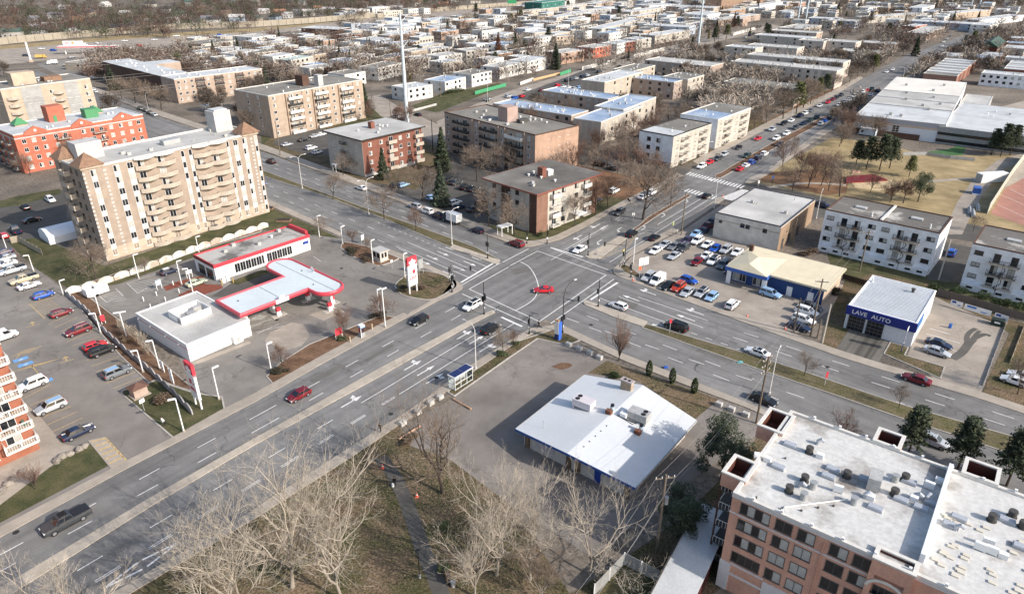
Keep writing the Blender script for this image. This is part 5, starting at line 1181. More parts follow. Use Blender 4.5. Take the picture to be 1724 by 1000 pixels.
# row houses with stepped white roofs and the green-roofed brick terrace by the boulevard
prv=G(1612,128,6); a=52
for i in range(9):
 p=prv+dirv(a)*(i*8.3)
 building('row_house','white roofed row house, %s from the school in the stepped terrace' % ordn(i),W(p.x,p.y),None,None,5.6+.35*(i % 3),REDB if i % 2 else wallm('rose_brick','#b07a62'),ROOFW if i else ROOFG,'house','stepped terrace with white roofs',w=8.1,d=17,az=a,parapet=.3)
f=G(1680,80,7.5); GR=thing('brick_terrace','red brick terrace with ribbed dark green pitched roof','terrace',(f.x,f.y,0),R(52))
MB().box(0,48,0,11,-.5,7.5).build('wall',wallm('deep_red_brick','#83402f'),GR)
m=MB(); m.v += [(-.5,-.5,7.4),(48.5,-.5,7.4),(48.5,5.5,11),(-.5,5.5,11),(48.5,11.5,7.4),(-.5,11.5,7.4)]; m.f += [(0,1,2,3),(3,2,4,5),(0,3,5),(1,4,2),(0,5,4,1)]
grf=m.build('roof',flat('green_ribbed_roof',S('#2c4a38')),GR)
for i in range(12):
 q=MB(); x=i*4.1+.6; q.v += [(x,-.5,7.5),(x+.4,-.5,7.5),(x+.4,5.5,11.12),(x,5.5,11.12)]; q.f += [(0,1,2,3)]
 q.build('roof_rib',flat('pale_roof_rib',S('#8fa39a')),grf)
for i in range(10):
 MB().box(i*4.7+1,i*4.7+2.6,-.06,0,1,2.6).build('window',FRAME,GR); MB().box(i*4.7+1,i*4.7+2.6,-.06,0,4.2,5.8).build('window',FRAME,GR)
flats('white two storey block with flat canopy roof and stair to the street, right edge',(1737,131),(1652,124),(1760,110),6.5,WHB,ROOFW,52,w=14,nr=2,nl=7,seed=60,fr=FRAMED,cat='house',name='row_house')
for i in range(5):
 p=G(1745,120,6)+dirv(52)*(i*9)
 building('row_house','white roofed row house at the right edge, %s going away' % ordn(i),W(p.x,p.y),None,None,5.8+.3*(i % 2),REDB,ROOFW,'house','row at the right edge',w=8.8,d=16,az=52,parapet=.3)
# gabled houses in the wooded quarter beyond the highway
HC_={}
rr=random.Random(5)
WCOL=[wallm('house_cream','#cfc7b8'),wallm('house_white','#d9d7d2'),wallm('house_tan','#b5a38a'),wallm('house_brick','#9a6a50'),wallm('house_blue','#9fb0c0')]
RCOL=[flat('shingle_grey',S('#77757a'),.9),flat('shingle_dark',S('#45444a'),.9),flat('shingle_brown',S('#7b6250'),.9),flat('shingle_pale',S('#b5b2ad'),.9),flat('shingle_green',S('#4a6157'),.9),flat('shingle_orange',S('#a5724f'),.9)]
WN,RN=['cream','white','tan','brick','blue'],['grey','dark','brown','pale','green','orange']
WIN_S=MB().box(-.6,.6,-.03,.03,0,1.1).mesh('window',GLASS)
def gable_house(label,p,az,w,d,h,wi,ri,group):
 t=thing('gabled_house',label,'house',(p.x,p.y,0),R(az),group)
 k=(round(w),round(d),round(h),wi,ri)
 if k not in HC_:
  w,d,h=k[:3]; m=MB(); rz_=h+d*.28
  m.v += [(-w/2,-d/2,-.3),(w/2,-d/2,-.3),(w/2,d/2,-.3),(-w/2,d/2,-.3),(-w/2,-d/2,h),(w/2,-d/2,h),(w/2,d/2,h),(-w/2,d/2,h),(-w/2,0,rz_),(w/2,0,rz_)]
  m.f += [(0,1,5,4),(2,3,7,6),(1,2,6,9,5),(3,0,4,8,7)]
  r=MB(); e=.5; r.v += [(-w/2-e,-d/2-e,h-.25),(w/2+e,-d/2-e,h-.25),(w/2+e,0,rz_+.15),(-w/2-e,0,rz_+.15),(w/2+e,d/2+e,h-.25),(-w/2-e,d/2+e,h-.25)]; r.f += [(0,1,2,3),(3,2,4,5),(0,3,5),(1,4,2),(5,4,1,0)]
  HC_[k]=(m.mesh('wall',WCOL[wi]),r.mesh('roof',RCOL[ri]),MB().box(-.4,.4,-.4,.4,0,1.6).mesh('chimney',REDB))
 a,b,c=HC_[k]; mo('wall',a,t); o=mo('roof',b,t); mo('chimney',c,o,(k[0]*.25,.6,k[2]+k[1]*.2))
 for x in (-.3,0,.3):mo('window',WIN_S,t,(x*k[0],-k[1]/2-.02,1.1)); 
 for y in (-.2,.2):mo('window',WIN_S,t,(-k[0]/2-.02,y*k[1],1.1),-math.pi/2)
 FOOT.append((p.x-w/2,p.y-d/2,0,w,d)); return t
HP=[(23,63,0,4),(66,60,1,1),(64,53,1,3),(59,40,1,0),(28,53,2,2),(110,16,1,3),(164,57,0,0),(122,58,0,3),(240,35,1,2),(268,36,2,2),(230,49,0,1),(306,29,0,4),(349,36,2,0),(361,41,1,1),(382,28,2,2),(445,23,0,3),(433,35,2,4),(485,31,1,3),(506,26,4,0),(464,34,4,1),(554,23,2,3),(537,19,0,5),(400,37,4,3),(472,27,3,5),(20,20,1,3),(212,30,1,3),(85,50,1,3),(200,54,1,1),(292,42,1,3),(520,27,0,3),(575,18,2,3),(610,12,1,2),(640,17,4,0),(668,19,1,3),(705,10,0,2),(748,11,3,5),(10,40,3,2),(45,30,0,1),(150,28,2,1),(178,12,1,3),(255,12,0,1),(320,10,1,4),(400,8,0,0),(340,20,2,2),(280,22,1,1),(430,10,1,3),(480,12,0,1),(510,8,1,0),(130,40,3,5),(95,33,1,0),(765,4,1,0),(800,6,0,2)]
for i,(px,py,wi,ri) in enumerate(HP):
 p=G(px,py); nb=min(range(len(HP)),key=lambda j:1e9 if j == i else (HP[j][0]-px)**2+(HP[j][1]-py)**2)
 side='left' if px < HP[nb][0] else 'right'
 lab='%s house with %s roof beyond the highway, %s of a %s house with %s roof' % (WN[wi],RN[ri],side,WN[HP[nb][2]],RN[HP[nb][3]])
 if lab in LABELS:
  k=sorted(h[0] for h in HP).index(px)
  lab='%s house with %s roof beyond the highway, %s of all of them from the %s' % (WN[wi],RN[ri],ordn(k if k < 26 else len(HP)-1-k),'left' if k < 26 else 'right')
 gable_house(lab,p,rr.choice((-8,6,10,82)),rr.choice((11,13,15)),rr.choice((8,9)),rr.choice((3,4,5)),wi,ri,'houses beyond the highway')
# ---------------------------------------------------------------- vehicles
CARSPEC={ # L, W, H, belt, hood front z, trunk z, greenhouse base x0..x1, roof x0..x1
 'sedan':(4.7,1.82,1.46,.93,.72,.98,-1.75,1.05,-1.05,.22),'coupe':(4.5,1.82,1.38,.9,.68,.98,-1.7,.95,-1.0,.0),'hatch':(4.2,1.78,1.5,.95,.74,.98,-2.0,1.0,-1.6,.25),
 'suv':(4.7,1.9,1.72,1.08,.9,1.08,-2.25,1.12,-1.95,.42),'minivan':(5.05,1.98,1.78,1.08,.88,1.05,-2.42,1.55,-2.2,.75),'wagon':(4.75,1.82,1.55,.96,.76,1.0,-2.25,1.05,-1.95,.3),
 'pickup':(5.85,2.02,1.92,1.22,1.1,1.2,-.75,1.5,-.55,.85),'van':(5.0,1.95,2.1,1.15,.95,1.2,-2.45,1.55,-2.4,.85)}
CCOL={'white':'#e6e6e4','silver':'#a9adb1','grey':'#6e7276','black':'#17181a','dark blue':'#1d2740','blue':'#1d4fa8','red':'#c3202b','dark red':'#6f1620','orange red':'#a5341f','dark grey':'#3a3d40','pale green':'#b3bda2','light blue':'#8fb0d0','dark green':'#2a3a33','purple':'#3a2c48','beige':'#b9a98c'}
def paint(c):return mat('car_paint_'+c.replace(' ','_'),S(CCOL[c],0),.28,0,spec=.6)
CM={}
def carmesh(kind,color):
 if (kind,color) in CM:return CM[kind,color]
 L,Wd,H,bz,hz_,tz,g0,g1,r0,r1=CARSPEC[kind]; h=Wd/2
 b=MB()
 # lower body: stations along x, section of 8 points
 if kind == 'pickup':st=[(-L/2,.55,tz-.05,.93),(-L/2+.12,.4,tz,1),(g0-.05,.36,tz,1),(g0,.36,bz,1),(g1,.36,bz-.02,1),(g1+.5,.36,bz-.05,.99),(L/2-.45,.38,hz_,.97),(L/2-.08,.45,hz_-.1,.9),(L/2,.55,hz_-.25,.82)]
 else:st=[(-L/2,.5,tz-.28,.84),(-L/2+.08,.38,tz-.06,.92),(-L/2+.35,.32,tz,.98),(g0+.1,.3,tz,1),((g0+g1)/2,.28,bz,1),(g1,.3,bz,1),(g1+.15,.3,bz-.02,.99),(L/2-.5,.32,hz_+.03,.96),(L/2-.12,.38,hz_-.1,.88),(L/2,.48,hz_-.25,.76)]
 n0=0
 for (x,zl,zt,f) in st:
  w_=h*f; zm=zl+(zt-zl)*.62
  b.v += [(x,-w_*.94,zl),(x,-w_,zl+.12),(x,-w_*.995,zm),(x,-w_*.9,zt),(x,w_*.9,zt),(x,w_*.995,zm),(x,w_,zl+.12),(x,w_*.94,zl)]
 for i in range(len(st)-1):
  for j in range(8):
   k=(j+1) % 8; b.f.append((i*8+j,i*8+k,(i+1)*8+k,(i+1)*8+j))
 b.f.append(tuple(range(8))); b.f.append(tuple((len(st)-1)*8+j for j in range(7,-1,-1)))
 # cabin
 zb=bz-.03; yb,yt=h*.88,h*.7
 if kind == 'van':yt=h*.82
 base=[(g0,zb),(g1,zb)]; top=[(r0,H-.03),(r1,H-.03)]
 n=len(b.v)
 b.v += [(g0,-yb,zb),(g1,-yb,zb),(g1,yb,zb),(g0,yb,zb),(r0,-yt,H-.05),(r1,-yt,H-.06),(r1,yt,H-.06),(r0,yt,H-.05),((r0+r1)/2,-yt*.96,H),((r0+r1)/2,yt*.96,H)]
 b.f += [tuple(n+i for i in q) for q in ((0,1,5,8,4),(2,3,7,9,6),(1,2,6,5),(3,0,4,7),(4,8,9,7),(8,5,6,9))]
 if kind == 'pickup':pass
 body=b.mesh('body',paint(color))
 def lerp(a,c,t):return tuple(a[i]+(c[i]-a[i])*t for i in range(3))
 def pane(A,Bq,C,D,m0=.07,m1=.1,push=(0,0,0)):
  """inset quad A,B bottom, C,D top"""
  q=MB(); P=[]
  for (u,v) in ((m0,m1),(1-m0,m1),(1-m0,1-m1),(m0,1-m1)):
   lo,hi=lerp(A,Bq,u),lerp(D,C,u); p=lerp(lo,hi,v); P.append(tuple(p[i]+push[i]*.018 for i in range(3)))
  P2_=[tuple(p[i]-push[i]*.03 for i in range(3)) for p in P]
  n=0; q.v=P+P2_; q.f=[(0,1,2,3),(7,6,5,4),(0,4,5,1),(1,5,6,2),(2,6,7,3),(3,7,4,0)]; return q
 v=b.v; A=lambda i:v[n+i]
 parts={}
 parts['windshield']=[pane(A(1),A(2),A(6),A(5),.06,.06,(.8,0,.6)).mesh('windshield',CARGL)]
 if kind != 'van':parts['rear_window']=[pane(A(3),A(0),A(4),A(7),.08,.12,(-.8,0,.5)).mesh('rear_window',CARGL)]
 side=[]
 for s,(i,j,k_,l_) in ((-1,(0,1,5,4)),(1,(2,3,7,6))):
  a,c,tC,tD=A(i),A(j),A(k_),A(l_)
  splits=[(0,.5),(.5,1)] if kind != 'van' else ([(.66,1)] if s < 0 else [(0,.34)])
  for (u0,u1) in splits:
   side.append(pane(lerp(a,c,u0),lerp(a,c,u1),lerp(tD,tC,u1),lerp(tD,tC,u0),.06,.13,(0,s,.25)).mesh('side_window',CARGL))
 parts['side_window']=side
 wx=(L*.31,-L*.29); r=.34 if kind not in ('pickup','suv') else .38
 parts['wheels']=[(x,s*(h-.1),r) for x in wx for s in (-1,1)]
 parts['headlight']=[MB().box(L/2-.3,L/2-.02,s*h*.66-.2,s*h*.66+.2,hz_-.27,hz_-.1).mesh('headlight',HEADL) for s in (-1,1)]
 tzz=tz-.05 if kind in ('sedan','coupe') else tz
 parts['tail_light']=[MB().box(-L/2-.02,-L/2+.2,s*h*.72-.17,s*h*.72+.17,tzz-.32,tzz-.1).mesh('tail_light',TAILL) for s in (-1,1)]
 parts['trim']=[MB().box(L/2-.25,L/2+.02,-h*.72,h*.72,.3,.48).mesh('bumper',TRIM),MB().box(-L/2-.03,-L/2+.2,-h*.74,h*.74,.3,.5).mesh('bumper',TRIM),MB().box(-L*.24,L*.26,-h*.97,h*.97,.2,.34).mesh('sill',TRIM)]
 mir=MB()
 for s in (-1,1):mir.box(g1-.45,g1-.25,s*h*.93-.02,s*h*.93+s*.22,bz,bz+.15)
 parts['mirror']=[mir.mesh('mirror',paint(color))]
 if kind == 'pickup':parts['bed']=[MB().box(-L/2+.1,g0-.1,-h*.82,h*.82,tz+.001,tz+.05).mesh('bed_cover',flat('black_tonneau',(.02,.022,.028),.6))]
 if kind in ('suv','wagon','minivan'):
  rr_=MB()
  for s in (-1,1):rr_.box(r0+.1,r1-.1,s*yt*.9-.025,s*yt*.9+.025,H-.04,H+.05)
  parts['roof_rail']=[rr_.mesh('roof_rail',GALV if color != 'black' else BLACK)]
 CM[kind,color]=(body,parts); return CM[kind,color]
WH={}
def wheel(r):
 if r not in WH:
  WH[r]=(MB().tube([(0,-.115,0),(0,.115,0)],r,14).mesh('wheel',TYRE),MB().tube([(0,-.13,0),(0,.13,0)],r*.62,10).mesh('rim',RIM))
 return WH[r]
NCAR=[0]
def car(kind,color,px,py,az,label,group=None,z=0.7,ground=.035,roofc=None,at=None):
 q=Vector((at[0],at[1],0)) if at else G(px,py,z); dist=math.hypot(q.x,q.y)
 name={'suv':'parked_suv','pickup':'pickup_truck','van':'cargo_van','minivan':'minivan'}.get(kind,'car') if kind != 'suv' else 'suv'
 t=thing(name,label,{'pickup':'pickup truck','van':'van','minivan':'minivan','suv':'suv'}.get(kind,'car'),(q.x,q.y,ground),R(az),group)
 body,p=carmesh(kind,color); mo('body',body,t); NCAR[0] += 1
 lod=0 if dist < 210 else (1 if dist < 330 else 2)
 for k in ('windshield','rear_window','side_window','bed','roof_rail','mirror','headlight','tail_light','trim'):
  if lod == 2 and k in ('roof_rail','mirror','headlight','tail_light','trim'):continue
  if lod == 1 and k in ('mirror','trim'):continue
  for me in p.get(k,()):mo(me.name.split('.')[0],me,t)
 for (x,y,r) in p['wheels']:
  ty,rm=wheel(r); o=mo('wheel',ty,t,(x,y,r))
  if lod < 2:mo('rim',rm,o)
 if roofc:
  L,Wd,H,bz,hz_,tz,g0,g1,r0,r1=CARSPEC[kind]
  MB().box(r0+.25,r1-.2,-Wd*.28,Wd*.28,H-.01,H+.02).build('sunroof',CARGL if roofc == 'glass' else paint(roofc),t)
 return t
AP,AM,BP,BM=AZA,AZA+180,AZB,AZB+180
V=[
 ('pickup','dark grey',111,876,BM,'dark grey pickup truck with black bed cover driving at the lower left',None),
 ('hatch','dark red',503,664,BM,'dark red hatchback driving away from the junction past the station verge',None),
 ('hatch','black',706,538,BM,'small black hatchback beside the near pavement of the service station',None),
 ('suv','white',795,514,BM,'white suv with dark roof leaving the junction beside the concrete median',None),
 ('suv','black',826,553,BP,'black suv waiting behind the stop line at the near crosswalk',None),
 ('coupe','red',915,487,182,'bright red coupe turning in the middle of the junction',None),
 ('sedan','white',976,419,BM,'white sedan stopped at the stop line on the far side of the junction',None),
 ('suv','black',1064,393,BM+180,'black suv in the lane beside the brown grass median across the junction',None),
 ('sedan','black',1102,399,BP,'black sedan driving along the kerb of the used car lot',None),
 ('sedan','black',1190,329,BP,'black sedan on the far zebra crossing',None),
 ('suv','dark grey',1043,357,BM,'dark grey suv in the lane next to the corner block lawn',None),
 ('suv','dark red',869,410,AM,'dark red suv by the far kerb below the corner block',None),
 ('hatch','white',1041,514,AM,'white hatchback in the turning lane beside the concrete median nose',None),
 ('minivan','black',1138,549,AM,'black minivan in the turning lane beside the grass median',None),
 ('sedan','white',1275,592,AM,'white sedan with dark sunroof passing the grass median',None),
 ('sedan','dark red',1543,637,AM,'dark red sedan driving past the car wash entrance',None),
 ('sedan','black',1285,671,AP,'black sedan by the near kerb behind the big utility pole',None),
 ('suv','silver',1570,741,AP,'silver suv half hidden behind the pines of the brick residence',None),
 ('suv','black',456,272,AM,'black suv alone in the far carriageway near the double armed lamp',None),
 ('hatch','blue',440,308,AP,'blue hatchback emerging beside the corner of the beige tower',None),
 ('sedan','white',608,316,AM,'white sedan parked at the far kerb before the red brick block',None),
 ('hatch','dark blue',803,387,AM,'dark blue hatchback parked at the far kerb beside the entrance canopy',None),
 ('suv','silver',698,347,AM,'silver suv first in the line parked at the far kerb','line parked at the far kerb'),
 ('suv','white',718,355,AM,'white suv second in the line parked at the far kerb','line parked at the far kerb'),
 ('suv','dark blue',736,363,AM,'dark blue suv just ahead of the box truck at the far kerb','line parked at the far kerb'),
 # court behind
 ('suv','black',669,311,BP,'black suv left of the blue car behind the roadside bare trees',None),('hatch','light blue',679,311,BP,'light blue hatchback behind the roadside bare trees',None),
 ('suv','dark grey',726,297,BP,'dark grey suv at the foot of the tall spruce pair',None),('suv','black',757,305,BP,'black suv in the shaded court, left of its twin row',None),('sedan','dark grey',768,307,BP,'dark grey sedan in the shaded court between a black suv and a gap',None),
 ('suv','black',784,315,BP,'black suv in the shaded court, second bay group',None),('sedan','black',797,318,BP,'black sedan in the shaded court beside the bare hedge',None),('hatch','light blue',727,332,BP,'light blue hatchback partly behind the near spruce',None),
 ('suv','white',766,341,BP,'white suv in the court right of the near spruce',None),('sedan','dark blue',773,348,BP,'dark blue sedan beside the white suv in the court',None),('sedan','dark grey',797,351,BP,'dark grey sedan in the shade left of the cream corner block',None),('suv','dark blue',812,340,BP,'dark blue suv deepest in the shade left of the cream corner block',None),
 # by the six storey block
 ('sedan','black',511,235,BP,'black sedan on the drive below the six storey block',None),('sedan','silver',530,229,BP,'silver sedan on the drive below the six storey block',None),('sedan','white',541,226,BP,'white sedan on the drive nearest the six storey block',None),('sedan','silver',483,243,BP,'silver sedan left of the black one on the lower drive',None),('suv','white',524,249,BP,'white suv at the street end of the lower drive',None),('hatch','white',534,256,BP,'white hatchback leaving the lower drive to the street',None),
 ('suv','black',670,185,AM,'black suv first in the side street row left of the near pylon',None),('suv','dark grey',687,189,AM,'dark grey suv parked at the foot of the near pylon',None),('sedan','black',703,193,AM,'black sedan right of the near pylon',None),('sedan','silver',665,196,AM,'silver sedan on the near side of the pylon street',None),('sedan','grey',678,200,AM,'grey sedan on the near side just before the pylon',None),
 ('sedan','silver',821,167,BP,'silver sedan at the left end of the lane past the hedge',None),('suv','silver',856,162,BP,'silver suv at the mouth of the roadside car park',None),('suv','blue',867,165,BP,'blue suv in the roadside car park, left end',None),('hatch','red',879,162,BP,'red hatchback next to the blue suv in the roadside car park',None),
 ('sedan','white',889,151,BP,'white sedan driving on the pale lane below the orange bank',None),('sedan','dark red',912,152,BP,'dark red sedan at the lower edge of the pale lane',None),
 # traffic and side street at the far crossing
 ('suv','white',1034,321,BP,'white suv among bare trees right of the cream corner block',None),('suv','white',1099,323,BP,'white suv under the big bare tree by the far crossing',None),('sedan','white',1083,331,BP,'white sedan just below the white suv under the big bare tree',None),('suv','grey',1112,276,AM,'grey suv in front of the first white block side wall',None),('minivan','black',1007,276,AM,'black minivan in the shaded side street',None),('sedan','dark blue',1004,336,BP,'dark blue sedan tucked behind the corner block',None),('sedan','dark grey',1030,283,AM,'dark grey sedan right of the black minivan in the side street',None),
 ('suv','dark blue',1386,346,AP,'dark blue suv behind the cream hall beside the park',None),('suv','blue',1602,425,BP,'blue suv in the lane between the two white blocks of flats',None),
 ('sedan','dark blue',1581,578,AP,'dark blue sedan in the car wash yard',None),('sedan','silver',1578,591,AP,'silver sedan in front of the dark blue one in the car wash yard',None),
 ('hatch','white',1708,640,AM,'white hatchback on the lawn at the right edge',None),('sedan','white',1722,632,AM,'white sedan cut by the right edge of the photo',None),
 ('hatch','dark blue',285,456,BP,'dark blue hatchback with white roof at the back of the forecourt',None),('sedan','pale green',330,475,BP,'pale green sedan at the car wash shop door',None),
 # left parking lot
 ('hatch','dark red',103,526,BP,'dark red hatchback topmost in the right row of the apartment lot',None),('suv','dark red',131,556,BM,'dark red suv second in the right row of the apartment lot',None),('hatch','red',160,581,BP,'red hatchback beside the black suv in the apartment lot',None),('suv','black',172,590,BP,'black suv beside the red hatchback in the apartment lot',None),('suv','grey',197,626,BP,'grey suv lowest in the right row of the apartment lot',None),
 ('suv','white',54,646,BM,'white suv below the balconies beside the blue bay symbols',None),('suv','silver',85,684,BM,'silver suv in the middle of the left row under the balconies',None),('sedan','dark blue',131,726,BP,'dark blue sedan beside the striped walkway rail',None),('van','white',5,566,BP,'white van cut by the left edge of the photo',None),
 ('hatch','blue',73,496,BP,'bright blue hatchback in the upper left parking row',None),('sedan','white',49,480,BP,'white sedan above the bright blue hatchback',None),('pickup','beige',40,470,BM,'beige and blue pickup truck above the white sedan',None),('pickup','silver',20,455,BM,'silver pickup truck with black bed, third from the top of the left row',None),('sedan','white',10,444,BM,'white sedan above the silver pickup truck',None),('sedan','silver',8,434,BM,'silver sedan second from the top at the left edge',None),('sedan','purple',4,425,BM,'purple sedan topmost at the left edge',None),('pickup','dark blue',26,388,AM,'dark blue pickup truck beside the wooden fence near the tent',None),('hatch','red',6,396,AM,'red hatchback at the left edge near the tent',None),
 ('suv','white',85,336,AP,'white suv at the foot of the tower shaded side',None),('sedan','black',42,348,AM,'black sedan in the court below the orange brick block',None),('sedan','black',54,370,BP,'black sedan in the lane above the white tent',None),
]
for k,c,px,py,az,lb,g in V:
 car(k,c,px,py,az,lb,g,ground=.035,roofc={'white suv with dark roof leaving the junction beside the concrete median':'black','white sedan with dark sunroof passing the grass median':'glass','dark blue hatchback with white roof at the back of the forecourt':'white','silver suv in the middle of the left row under the balconies':'light blue','grey suv lowest in the right row of the apartment lot':'light blue','dark grey pickup truck with black bed cover driving at the lower left':'glass'}.get(lb))
DL=[('suv','silver',1092,466,'first'),('van','white',1107,472,'second'),('sedan','black',1124,480,'third'),('suv','orange red',1142,483,'fourth'),('sedan','silver',1157,491,'fifth'),('wagon','silver',1181,492,'sixth'),('hatch','light blue',1198,499,'seventh'),('suv','white',1233,512,'last')]
for k,c,px,py,o in DL:car(k,c,px,py,BM if o != 'last' else BP,'%s %s, %s from the left in the used car row along the boulevard' % (c,k,o),'used cars for sale',roofc='black' if o in ('sixth',) else None)
DL=[('sedan','white',1104,421,'parked nearest the street corner'),('sedan','silver',1119,411,'behind the corner one'),('sedan','grey',1135,414,'between a silver sedan and a dark suv'),('suv','dark grey',1151,417,'fourth along the street side'),('sedan','purple',1156,404,'in the second rank behind the dark suv'),('suv','white',1174,405,'tallest in the second rank'),('sedan','light blue',1172,393,'nearest the wooden pole'),('sedan','dark blue',1184,389,'next to the cream hall in the shade'),('pickup','dark red',1191,381,'farthest back in the hall shade'),('suv','dark blue',1198,374,'at the very back of the hall shade'),('sedan','white',1191,411,'right of the white suv in the second rank'),('hatch','blue',1204,418,'in the middle of the lot beside the hall wall'),('suv','silver',1222,420,'right of the blue hatchback'),('sedan','white',1241,424,'closest to the dealer office roof'),('sedan','silver',1135,430,'alone in the open lot'),('sedan','white',1189,430,'behind the dark red hatchback'),('suv','white',1201,439,'in the front rank between two white or grey ones'),('hatch','dark red',1173,440,'at the left end of the middle rank'),('minivan','grey',1218,445,'in the middle rank, second from the office'),('suv','dark blue',1231,454,'next to the office door'),('hatch','blue',1160,471,'parked askew behind the roadside row'),('suv','light blue',1297,494,'in front of the blue office wall')]
for k,c,px,py,o in DL:car(k,c,px,py,BM if 'askew' not in o and 'front of' not in o else (AP if 'askew' in o else AP),'%s used %s %s' % (c,k,o),'used cars for sale',roofc='black' if c == 'white' and k == 'suv' and 'front' in o else None)
for k,c,px,py,o in (('sedan','dark grey',1366,515,'backmost'),('suv','white',1358,524,'second'),('wagon','white',1353,537,'third'),('sedan','dark blue',1346,549,'nearest the road')):
 car(k,c,px,py,AP,'%s %s, %s of four parked at the lot end by the pole' % (c,k,o),'used cars for sale')
# street B far: four long lines
def line_cars(lst,az,where,group):
 for i,(k,c,px,py) in enumerate(lst):car(k,c,px,py,az,'%s %s, %s %s' % (c,k,ordn(i),where),group)
line_cars([('suv','white',1181,280),('sedan','red',1194,273),('suv','dark grey',1208,267),('suv','silver',1219,260),('sedan','black',1243,248),('sedan','red',1276,241-8),('suv','silver',1300,218),('suv','black',1319,208),('sedan','white',1332,203),('pickup','dark blue',1347,195),('suv','white',1355,191),('sedan','grey',1365,186),('sedan','white',1380,178),('sedan','red',1394,172),('sedan','dark red',1402,167),('sedan','black',1408,164),('suv','dark grey',1416,160)],BM,'from the zebra crossing in the line along the far kerb','line parked along the far kerb')
line_cars([('suv','dark green',1257,262),('suv','dark grey',1312,243),('suv','white',1307,233),('suv','white',1324,225),('suv','dark grey',1339,215),('sedan','dark blue',1352,208),('sedan','dark green',1364,202),('suv','dark green',1374,198),('suv','white',1413,177),('sedan','silver',1422,171),('sedan','white',1430,168),('suv','white',1438,162),('sedan','silver',1445,158),('suv','white',1452,155),('sedan','red',1460,152),('suv','dark green',1467,150)],BM,'from the zebra crossing in the queue beyond the planted median','queue on the far side of the median')
line_cars([('sedan','red',1246,284),('sedan','white',1256,278),('suv','blue',1266,273),('suv','dark blue',1276,266),('suv','white',1287,259),('suv','white',1382,208),('sedan','blue',1389,203),('suv','black',1397,199),('sedan','dark grey',1405,193),('sedan','light blue',1415,188),('suv','dark red',1423,184),('suv','black',1430,180),('suv','black',1437,176),('suv','dark grey',1443,173),('suv','black',1449,169),('sedan','black',1457,165),('sedan','white',1467,159),('suv','dark blue',1478,153)],BP,'from the zebra crossing in the queue before the planted median','queue on the near side of the median')
line_cars([('sedan','white',1493,121),('sedan','white',1503,117),('sedan','grey',1545,94)],BM,'car from the bend in the quiet stretch beyond the second crossing','beyond the second crossing')
line_cars([('hatch','white',1612,84),('sedan','light blue',1641,77-6)],BP,'car from the bend beside the stepped white terrace','beside the stepped terrace')
line_cars([('sedan','white',1586,78),('sedan','white',1589,71),('suv','silver',1594,66),('sedan','grey',1600,61)],BM,'car from the front in the service lane behind the boulevard trees','service lane behind the trees')
line_cars([('suv','red',939,144),('sedan','white',949,146),('sedan','white',958,147),('suv','silver',967,149),('suv','light blue',975,148),('sedan','white',983,144)],BP,'from the left in the front rank of the roadside car park','front rank of the roadside car park')
line_cars([('suv','black',955,136),('suv','dark grey',963,134),('sedan','silver',970,132),('suv','dark blue',981,129),('suv','silver',989,127),('suv','dark grey',1009,121),('suv','black',1042,112)],BP,'from the left in the back rank of the roadside car park','back rank of the roadside car park')
line_cars([('suv','white',1096,103),('sedan','white',1104,102),('sedan','black',1091,100),('suv','black',1104,96),('sedan','silver',1113,94),('sedan','red',1122,97),('suv','dark blue',1131,90),('suv','grey',1138,96),('suv','dark blue',1144,91)],BP,'from the left in the rear car park below the second pylon','rear car park')
line_cars([('sedan','dark blue',1262,60),('sedan','silver',1255,63),('suv','black',1269,57)],BP,'on the lane by the far white fence','lane by the far white fence')
line_cars([('suv','black',152,149),('sedan','silver',160,154),('sedan','white',156,151)],AM,'parked along the street beside the grey and cream block','beside the grey and cream block')
line_cars([('suv','black',236,183),('suv','dark grey',245,186),('suv','black',252,190),('sedan','silver',259,193)],AM,'in the line at the kerb behind the orange brick block','line behind the orange brick block')
line_cars([('sedan','white',156,130),('suv','dark blue',178,133),('sedan','black',181,163)],AP,'near the tall spruce left of the white L roof','near the tall spruce')
line_cars([('sedan','white',210,69),('sedan','white',165,73),('pickup','white',297,61),('sedan','white',260,67),('suv','blue',90,85),('sedan','white',70,82),('sedan','white',505,51),('suv','blue',370,59),('suv','silver',530,52),('suv','red',236,77),('suv','dark grey',44,94)],6,'of the cars scattered along the highway, counting as they stand there','cars along the highway')
line_cars([('suv','black',112,110),('sedan','white',240,87),('suv','dark grey',246,90),('sedan','black',493,58),('sedan','dark blue',120,97)],40,'around the red striped filling station','around the filling station')
rr2=random.Random(11)
LC=[(600+rr2.uniform(0,90)+i*0,47+rr2.uniform(-6,5)) for i in range(5)]
for i in range(26):
 px=722+i*6.2; py=35.5-i*.28+(i % 2)*4.2
 c=rr2.choice(('white','silver','black','dark grey','dark blue','white','red','grey'))
 car('sedan' if i % 3 else 'suv',c,px,py,50,'%s %s, %s from the left in the %s highway car park row' % (c,'suv' if i % 3 == 0 else 'sedan',ordn(i//2),'lower' if i % 2 else 'upper'),'far highway car park')
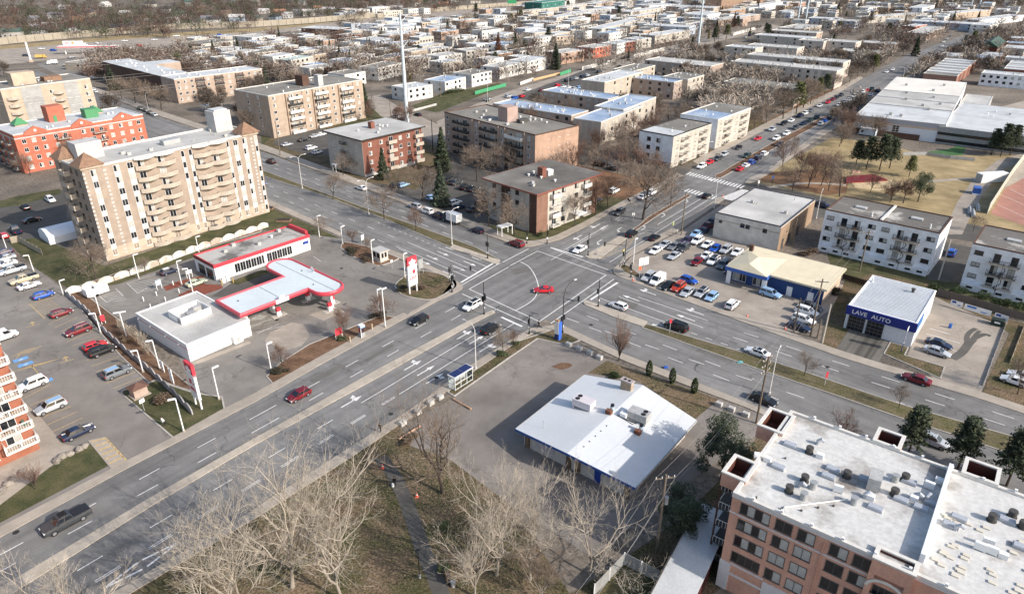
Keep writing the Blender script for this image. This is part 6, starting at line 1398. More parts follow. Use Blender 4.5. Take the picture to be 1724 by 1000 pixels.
# trucks, bus
def truck(name,label,cat,px,py,az,L,Wd,H,boxc,cabc,cabL=1.9,zt=.9,writing=None):
 q=G(px,py,1.2); t=thing(name,label,cat,(q.x,q.y,.035),R(az))
 MB().box(-L/2,L/2-cabL-.3,-Wd/2,Wd/2,zt,H).build('cargo_box',boxc,t)
 m=MB(); x0,x1=L/2-cabL,L/2; ch_=min(H,2.5)
 m.v += [(x0,-Wd*.46,.45),(x1,-Wd*.46,.45),(x1,-Wd*.46,1.35),(x1-.45,-Wd*.42,ch_),(x0,-Wd*.42,ch_)]; m.v += [(x,-y,z) for x,y,z in m.v]
 m.f += [(0,1,2,3,4),(9,8,7,6,5),(0,5,6,1),(1,6,7,2),(2,7,8,3),(3,8,9,4),(4,9,5,0)]
 cb=m.build('cab',cabc,t); MB().box(x1-.5,x1-.1,-Wd*.38,Wd*.38,1.4,ch_-.2).build('windshield',CARGL,cb)
 MB().box(-L/2+.2,x1-.3,-.4,.4,.5,.85).build('chassis',TRIM,t)
 for x in [L/2-1.0,-L/2+1.2,-L/2+2.3][:2+(L > 9)]:
  for s in (-1,1):o=mo('wheel',wheel(.48)[0],t,(x,s*(Wd/2-.15),.48)); mo('rim',wheel(.48)[1],o)
 return t
truck('box_truck','white box truck with rounded body parked at the far kerb','truck',760,368,AM,6.4,2.2,3.1,WHITE,paint('dark blue'))
st_=truck('semi_trailer_truck','long white semi trailer truck with red lettering on the highway','truck',127,76,4,18,2.6,4.1,WHITE,WHITE,3.0)
text('lettering','IND',2.0,RED,st_,(-5.6,-1.32,2.7),(math.pi/2,0,0)); MB().tube([(-1.2,-1.36,2.8),(-1.2,-1.3,2.8)],1.0,12).build('emblem',flat('ochre_emblem',S('#d9a441')),st_)
bs=thing('bus','white bus with dark windows parked beside the filling station','bus',tuple(G(234,84,1.2).xy)+(.035,),R(10))
MB().box(-5.5,5.5,-1.25,1.25,.4,3.0).build('body',WHITE,bs)
for i in range(7):MB().box(-5+i*1.45,-3.9+i*1.45,-1.28,-1.25,1.5,2.5).build('window',GLASS,bs)
for x in (-3.5,3.5):
 for s in (-1,1):mo('wheel',wheel(.48)[0],bs,(x,s*1.15,.48))
truck('cube_van','white cube van with orange sign board near the highway slip','truck',88,106,200,6.2,2.2,3.0,WHITE,WHITE)
truck('dump_truck','yellow construction truck on the highway slip','truck',69,96,20,7,2.5,2.7,flat('yellow_machine',S('#c9a23a')),flat('yellow_machine',S('#c9a23a')))
# white bin trailer at the verge
q=G(162,492,.6); t=thing('bin_trailer','white open box trailer with dark interior at the forecourt verge','trailer',(q.x,q.y,.03),R(51))
MB().box(-2.3,2.3,-1.2,-1.1,.45,2.1).box(-2.3,2.3,1.1,1.2,.45,2.1).box(-2.3,-2.2,-1.1,1.1,.45,2.1).box(2.2,2.3,-1.1,1.1,.45,2.1).box(-.2,2.2,-1.1,1.1,1.9,2.08).build('side_panel',WHITE,t); MB().box(-2.2,2.2,-1.1,1.1,.4,.6).build('floor',VENTD,t)
for s in (-1,1):mo('wheel',wheel(.34)[0],t,(-.3,s*1.1,.34))
# ---------------------------------------------------------------- poles, lamps, signals, signs
LP=flat('pale_lamp_metal',S('#c9c6c0')); LDK=flat('dark_lamp_metal',(.025,.025,.027))
def poleheight(px,py,tx,ty):
 b=G(px,py); t_=G(tx,ty); return HC*(1-b.xy.length/t_.xy.length)
def station_lamp(px,py,tx,ty,label,az=51,double=False,h=None):
 p=G(px,py,.05); h=h or max(3.5,poleheight(px,py,tx,ty)); t=thing('station_lamp',label,'lamp post',(p.x,p.y,.02),R(az),'white lot lamps')
 MB().cyl(0,0,0,h,.11,.09,k=8).build('pole',WHITE,t); MB().cyl(0,0,0,.35,.25,.22,k=10).build('base',CONC,t)
 for s in ((1,-1) if double else (1,)):
  MB().box(min(0,s*1.1),max(0,s*1.1),-.17,.17,h-.06,h+.1).build('lamp_head',WHITE,t)
for px,py,tx,ty,lb,dbl in ((369,672,361,619,'white lot lamp at the grass corner tip beside the red price sign',0),(269,620,260,572,'white lot lamp left of the white shop wall corner',0),(241,626,229,590,'white lot lamp at the parking side of the scalloped fence',0),(170,561,160,527,'white lot lamp above the row of dark red cars',0),(214,571,204,525,'twin headed white lot lamp by the tan shrubs',1),(170,532,161,498,'white lot lamp at the top of the scalloped fence',0),(310,727,299,670,'white lot lamp leaning beside the end of the scalloped fence',0),(234,469,226,429,'white lot lamp on the lawn below the tower corner',0),(335,425,331,399,'white lot lamp before the long scalloped wall, right of the tower balconies',0),(306,479,299,440,'white lot lamp in the red mulch bed',0),(325,493,315,452,'white lot lamp in front of the pale green sedan',0),(57,457,46,430,'pale lot lamp on the bank above the left parking row',0),(107,497,100,474,'pale lot lamp at the lower end of the left bank',0),(538,399,535,364,'pale lot lamp on the verge beside the round bare tree',0),(577,411,575,382,'white lot lamp at the tip of the planted island',0),(628,444,626,405,'white lot lamp beside the pay booth',0),(682,468,678,428,'white lot lamp left of the tall price sign',0),(457,625,450,579,'white lot lamp in the mulch verge corner',0),(649,551,646,487,'tall pale lamp in the mulch verge, right of the phone booth',0),(639,533,637,488,'pale lamp behind the bare tree at the forecourt edge',0),(12,421,4,397,'pale lot lamp next to the tent fence',0),(1066,444,1068,403,'slim pale lamp at the used car lot corner',0)):
 station_lamp(px,py,tx,ty,lb,51 if tx > px-9 else 200,bool(dbl))
def cobra(px,py,h,az,label,arms=1,m_=None,reach=2.6,z=.13):
 p=G(px,py,z); t=thing('street_lamp',label,'street lamp',(p.x,p.y,z),R(az),'street lamps'); m_=m_ or LP
 MB().tube([(0,0,0),(0,0,h-1.2)],[.12,.08],8).build('pole',m_,t); MB().cyl(0,0,0,.3,.22,k=8).build('base',m_,t)
 for s in ((1,-1) if arms == 2 else (1,)):
  MB().tube([(0,0,h-1.25),(s*.25,0,h-.6),(s*.8,0,h-.15),(s*1.6,0,h),(s*reach,0,h)],.055,6).build('arm',m_,t)
  MB().tube([(s*(reach-.25),0,h+.02),(s*(reach+.1),0,h-.02),(s*(reach+.55),0,h-.02)],[.08,.15,.07],8).build('lamp_head',LP,t)
for px,py,ty,lb in ((509,317,265,'double armed street lamp on the grass median, left of the three'),(621,361,305,'double armed street lamp on the grass median, middle of the three'),(761,411,357,'double armed street lamp at the start of the concrete median')):
 cobra(px,py,poleheight(px,py,px-1,ty)+.6,48,lb,2,reach=2.4)
for px,py,h,az,lb,z in ((801,620,9.2,140,'pale street lamp by the bus shelter with its arm over the street',.13),(1295,662,8,60,'pale street lamp behind the big utility pole',.13),(1202,351,9,200,'curved pale street lamp at the far crossing corner',.13),(1374,368,8,60,'brownish street lamp between the cream hall and the white flats',.05),(1556,126,9,160,'curved street lamp at the terrace end of the boulevard',.1),(1518,141,9,160,'curved street lamp beside the school end',.1),(1437,196,8,150,'slim street lamp on the near pavement beside the queue',.13),(1332,200,9,20,'tall street lamp on the orange leaf bank',.05),(1062,262,7,200,'short street lamp in front of the first white block',.05),(1185,278,8,30,'pale lamp post on the lawn of the first white block',.05),(821,173,9,100,'double headed lamp at the left end of the pale lane',.05),(957,146,9,100,'lamp post in the roadside car park',.05),(1135,100,9,100,'lamp post in the rear car park',.05),(250,185,8,10,'lamp post below the long white L roof',.05),(440,300,0,0,'',0)):
 if lb:cobra(px,py,h,az,lb,2 if 'double' in lb else 1,z=z)
# traffic signals
def sighead(t,x,y,z,m_=None):
 h=MB().box(x-.17,x+.17,y-.16,y+.16,z,z+1.05).build('signal_head',BLACK,t)
 for i,(c,n_) in enumerate((('#40130f','red_lens'),('#4a3a10','amber_lens'),('#10381f','green_lens'))):MB().tube([(x+.17,y,z+.88-i*.35),(x+.22,y,z+.88-i*.35)],.11,8).build('lens',flat(n_,S(c),.2),h)
 return h
def signal(px,py,h,label,az=230,arm=None,heads=((.32,0,2.6),),lamp=None,z=.13,plate=True,top=None):
 p=G(px,py,z); t=thing('traffic_signal',label,'traffic light',(p.x,p.y,z),R(az),'traffic signals')
 MB().cyl(0,0,0,h,.1,.08,k=8).build('pole',LDK,t); MB().cyl(0,0,0,.4,.2,k=8).build('base',LDK,t)
 for x,y,zz in heads:sighead(t,x,y,zz)
 if plate:MB().box(-.02,.14,-.16,.16,1.3,1.75).build('push_button_plate',WHITE,t)
 if arm:
  L,za=arm; MB().tube([(0,0,za-.3),(L,0,za)],.055,6).build('arm',LDK,t); sighead(t,L,0,za-.6)
 if lamp:
  L,zl=lamp; MB().tube([(0,0,h),(L*.15,0,h+(zl-h)*.55),(L*.5,0,h+(zl-h)*.9),(L,0,zl)],.06,6).build('lamp_arm',LDK,t); MB().box(L-.1,L+.6,-.15,.15,zl-.08,zl+.08).build('lamp_head',LP,t)
signal(821,435,6.2,'black traffic signal on the nose of the left grass median',120,heads=((.28,0,3.2),(-.28,0,3.2),(0,.3,3.4)))
signal(761,492,6.6,'black traffic signal with long arm on the price sign island',10,arm=(4.3,5.6),heads=((.32,0,3.2),(0,.3,2.6)))
signal(757,476,4.0,'slim dark pole next to the long armed signal',0,heads=((0,.3,2.6),))
signal(815,529,7.4,'black traffic signal at the end of the near concrete median',60,heads=((.3,0,3.6),(0,-.3,3.4),(0,.3,3.0)),z=.15)
signal(891,562,4.2,'black traffic signal left of the walking pedestrian',150,heads=((-.05,.3,2.4),))
signal(947,560,8.2,'black traffic signal and curved lamp beside the blue corner sign',45,arm=(4.6,6.0),heads=((.3,0,2.9),(-.3,0,2.7)),lamp=(3.0,10.6))
signal(1007,516,6.4,'black traffic signal on the right concrete median nose',30,heads=((-.3,0,3.2),(0,.3,3.0)),z=.15)
signal(990,430,6.0,'black traffic signal beside the stopped white sedan',90,heads=((.05,.28,3.0),),z=.15)
signal(1051,449,7.2,'dark curved signal pole with yellow sign at the used car corner',175,arm=(5.0,5.8),heads=((.4,0,2.8),),lamp=None)
signal(1062,467,3.8,'short black signal on the used car corner bed',200,heads=((.3,0,2.2),))
signal(887,410,6.0,'thin black signal at the corner lawn tip',300,heads=((.25,0,2.6),))
signal(921,410,5.2,'black signal right of the corner lawn tip',300,heads=((.25,0,2.5),))
# utility poles with crossarms and wires
def upole(px,py,h,label,cross=True,m_=None,tr=False,az=10,z=.05,arms=1):
 p=G(px,py,z); t=thing('utility_pole',label,'utility pole',(p.x,p.y,z),R(az),'utility poles')
 MB().tube([(0,0,0),(0,0,h)],[.19,.13],8).build('pole',m_ or WOODP,t)
 if cross:
  for k in range(arms):
   c=MB().box(-1.25,1.25,.1,.22,h-.75-k*1.1,h-.6-k*1.1).build('crossarm',WOODP,t)
   for x in (-1.15,-.4,.4,1.15):MB().cyl(x,.16,h-.6-k*1.1,h-.38-k*1.1,.06,k=6).build('insulator',WHITE,c)
 if tr:MB().cyl(.42,0,h-4.6,h-3.5,.27,k=10).build('transformer',GALV,t)
 return p,h
p1=upole(1105,929,12.6,'weathered utility pole with a grey transformer beside the covered ramp',tr=True)
p2=upole(1273,712,12.6,'tall utility pole with stacked crossarms at the boulevard corner of the restaurant',arms=3,az=40)
p3=upole(1364,566,12.5,'utility pole with crossarm at the end of the used car row',az=-10)
upole(1376,569,4.2,'short wooden stub pole between two taller poles',False); upole(1384,577,8.4,'pale pole with a green plate and small lamp by the car wash lawn',False,flat('pale_pole',S('#b5ab9c')))
upole(1336,559,7.6,'thin pole beside the four parked cars at the lot end',False); upole(1447,456,10.4,'wooden pole on the lawn before the white flats',az=0,arms=1); upole(1580,471,10,'wooden pole at the corner of the white flats',False,flat('pale_pole',S('#b5ab9c')))
upole(1334,411,7,'thin wooden pole behind the cream hall',False); upole(1147,395,12,'dark wooden pole with a yellow tag at the used car kerb',False,z=.13)
upole(472,320-58,13,'wooden pole at the left of the six storey block drive',False); upole(658,198,8,'pale pole left of the near pylon foot',False); upole(729,255,12,'dark slim pole left of the brown block',False,BLACK); upole(160,172,10,'pole beside the tall spruce',True); upole(186,165,12,'pole right of the street by the tall spruce',False)
for px,py,lb in ((1000,103,'first pole of the lane row, left'),(1036,93,'second pole of the lane row'),(1068,84,'third pole of the lane row'),(926,117,'pole before the orange duplex'),(742,164,'pole at the clipped hedge'),(1302,70,'pole on the far lane bend'),(1221,73,'pole beyond the second pylon')):upole(px,py,9,'wooden '+lb,False)
def wire(a,b,sag,name_label,off=(0,0,0),r=.018):
 pts=[a.lerp(b,i/14)-Vector((0,0,sag*4*(i/14)*(1-i/14))) for i in range(15)]
 return MB().tube(pts,r,4,cap=False)
def wires(label,A,B,offs,sag=1.0,r=.014):
 mb=MB()
 for o in offs:
  m_=wire(A+Vector(o),B+Vector(o),sag,'',r=r); n=len(mb.v); mb.v += m_.v; mb.f += [tuple(n+i for i in f_) for f_ in m_.f]
 return tag(mb.build('overhead_wires',flat('wire_grey',S('#8d8a86'))),label,'wires')
def top(p,dz=-.4):return Vector((p[0].x,p[0].y,p[0].z+p[1]+dz))
wires('overhead wires from the transformer pole to the boulevard corner pole',top(p1),top(p2),((-1.1,0,0),(1.1,0,0),(0,0,-2.6)),1.2)
wires('overhead wires crossing the boulevard to the used car pole',top(p2),top(p3),((-1.1,0,0),(1.1,0,0),(0,0,-1.2)),1.2)
q=G(905,1100,12); wires('overhead wires running from the transformer pole over the bare trees',top(p1),q,((-1.1,0,0),(1.1,0,0),(0,0,-2.6)),1.4)
q3=G(1447,456,.05); wires('overhead wires from the used car pole to the pole by the white flats',top(p3),Vector((q3.x,q3.y,9.8)),((-1,0,0),(1,0,0)),.8)
# transmission pylons
PYM=flat('pale_pylon_steel',S('#b9c4c9'),.5)
def pylon(px,py,h,label,az=50,arms=True):
 p=G(px,py); t=thing('transmission_pylon',label,'pylon',(p.x,p.y,0),R(az),'tubular transmission pylons')
 MB().tube([(0,0,0),(0,0,h*.6),(0,0,h)],[1.0,.7,.4],14).build('shaft',PYM,t)
 for z in (.93,.82,.71)[:3]:
  for s in (-1,1):
   a=MB().tube([(0,0,h*z-1.2),(s*2.2,0,h*z+.6),(s*3.4,0,h*z+1.6)],[.16,.12,.08],6).tube([(s*2.2,0,h*z+.6),(s*3.3,0,h*z-.6)],[.09,.07],5).build('crossarm',PYM,t)
 return p
ya=pylon(685.5,206,45.6,'tall pale tubular pylon with three pairs of arms, nearest of all'); yb=pylon(1174,87,48,'pale tubular pylon above the rear car park, second from the left')
yc=pylon(1342,40,48,'left one of the twin tubular pylons above the tan blocks'); yd=pylon(1355,40,48,'right one of the twin tubular pylons above the tan blocks'); ye=pylon(1634,15,48,'left one of the twin tubular pylons at the upper right'); yf=pylon(1648,14,48,'right one of the twin tubular pylons at the upper right')
for i,z in enumerate((32.4,37.4,42.4)):
 far_=G(120,330,0); far_=Vector((ya.x-190,ya.y-120,z-4))
 wires('power lines leaving the %s arms of the nearest pylon to the left' % ('lowest','middle','top')[i],Vector((ya.x,ya.y,z)),far_,((2.1,-2.6,0),(-2.1,2.6,0)),7,.035)
# ---------------------------------------------------------------- signs and street furniture
def price_sign(px,py,az,label,legs=1.4):
 p=G(px,py,.14); t=thing('price_sign',label,'price sign',(p.x,p.y,.14),R(az))
 for x in (-1.05,1.05):MB().cyl(x,0,0,8.3,.16,k=8).build('post',WHITE,t)
 pn=MB().box(-1.3,1.3,-.22,.22,legs+.4,6.4).build('panel',WHITE,t)
 hd=MB().box(-1.35,1.35,-.26,.26,6.4,8.6).build('red_header',RED,t); MB().box(-1.35,1.35,-.265,.265,6.4,6.75).build('white_stripe',WHITE,hd)
 for y in (-.28,.32):
  l_=MB(); leaf(l_,0,7.15,1.9,y); l_.build('leaf_emblem',WHITE,hd)
 for y,sgn in ((-.25,1),(.22,-1)):
  MB().box(-.05,.75,y,y+.03,4.6,5.5).build('price_panel',RED,pn); MB().box(-.7,-.35,y,y+.03,4.55,4.85).build('price_panel',RED,pn)
  MB().box(-.35,.9,y,y+.03,3.35,3.9).build('price_panel',RED,pn); MB().box(-.8,-.5,y,y+.03,3.2,3.75).build('price_panel',RED,pn); MB().box(-.2,.75,y-.01,y,3.55,3.68).build('price_bar',WHITE,pn)
 return t
price_sign(696,492,49,'tall white and red price sign on the round grass island by the junction')
price_sign(335,684,138,'tall white and red price sign on the grass corner beside the left parking lot')
def board(px,py,az,w_,z0,z1,label,col,name='sign',frame=None,legs=2,extra=None,z=.1,cat='sign'):
 p=G(px,py,z); t=thing(name,label,cat,(p.x,p.y,z),R(az))
 for x in ((-w_/2+.05,w_/2-.05) if legs == 2 else (0,)):MB().box(x-.05,x+.05,-.05,.05,0,z1).build('post',frame or GALV,t)
 pn=MB().box(-w_/2,w_/2,-.09,-.05,z0,z1).build('panel',col,t)
 if extra:extra(t,pn)
 return t
board(571,569,50,1.6,.8,2.3,'red board in a white frame on the mulch verge',RED,frame=WHITE)
board(175,545,50,.8,.6,2.0,'small red and white station sign at the scalloped fence',RED,frame=WHITE); 
p=G(174,545,.1); 
board(275,625,140,1.0,.3,2.2,'white and red menu board by the fence end',WHITE,frame=WHITE); board(291,645,140,1.0,.3,3.0,'tall narrow white sign slab beside the price sign',WHITE,frame=WHITE)
board(269,487,50,1.2,1.1,2.3,'pale blue and red car wash sign at the forecourt end',flat('pale_blue_panel',S('#b9cfe2')),frame=WHITE); board(320,468,50,1.4,1.2,2.0,'white and red menu sign behind the pale green sedan',WHITE,frame=WHITE)
board(660,452,48,.6,1.6,2.3,'small white notice on a post right of the pay booth',WHITE,legs=1); board(611,410,48,.9,1.0,2.4,'white notice board at the planted island',WHITE)
board(709,461,48,1.4,1.4,3.8,'back of a grey lane sign beside the price sign',GALV); board(243,691,60,.9,1.6,2.3,'white parking notice on the grass corner',WHITE,legs=1)
board(1066,372,200,.8,1.6,2.4,'white traffic sign at the tip of the brown median',WHITE,legs=1,z=.14)
board(1132,397,230,.7,3.0,3.9,'yellow green pedestrian sign above a white plate near the wooden pole',flat('lime_sign',S('#b9cf3a')),legs=1,z=.13); board(1140,398,230,.4,1.2,1.9,'small white plate on a low post beside the lime sign',WHITE,legs=1,z=.13)
board(1049,446,230,.7,3.4,4.1,'yellow warning sign at the used car corner',flat('yellow_sign',S('#c9b52f')),legs=1)
board(1076,470,10,.7,2.3,3.2,'orange construction sign on the used car corner bed',flat('orange_sign',S('#e8691f')),legs=1,z=.16)
board(1127,560,10,.5,2.2,3.1,'small red arrow sign on the grass median',RED,legs=1,z=.14); board(1388,648,10,.4,1.5,2.8,'narrow red marker sign on the right grass median',RED,legs=1,z=.14)
board(1299,314,20,.8,2.6,3.6,'blue bus stop sign beside the leaf covered lawn',flat('bus_blue',S('#3f79c4')),legs=1,frame=BLACK); board(1276,315,20,.7,1.2,2.2,'white and red sign at the park corner',WHITE,legs=1)
def pyl_extra(t,pn):MB().box(-.4,.4,-.13,-.09,2.2,4.6).build('dark_face',flat('grey_blue_face',S('#4d5a73')),pn)
board(1517,592,50,1.1,2.0,5.4,'tall narrow pylon sign with grey face before the car wash',WHITE,legs=1,frame=BLUEP,extra=pyl_extra)
def grid_extra(t,pn):
 for i in range(6):MB().box(-1.1+i*.4,-1.04+i*.4,-.12,-.09,3.2,4.9).build('slat',GALV,pn)
board(1082,467,205,2.6,3.1,5.0,'white slatted sign frame on a grey post at the used car corner',WHITE,legs=1,extra=grid_extra)
# blue corner sign, phone booth, bus shelter
p=G(940,573,.13); t=thing('corner_sign','blue folded corner sign with a white face beside the black signal pole','sign',(p.x,p.y,.13),R(20))
m=MB(); m.v += [(0,0,0),(1.5,.4,3.9),(.2,.4,4.2),(-.35,1.2,1.0),(0,.15,0),(1.5,.55,3.9),(.2,.55,4.2),(-.35,1.35,1.0)]; m.f += [(0,1,2,3),(7,6,5,4),(0,4,5,1),(1,5,6,2),(2,6,7,3),(3,7,4,0)]
MB().box(0,.9,-.08,.08,0,3.9,rz=.5,c=(0,0,0)).build('blue_panel',flat('vivid_blue',S('#2463cf')),t); MB().box(-.9,0,-.08,.08,1.3,4.1,rz=-.9,c=(0,0,0)).build('white_panel',flat('cream_panel',S('#dcd8c9')),t); MB().box(-.85,-.05,-.07,.07,.1,1.3,rz=-.9,c=(0,0,0)).build('navy_panel',flat('navy_panel',S('#2b3a70')),t); MB().box(-.85,0,-.09,.09,4.1,4.5,rz=-.9,c=(0,0,0)).build('orange_cap',flat('orange_cap',S('#d9a06a')),t)
p=G(610,566,.12); t=thing('phone_booth','blue and red phone booth on a concrete pad at the mulch verge','phone booth',(p.x,p.y,.12),R(-45))
MB().box(-.45,.45,-.45,.45,0,1.0).build('lower_panel',GALV,t); MB().box(-.4,.4,-.4,.4,1.0,2.1).build('cabinet',flat('booth_dark',S('#3d2a33')),t); MB().box(-.3,.3,-.44,-.4,1.3,1.9).build('red_panel',RED,t); MB().box(-.55,.55,-.55,.55,2.1,2.45).build('roof',flat('sky_blue_roof',S('#8fb3d9')),t); MB().box(-.5,.5,-.5,.5,2.45,2.6).build('cap',WHITE,t); MB().box(.45,.55,-.55,-.45,0,2.1).build('post',WHITE,t)
slab('concrete_pad',[(596,569),(610,574),(622,566),(609,560)],.135,CONC)
p=G(776,646,.13); t=thing('bus_shelter','glass bus shelter with blue solar panel roof and pale frame','bus shelter',(p.x,p.y,.13),R(50))
fr=MB()
for x in (-2.2,-.75,.75,2.2):
 for y in (-.75,.75):fr.box(x-.05,x+.05,y-.05,y+.05,0,2.5)
for y in (-.75,.75):
 for z in (.1,1.1,2.42):fr.box(-2.2,2.2,y-.045,y+.045,z,z+.09)
for x in (-2.2,2.2):
 for z in (.1,1.1,2.42):fr.box(x-.045,x+.045,-.7,.7,z,z+.09)
fr.build('frame',flat('pale_frame',S('#c9cfca')),t); MB().box(-2.35,2.35,-.9,.9,2.52,2.72).build('roof',WHITE,t)
so_=MB().box(-2.2,0.0,-.8,.8,2.72,2.77).box(.08,2.2,-.8,.8,2.72,2.77).build('solar_panel',flat('solar_blue',S('#1d2a5e'),.2,.6),t)
GL2=bpy.data.materials.new('clear_glass'); GL2.use_nodes=True; b_=GL2.node_tree.nodes['Principled BSDF']; b_.inputs['Base Color'].default_value=(.75,.82,.8,1); b_.inputs['Roughness'].default_value=.05; b_.inputs['Alpha'].default_value=.28
MB().box(-2.15,2.15,.74,.76,.2,2.4).build('rear_glass',GL2,t); MB().box(2.19,2.21,-.7,.7,.2,2.4).build('side_glass',CARGL,t); MB().box(-2.21,-2.19,-.7,.7,.2,2.4).build('side_glass',GL2,t); MB().box(-1.5,1.2,.3,.65,.45,.52).build('bench',WOODP,t)
# concrete blocks
BLK=mat('concrete_block',S('#b5b1a9'),.9,.15,2)
def block(px,py,az,label,s=(1.1,.8,.75)):
 p=G(px,py,.02); a,b,c=s[0]/2,s[1]/2,s[2]
 m=MB(); e=.08; m.v += [(-a,-b,0),(a,-b,0),(a,b,0),(-a,b,0),(-a,-b,c-e),(a,-b,c-e),(a,b,c-e),(-a,b,c-e),(-a+e,-b+e,c),(a-e,-b+e,c),(a-e,b-e,c),(-a+e,b-e,c)]
 m.f += [(3,2,1,0),(0,1,5,4),(1,2,6,5),(2,3,7,6),(3,0,4,7),(4,5,9,8),(5,6,10,9),(6,7,11,10),(7,4,8,11),(8,9,10,11)]
 o=m.build('concrete_block',BLK); o.location=(p.x,p.y,.02); o.rotation_euler.z=R(az); tag(o,label,'concrete block','concrete barrier blocks')
for i,(px,py) in enumerate(((957,582),(975,589),(993,596),(1009,604))):block(px,py,-40,'pale concrete block, %s from the blue corner sign in the row by the pavement' % ordn(i))
for i,(px,py) in enumerate(((1210,683),(1231,691),(1255,700))):block(px,py,-40,'pale concrete block, %s from the clipped conifers in the drive row' % ordn(i))
for i,(px,py) in enumerate(((741,671),(725,681),(704,696),(678,715))):block(px,py,50,'pale concrete block, %s from the bus shelter beside the street' % ordn(i))
# cones, bins, boxes, litter
def cone(px,py,label,z=.03):
 p=G(px,py,z); t=thing('traffic_cone',label,'traffic cone',(p.x,p.y,z),0,'orange cones')
 MB().cyl(0,0,.03,.75,.2,.04,k=10).build('cone',flat('cone_orange',S('#e8562a')),t); MB().box(-.25,.25,-.25,.25,0,.03).build('base',flat('cone_orange',S('#e8562a')),t); MB().cyl(0,0,.35,.48,.135,.105,k=10).build('white_band',WHITE,t)
cone(1258,533,'orange cone in the used car lot by the white suv'); cone(1322,554,'orange cone at the kerb by the parked dark sedan'); cone(644,788,'orange cone beside the park path under the bare branches'); cone(702,836,'orange cone lying near the park path bend'); cone(1066,472,'orange cone at the foot of the short black signal',.16); cone(1217,331,'orange cone on the far crosswalk')
p=G(1599,552,.02); o=MB().cyl(0,0,0,.95,.3,k=14).cyl(0,0,.3,.36,.315,k=14).cyl(0,0,.62,.68,.315,k=14).build('barrel',flat('barrel_blue',S('#2463b5'))); o.location=p; tag(o,'blue barrel standing in the car wash yard','barrel')
p=G(1678,547,.02); t=thing('dumpster','dark green dumpster with white label at the car wash yard edge','dumpster',(p.x,p.y,.02),R(-40))
MB().box(-1.1,1.1,-.7,.7,.15,1.2).build('body',flat('dumpster_green',S('#1f3a30')),t); MB().box(-1.15,1.15,-.75,.75,1.2,1.32).build('lid',flat('dumpster_lid',S('#26332e')),t); MB().box(-.5,.5,-.72,-.7,.6,.95).build('label_plate',WHITE,t)
p=G(1300-13,612+16,.02)
o=MB().box(-.5,.5,-.3,.3,0,.1).box(-.2,.45,-.2,.25,.1,.2).build('litter',flat('turquoise_plastic',S('#4fb5b5'))); o.location=G(1246,610,.02); tag(o,'turquoise plastic litter on the road by the grass median','litter')
o=MB().box(-.35,.35,-.25,.25,0,.25).box(-.2,.2,-.2,.2,.25,.33).build('recycling_bin',flat('bin_blue',S('#2f62c4'))); o.location=G(1121,619,.13); tag(o,'blue recycling tub on the near pavement between two clipped conifers','bin')
for i,(px,py,lb) in enumerate(((257,548-52,''),)):pass
def bollard(px,py,label,col=None,h=1.0):
 p=G(px,py,.03); o=MB().cyl(0,0,0,h,.11,.11,k=8).cyl(0,0,h,h+.08,.13,.05,k=8).build('bollard',col or WHITE); o.location=p; tag(o,label,'bollard','station bollards')
for px,py,lb in ((264,498,'white bollard left of the car wash sign'),(242,507,'white bollard at the shop back corner'),(279,507,'white bollard behind the shop roof'),(292,480,'white bollard at the mulch bed end'),(302,493,'white bollard in front of the second mulch bed'),(254,519,'white bollard nearest the shop roof edge')):bollard(px,py,lb)
for px,py,lb in ((627,555,'short wooden post right of the phone booth'),(590,577,'short wooden post left of the phone booth')):bollard(px,py,lb,flat('post_tan',S('#c2b08c')),1.3)
for px,py,lb in ((393,476,'yellow bollard before the glazed shop corner'),(374,480,'yellow bollard beside the vacuum machines')):bollard(px,py,lb,flat('bollard_yellow',S('#c9a23a')),1.2)
for px,py,lb in ((377,476,'white vacuum machine left of the yellow bollard'),(384,473,'white vacuum machine against the shop corner')):
 p=G(px,py,.03); t=thing('vacuum_machine',lb,'machine',(p.x,p.y,.03),R(50)); MB().box(-.4,.4,-.3,.3,0,1.4).build('cabinet',WHITE,t); MB().box(-.2,.2,-.33,-.3,.8,1.2).build('panel',VENT,t)
# storage container, shed by the park
p=G(1668,306,0); t=thing('storage_container','white storage container with grey doors at the park path','container',(p.x,p.y,.02),R(10))
MB().box(-5,5,-1.4,1.4,.1,2.9).build('body',WHITE,t); MB().box(-5.05,-5,-1.2,1.2,.25,2.7).build('door',GALV,t); MB().box(-5.06,5.06,-1.45,1.45,2.9,3.0).build('roof',WHITE,t)
p=G(1643,326,0); t=thing('covered_truck_bed','blue tarpaulin covered bin on the park service path','bin',(p.x,p.y,.02),R(60)); MB().box(-1.6,1.6,-1,1,.3,2.1).build('tarpaulin',flat('tarp_blue',S('#2f5fb0')),t); MB().box(-1.8,1.8,-1.1,1.1,0,.3).build('base',WHITE,t)
for i,(px,py) in enumerate(((1640,362),(1648,352),(1634,357))):
 p=G(px,py); o=MB().tube([(-3,0,.3),(3,0,.3)],.28,8).tube([(-3,.6,.3),(3,.6,.3)],.28,8).tube([(-3,.3,.75),(3,.3,.75)],.26,8).build('pipe_stack',GALV); o.location=p; o.rotation_euler.z=R(60); tag(o,'stack of grey pipes on the service path, %s from the sports court' % ordn(i),'pipes')
p=G(1460,228); t=thing('site_trailer','small pale blue site cabin in front of the school','cabin',(p.x,p.y,.02),R(-40)); MB().box(-3.2,3.2,-1.3,1.3,.3,2.8).build('body',flat('pale_blue_cabin',S('#c5d5e3')),t); MB().box(-2.4,-1.4,-1.33,-1.3,1.2,2.1).build('window',GLASS,t); MB().box(-3.3,3.3,-1.4,1.4,2.8,2.95).build('roof',WHITE,t)
p=G(1441,292); o=MB().box(-1.4,1.4,-.25,.25,0,.45).box(-1.2,1.2,-.1,.1,.45,.9).build('bench',flat('salmon_paint',S('#c59580'))); o.location=p; tag(o,'salmon coloured bench behind the red play surface','bench')
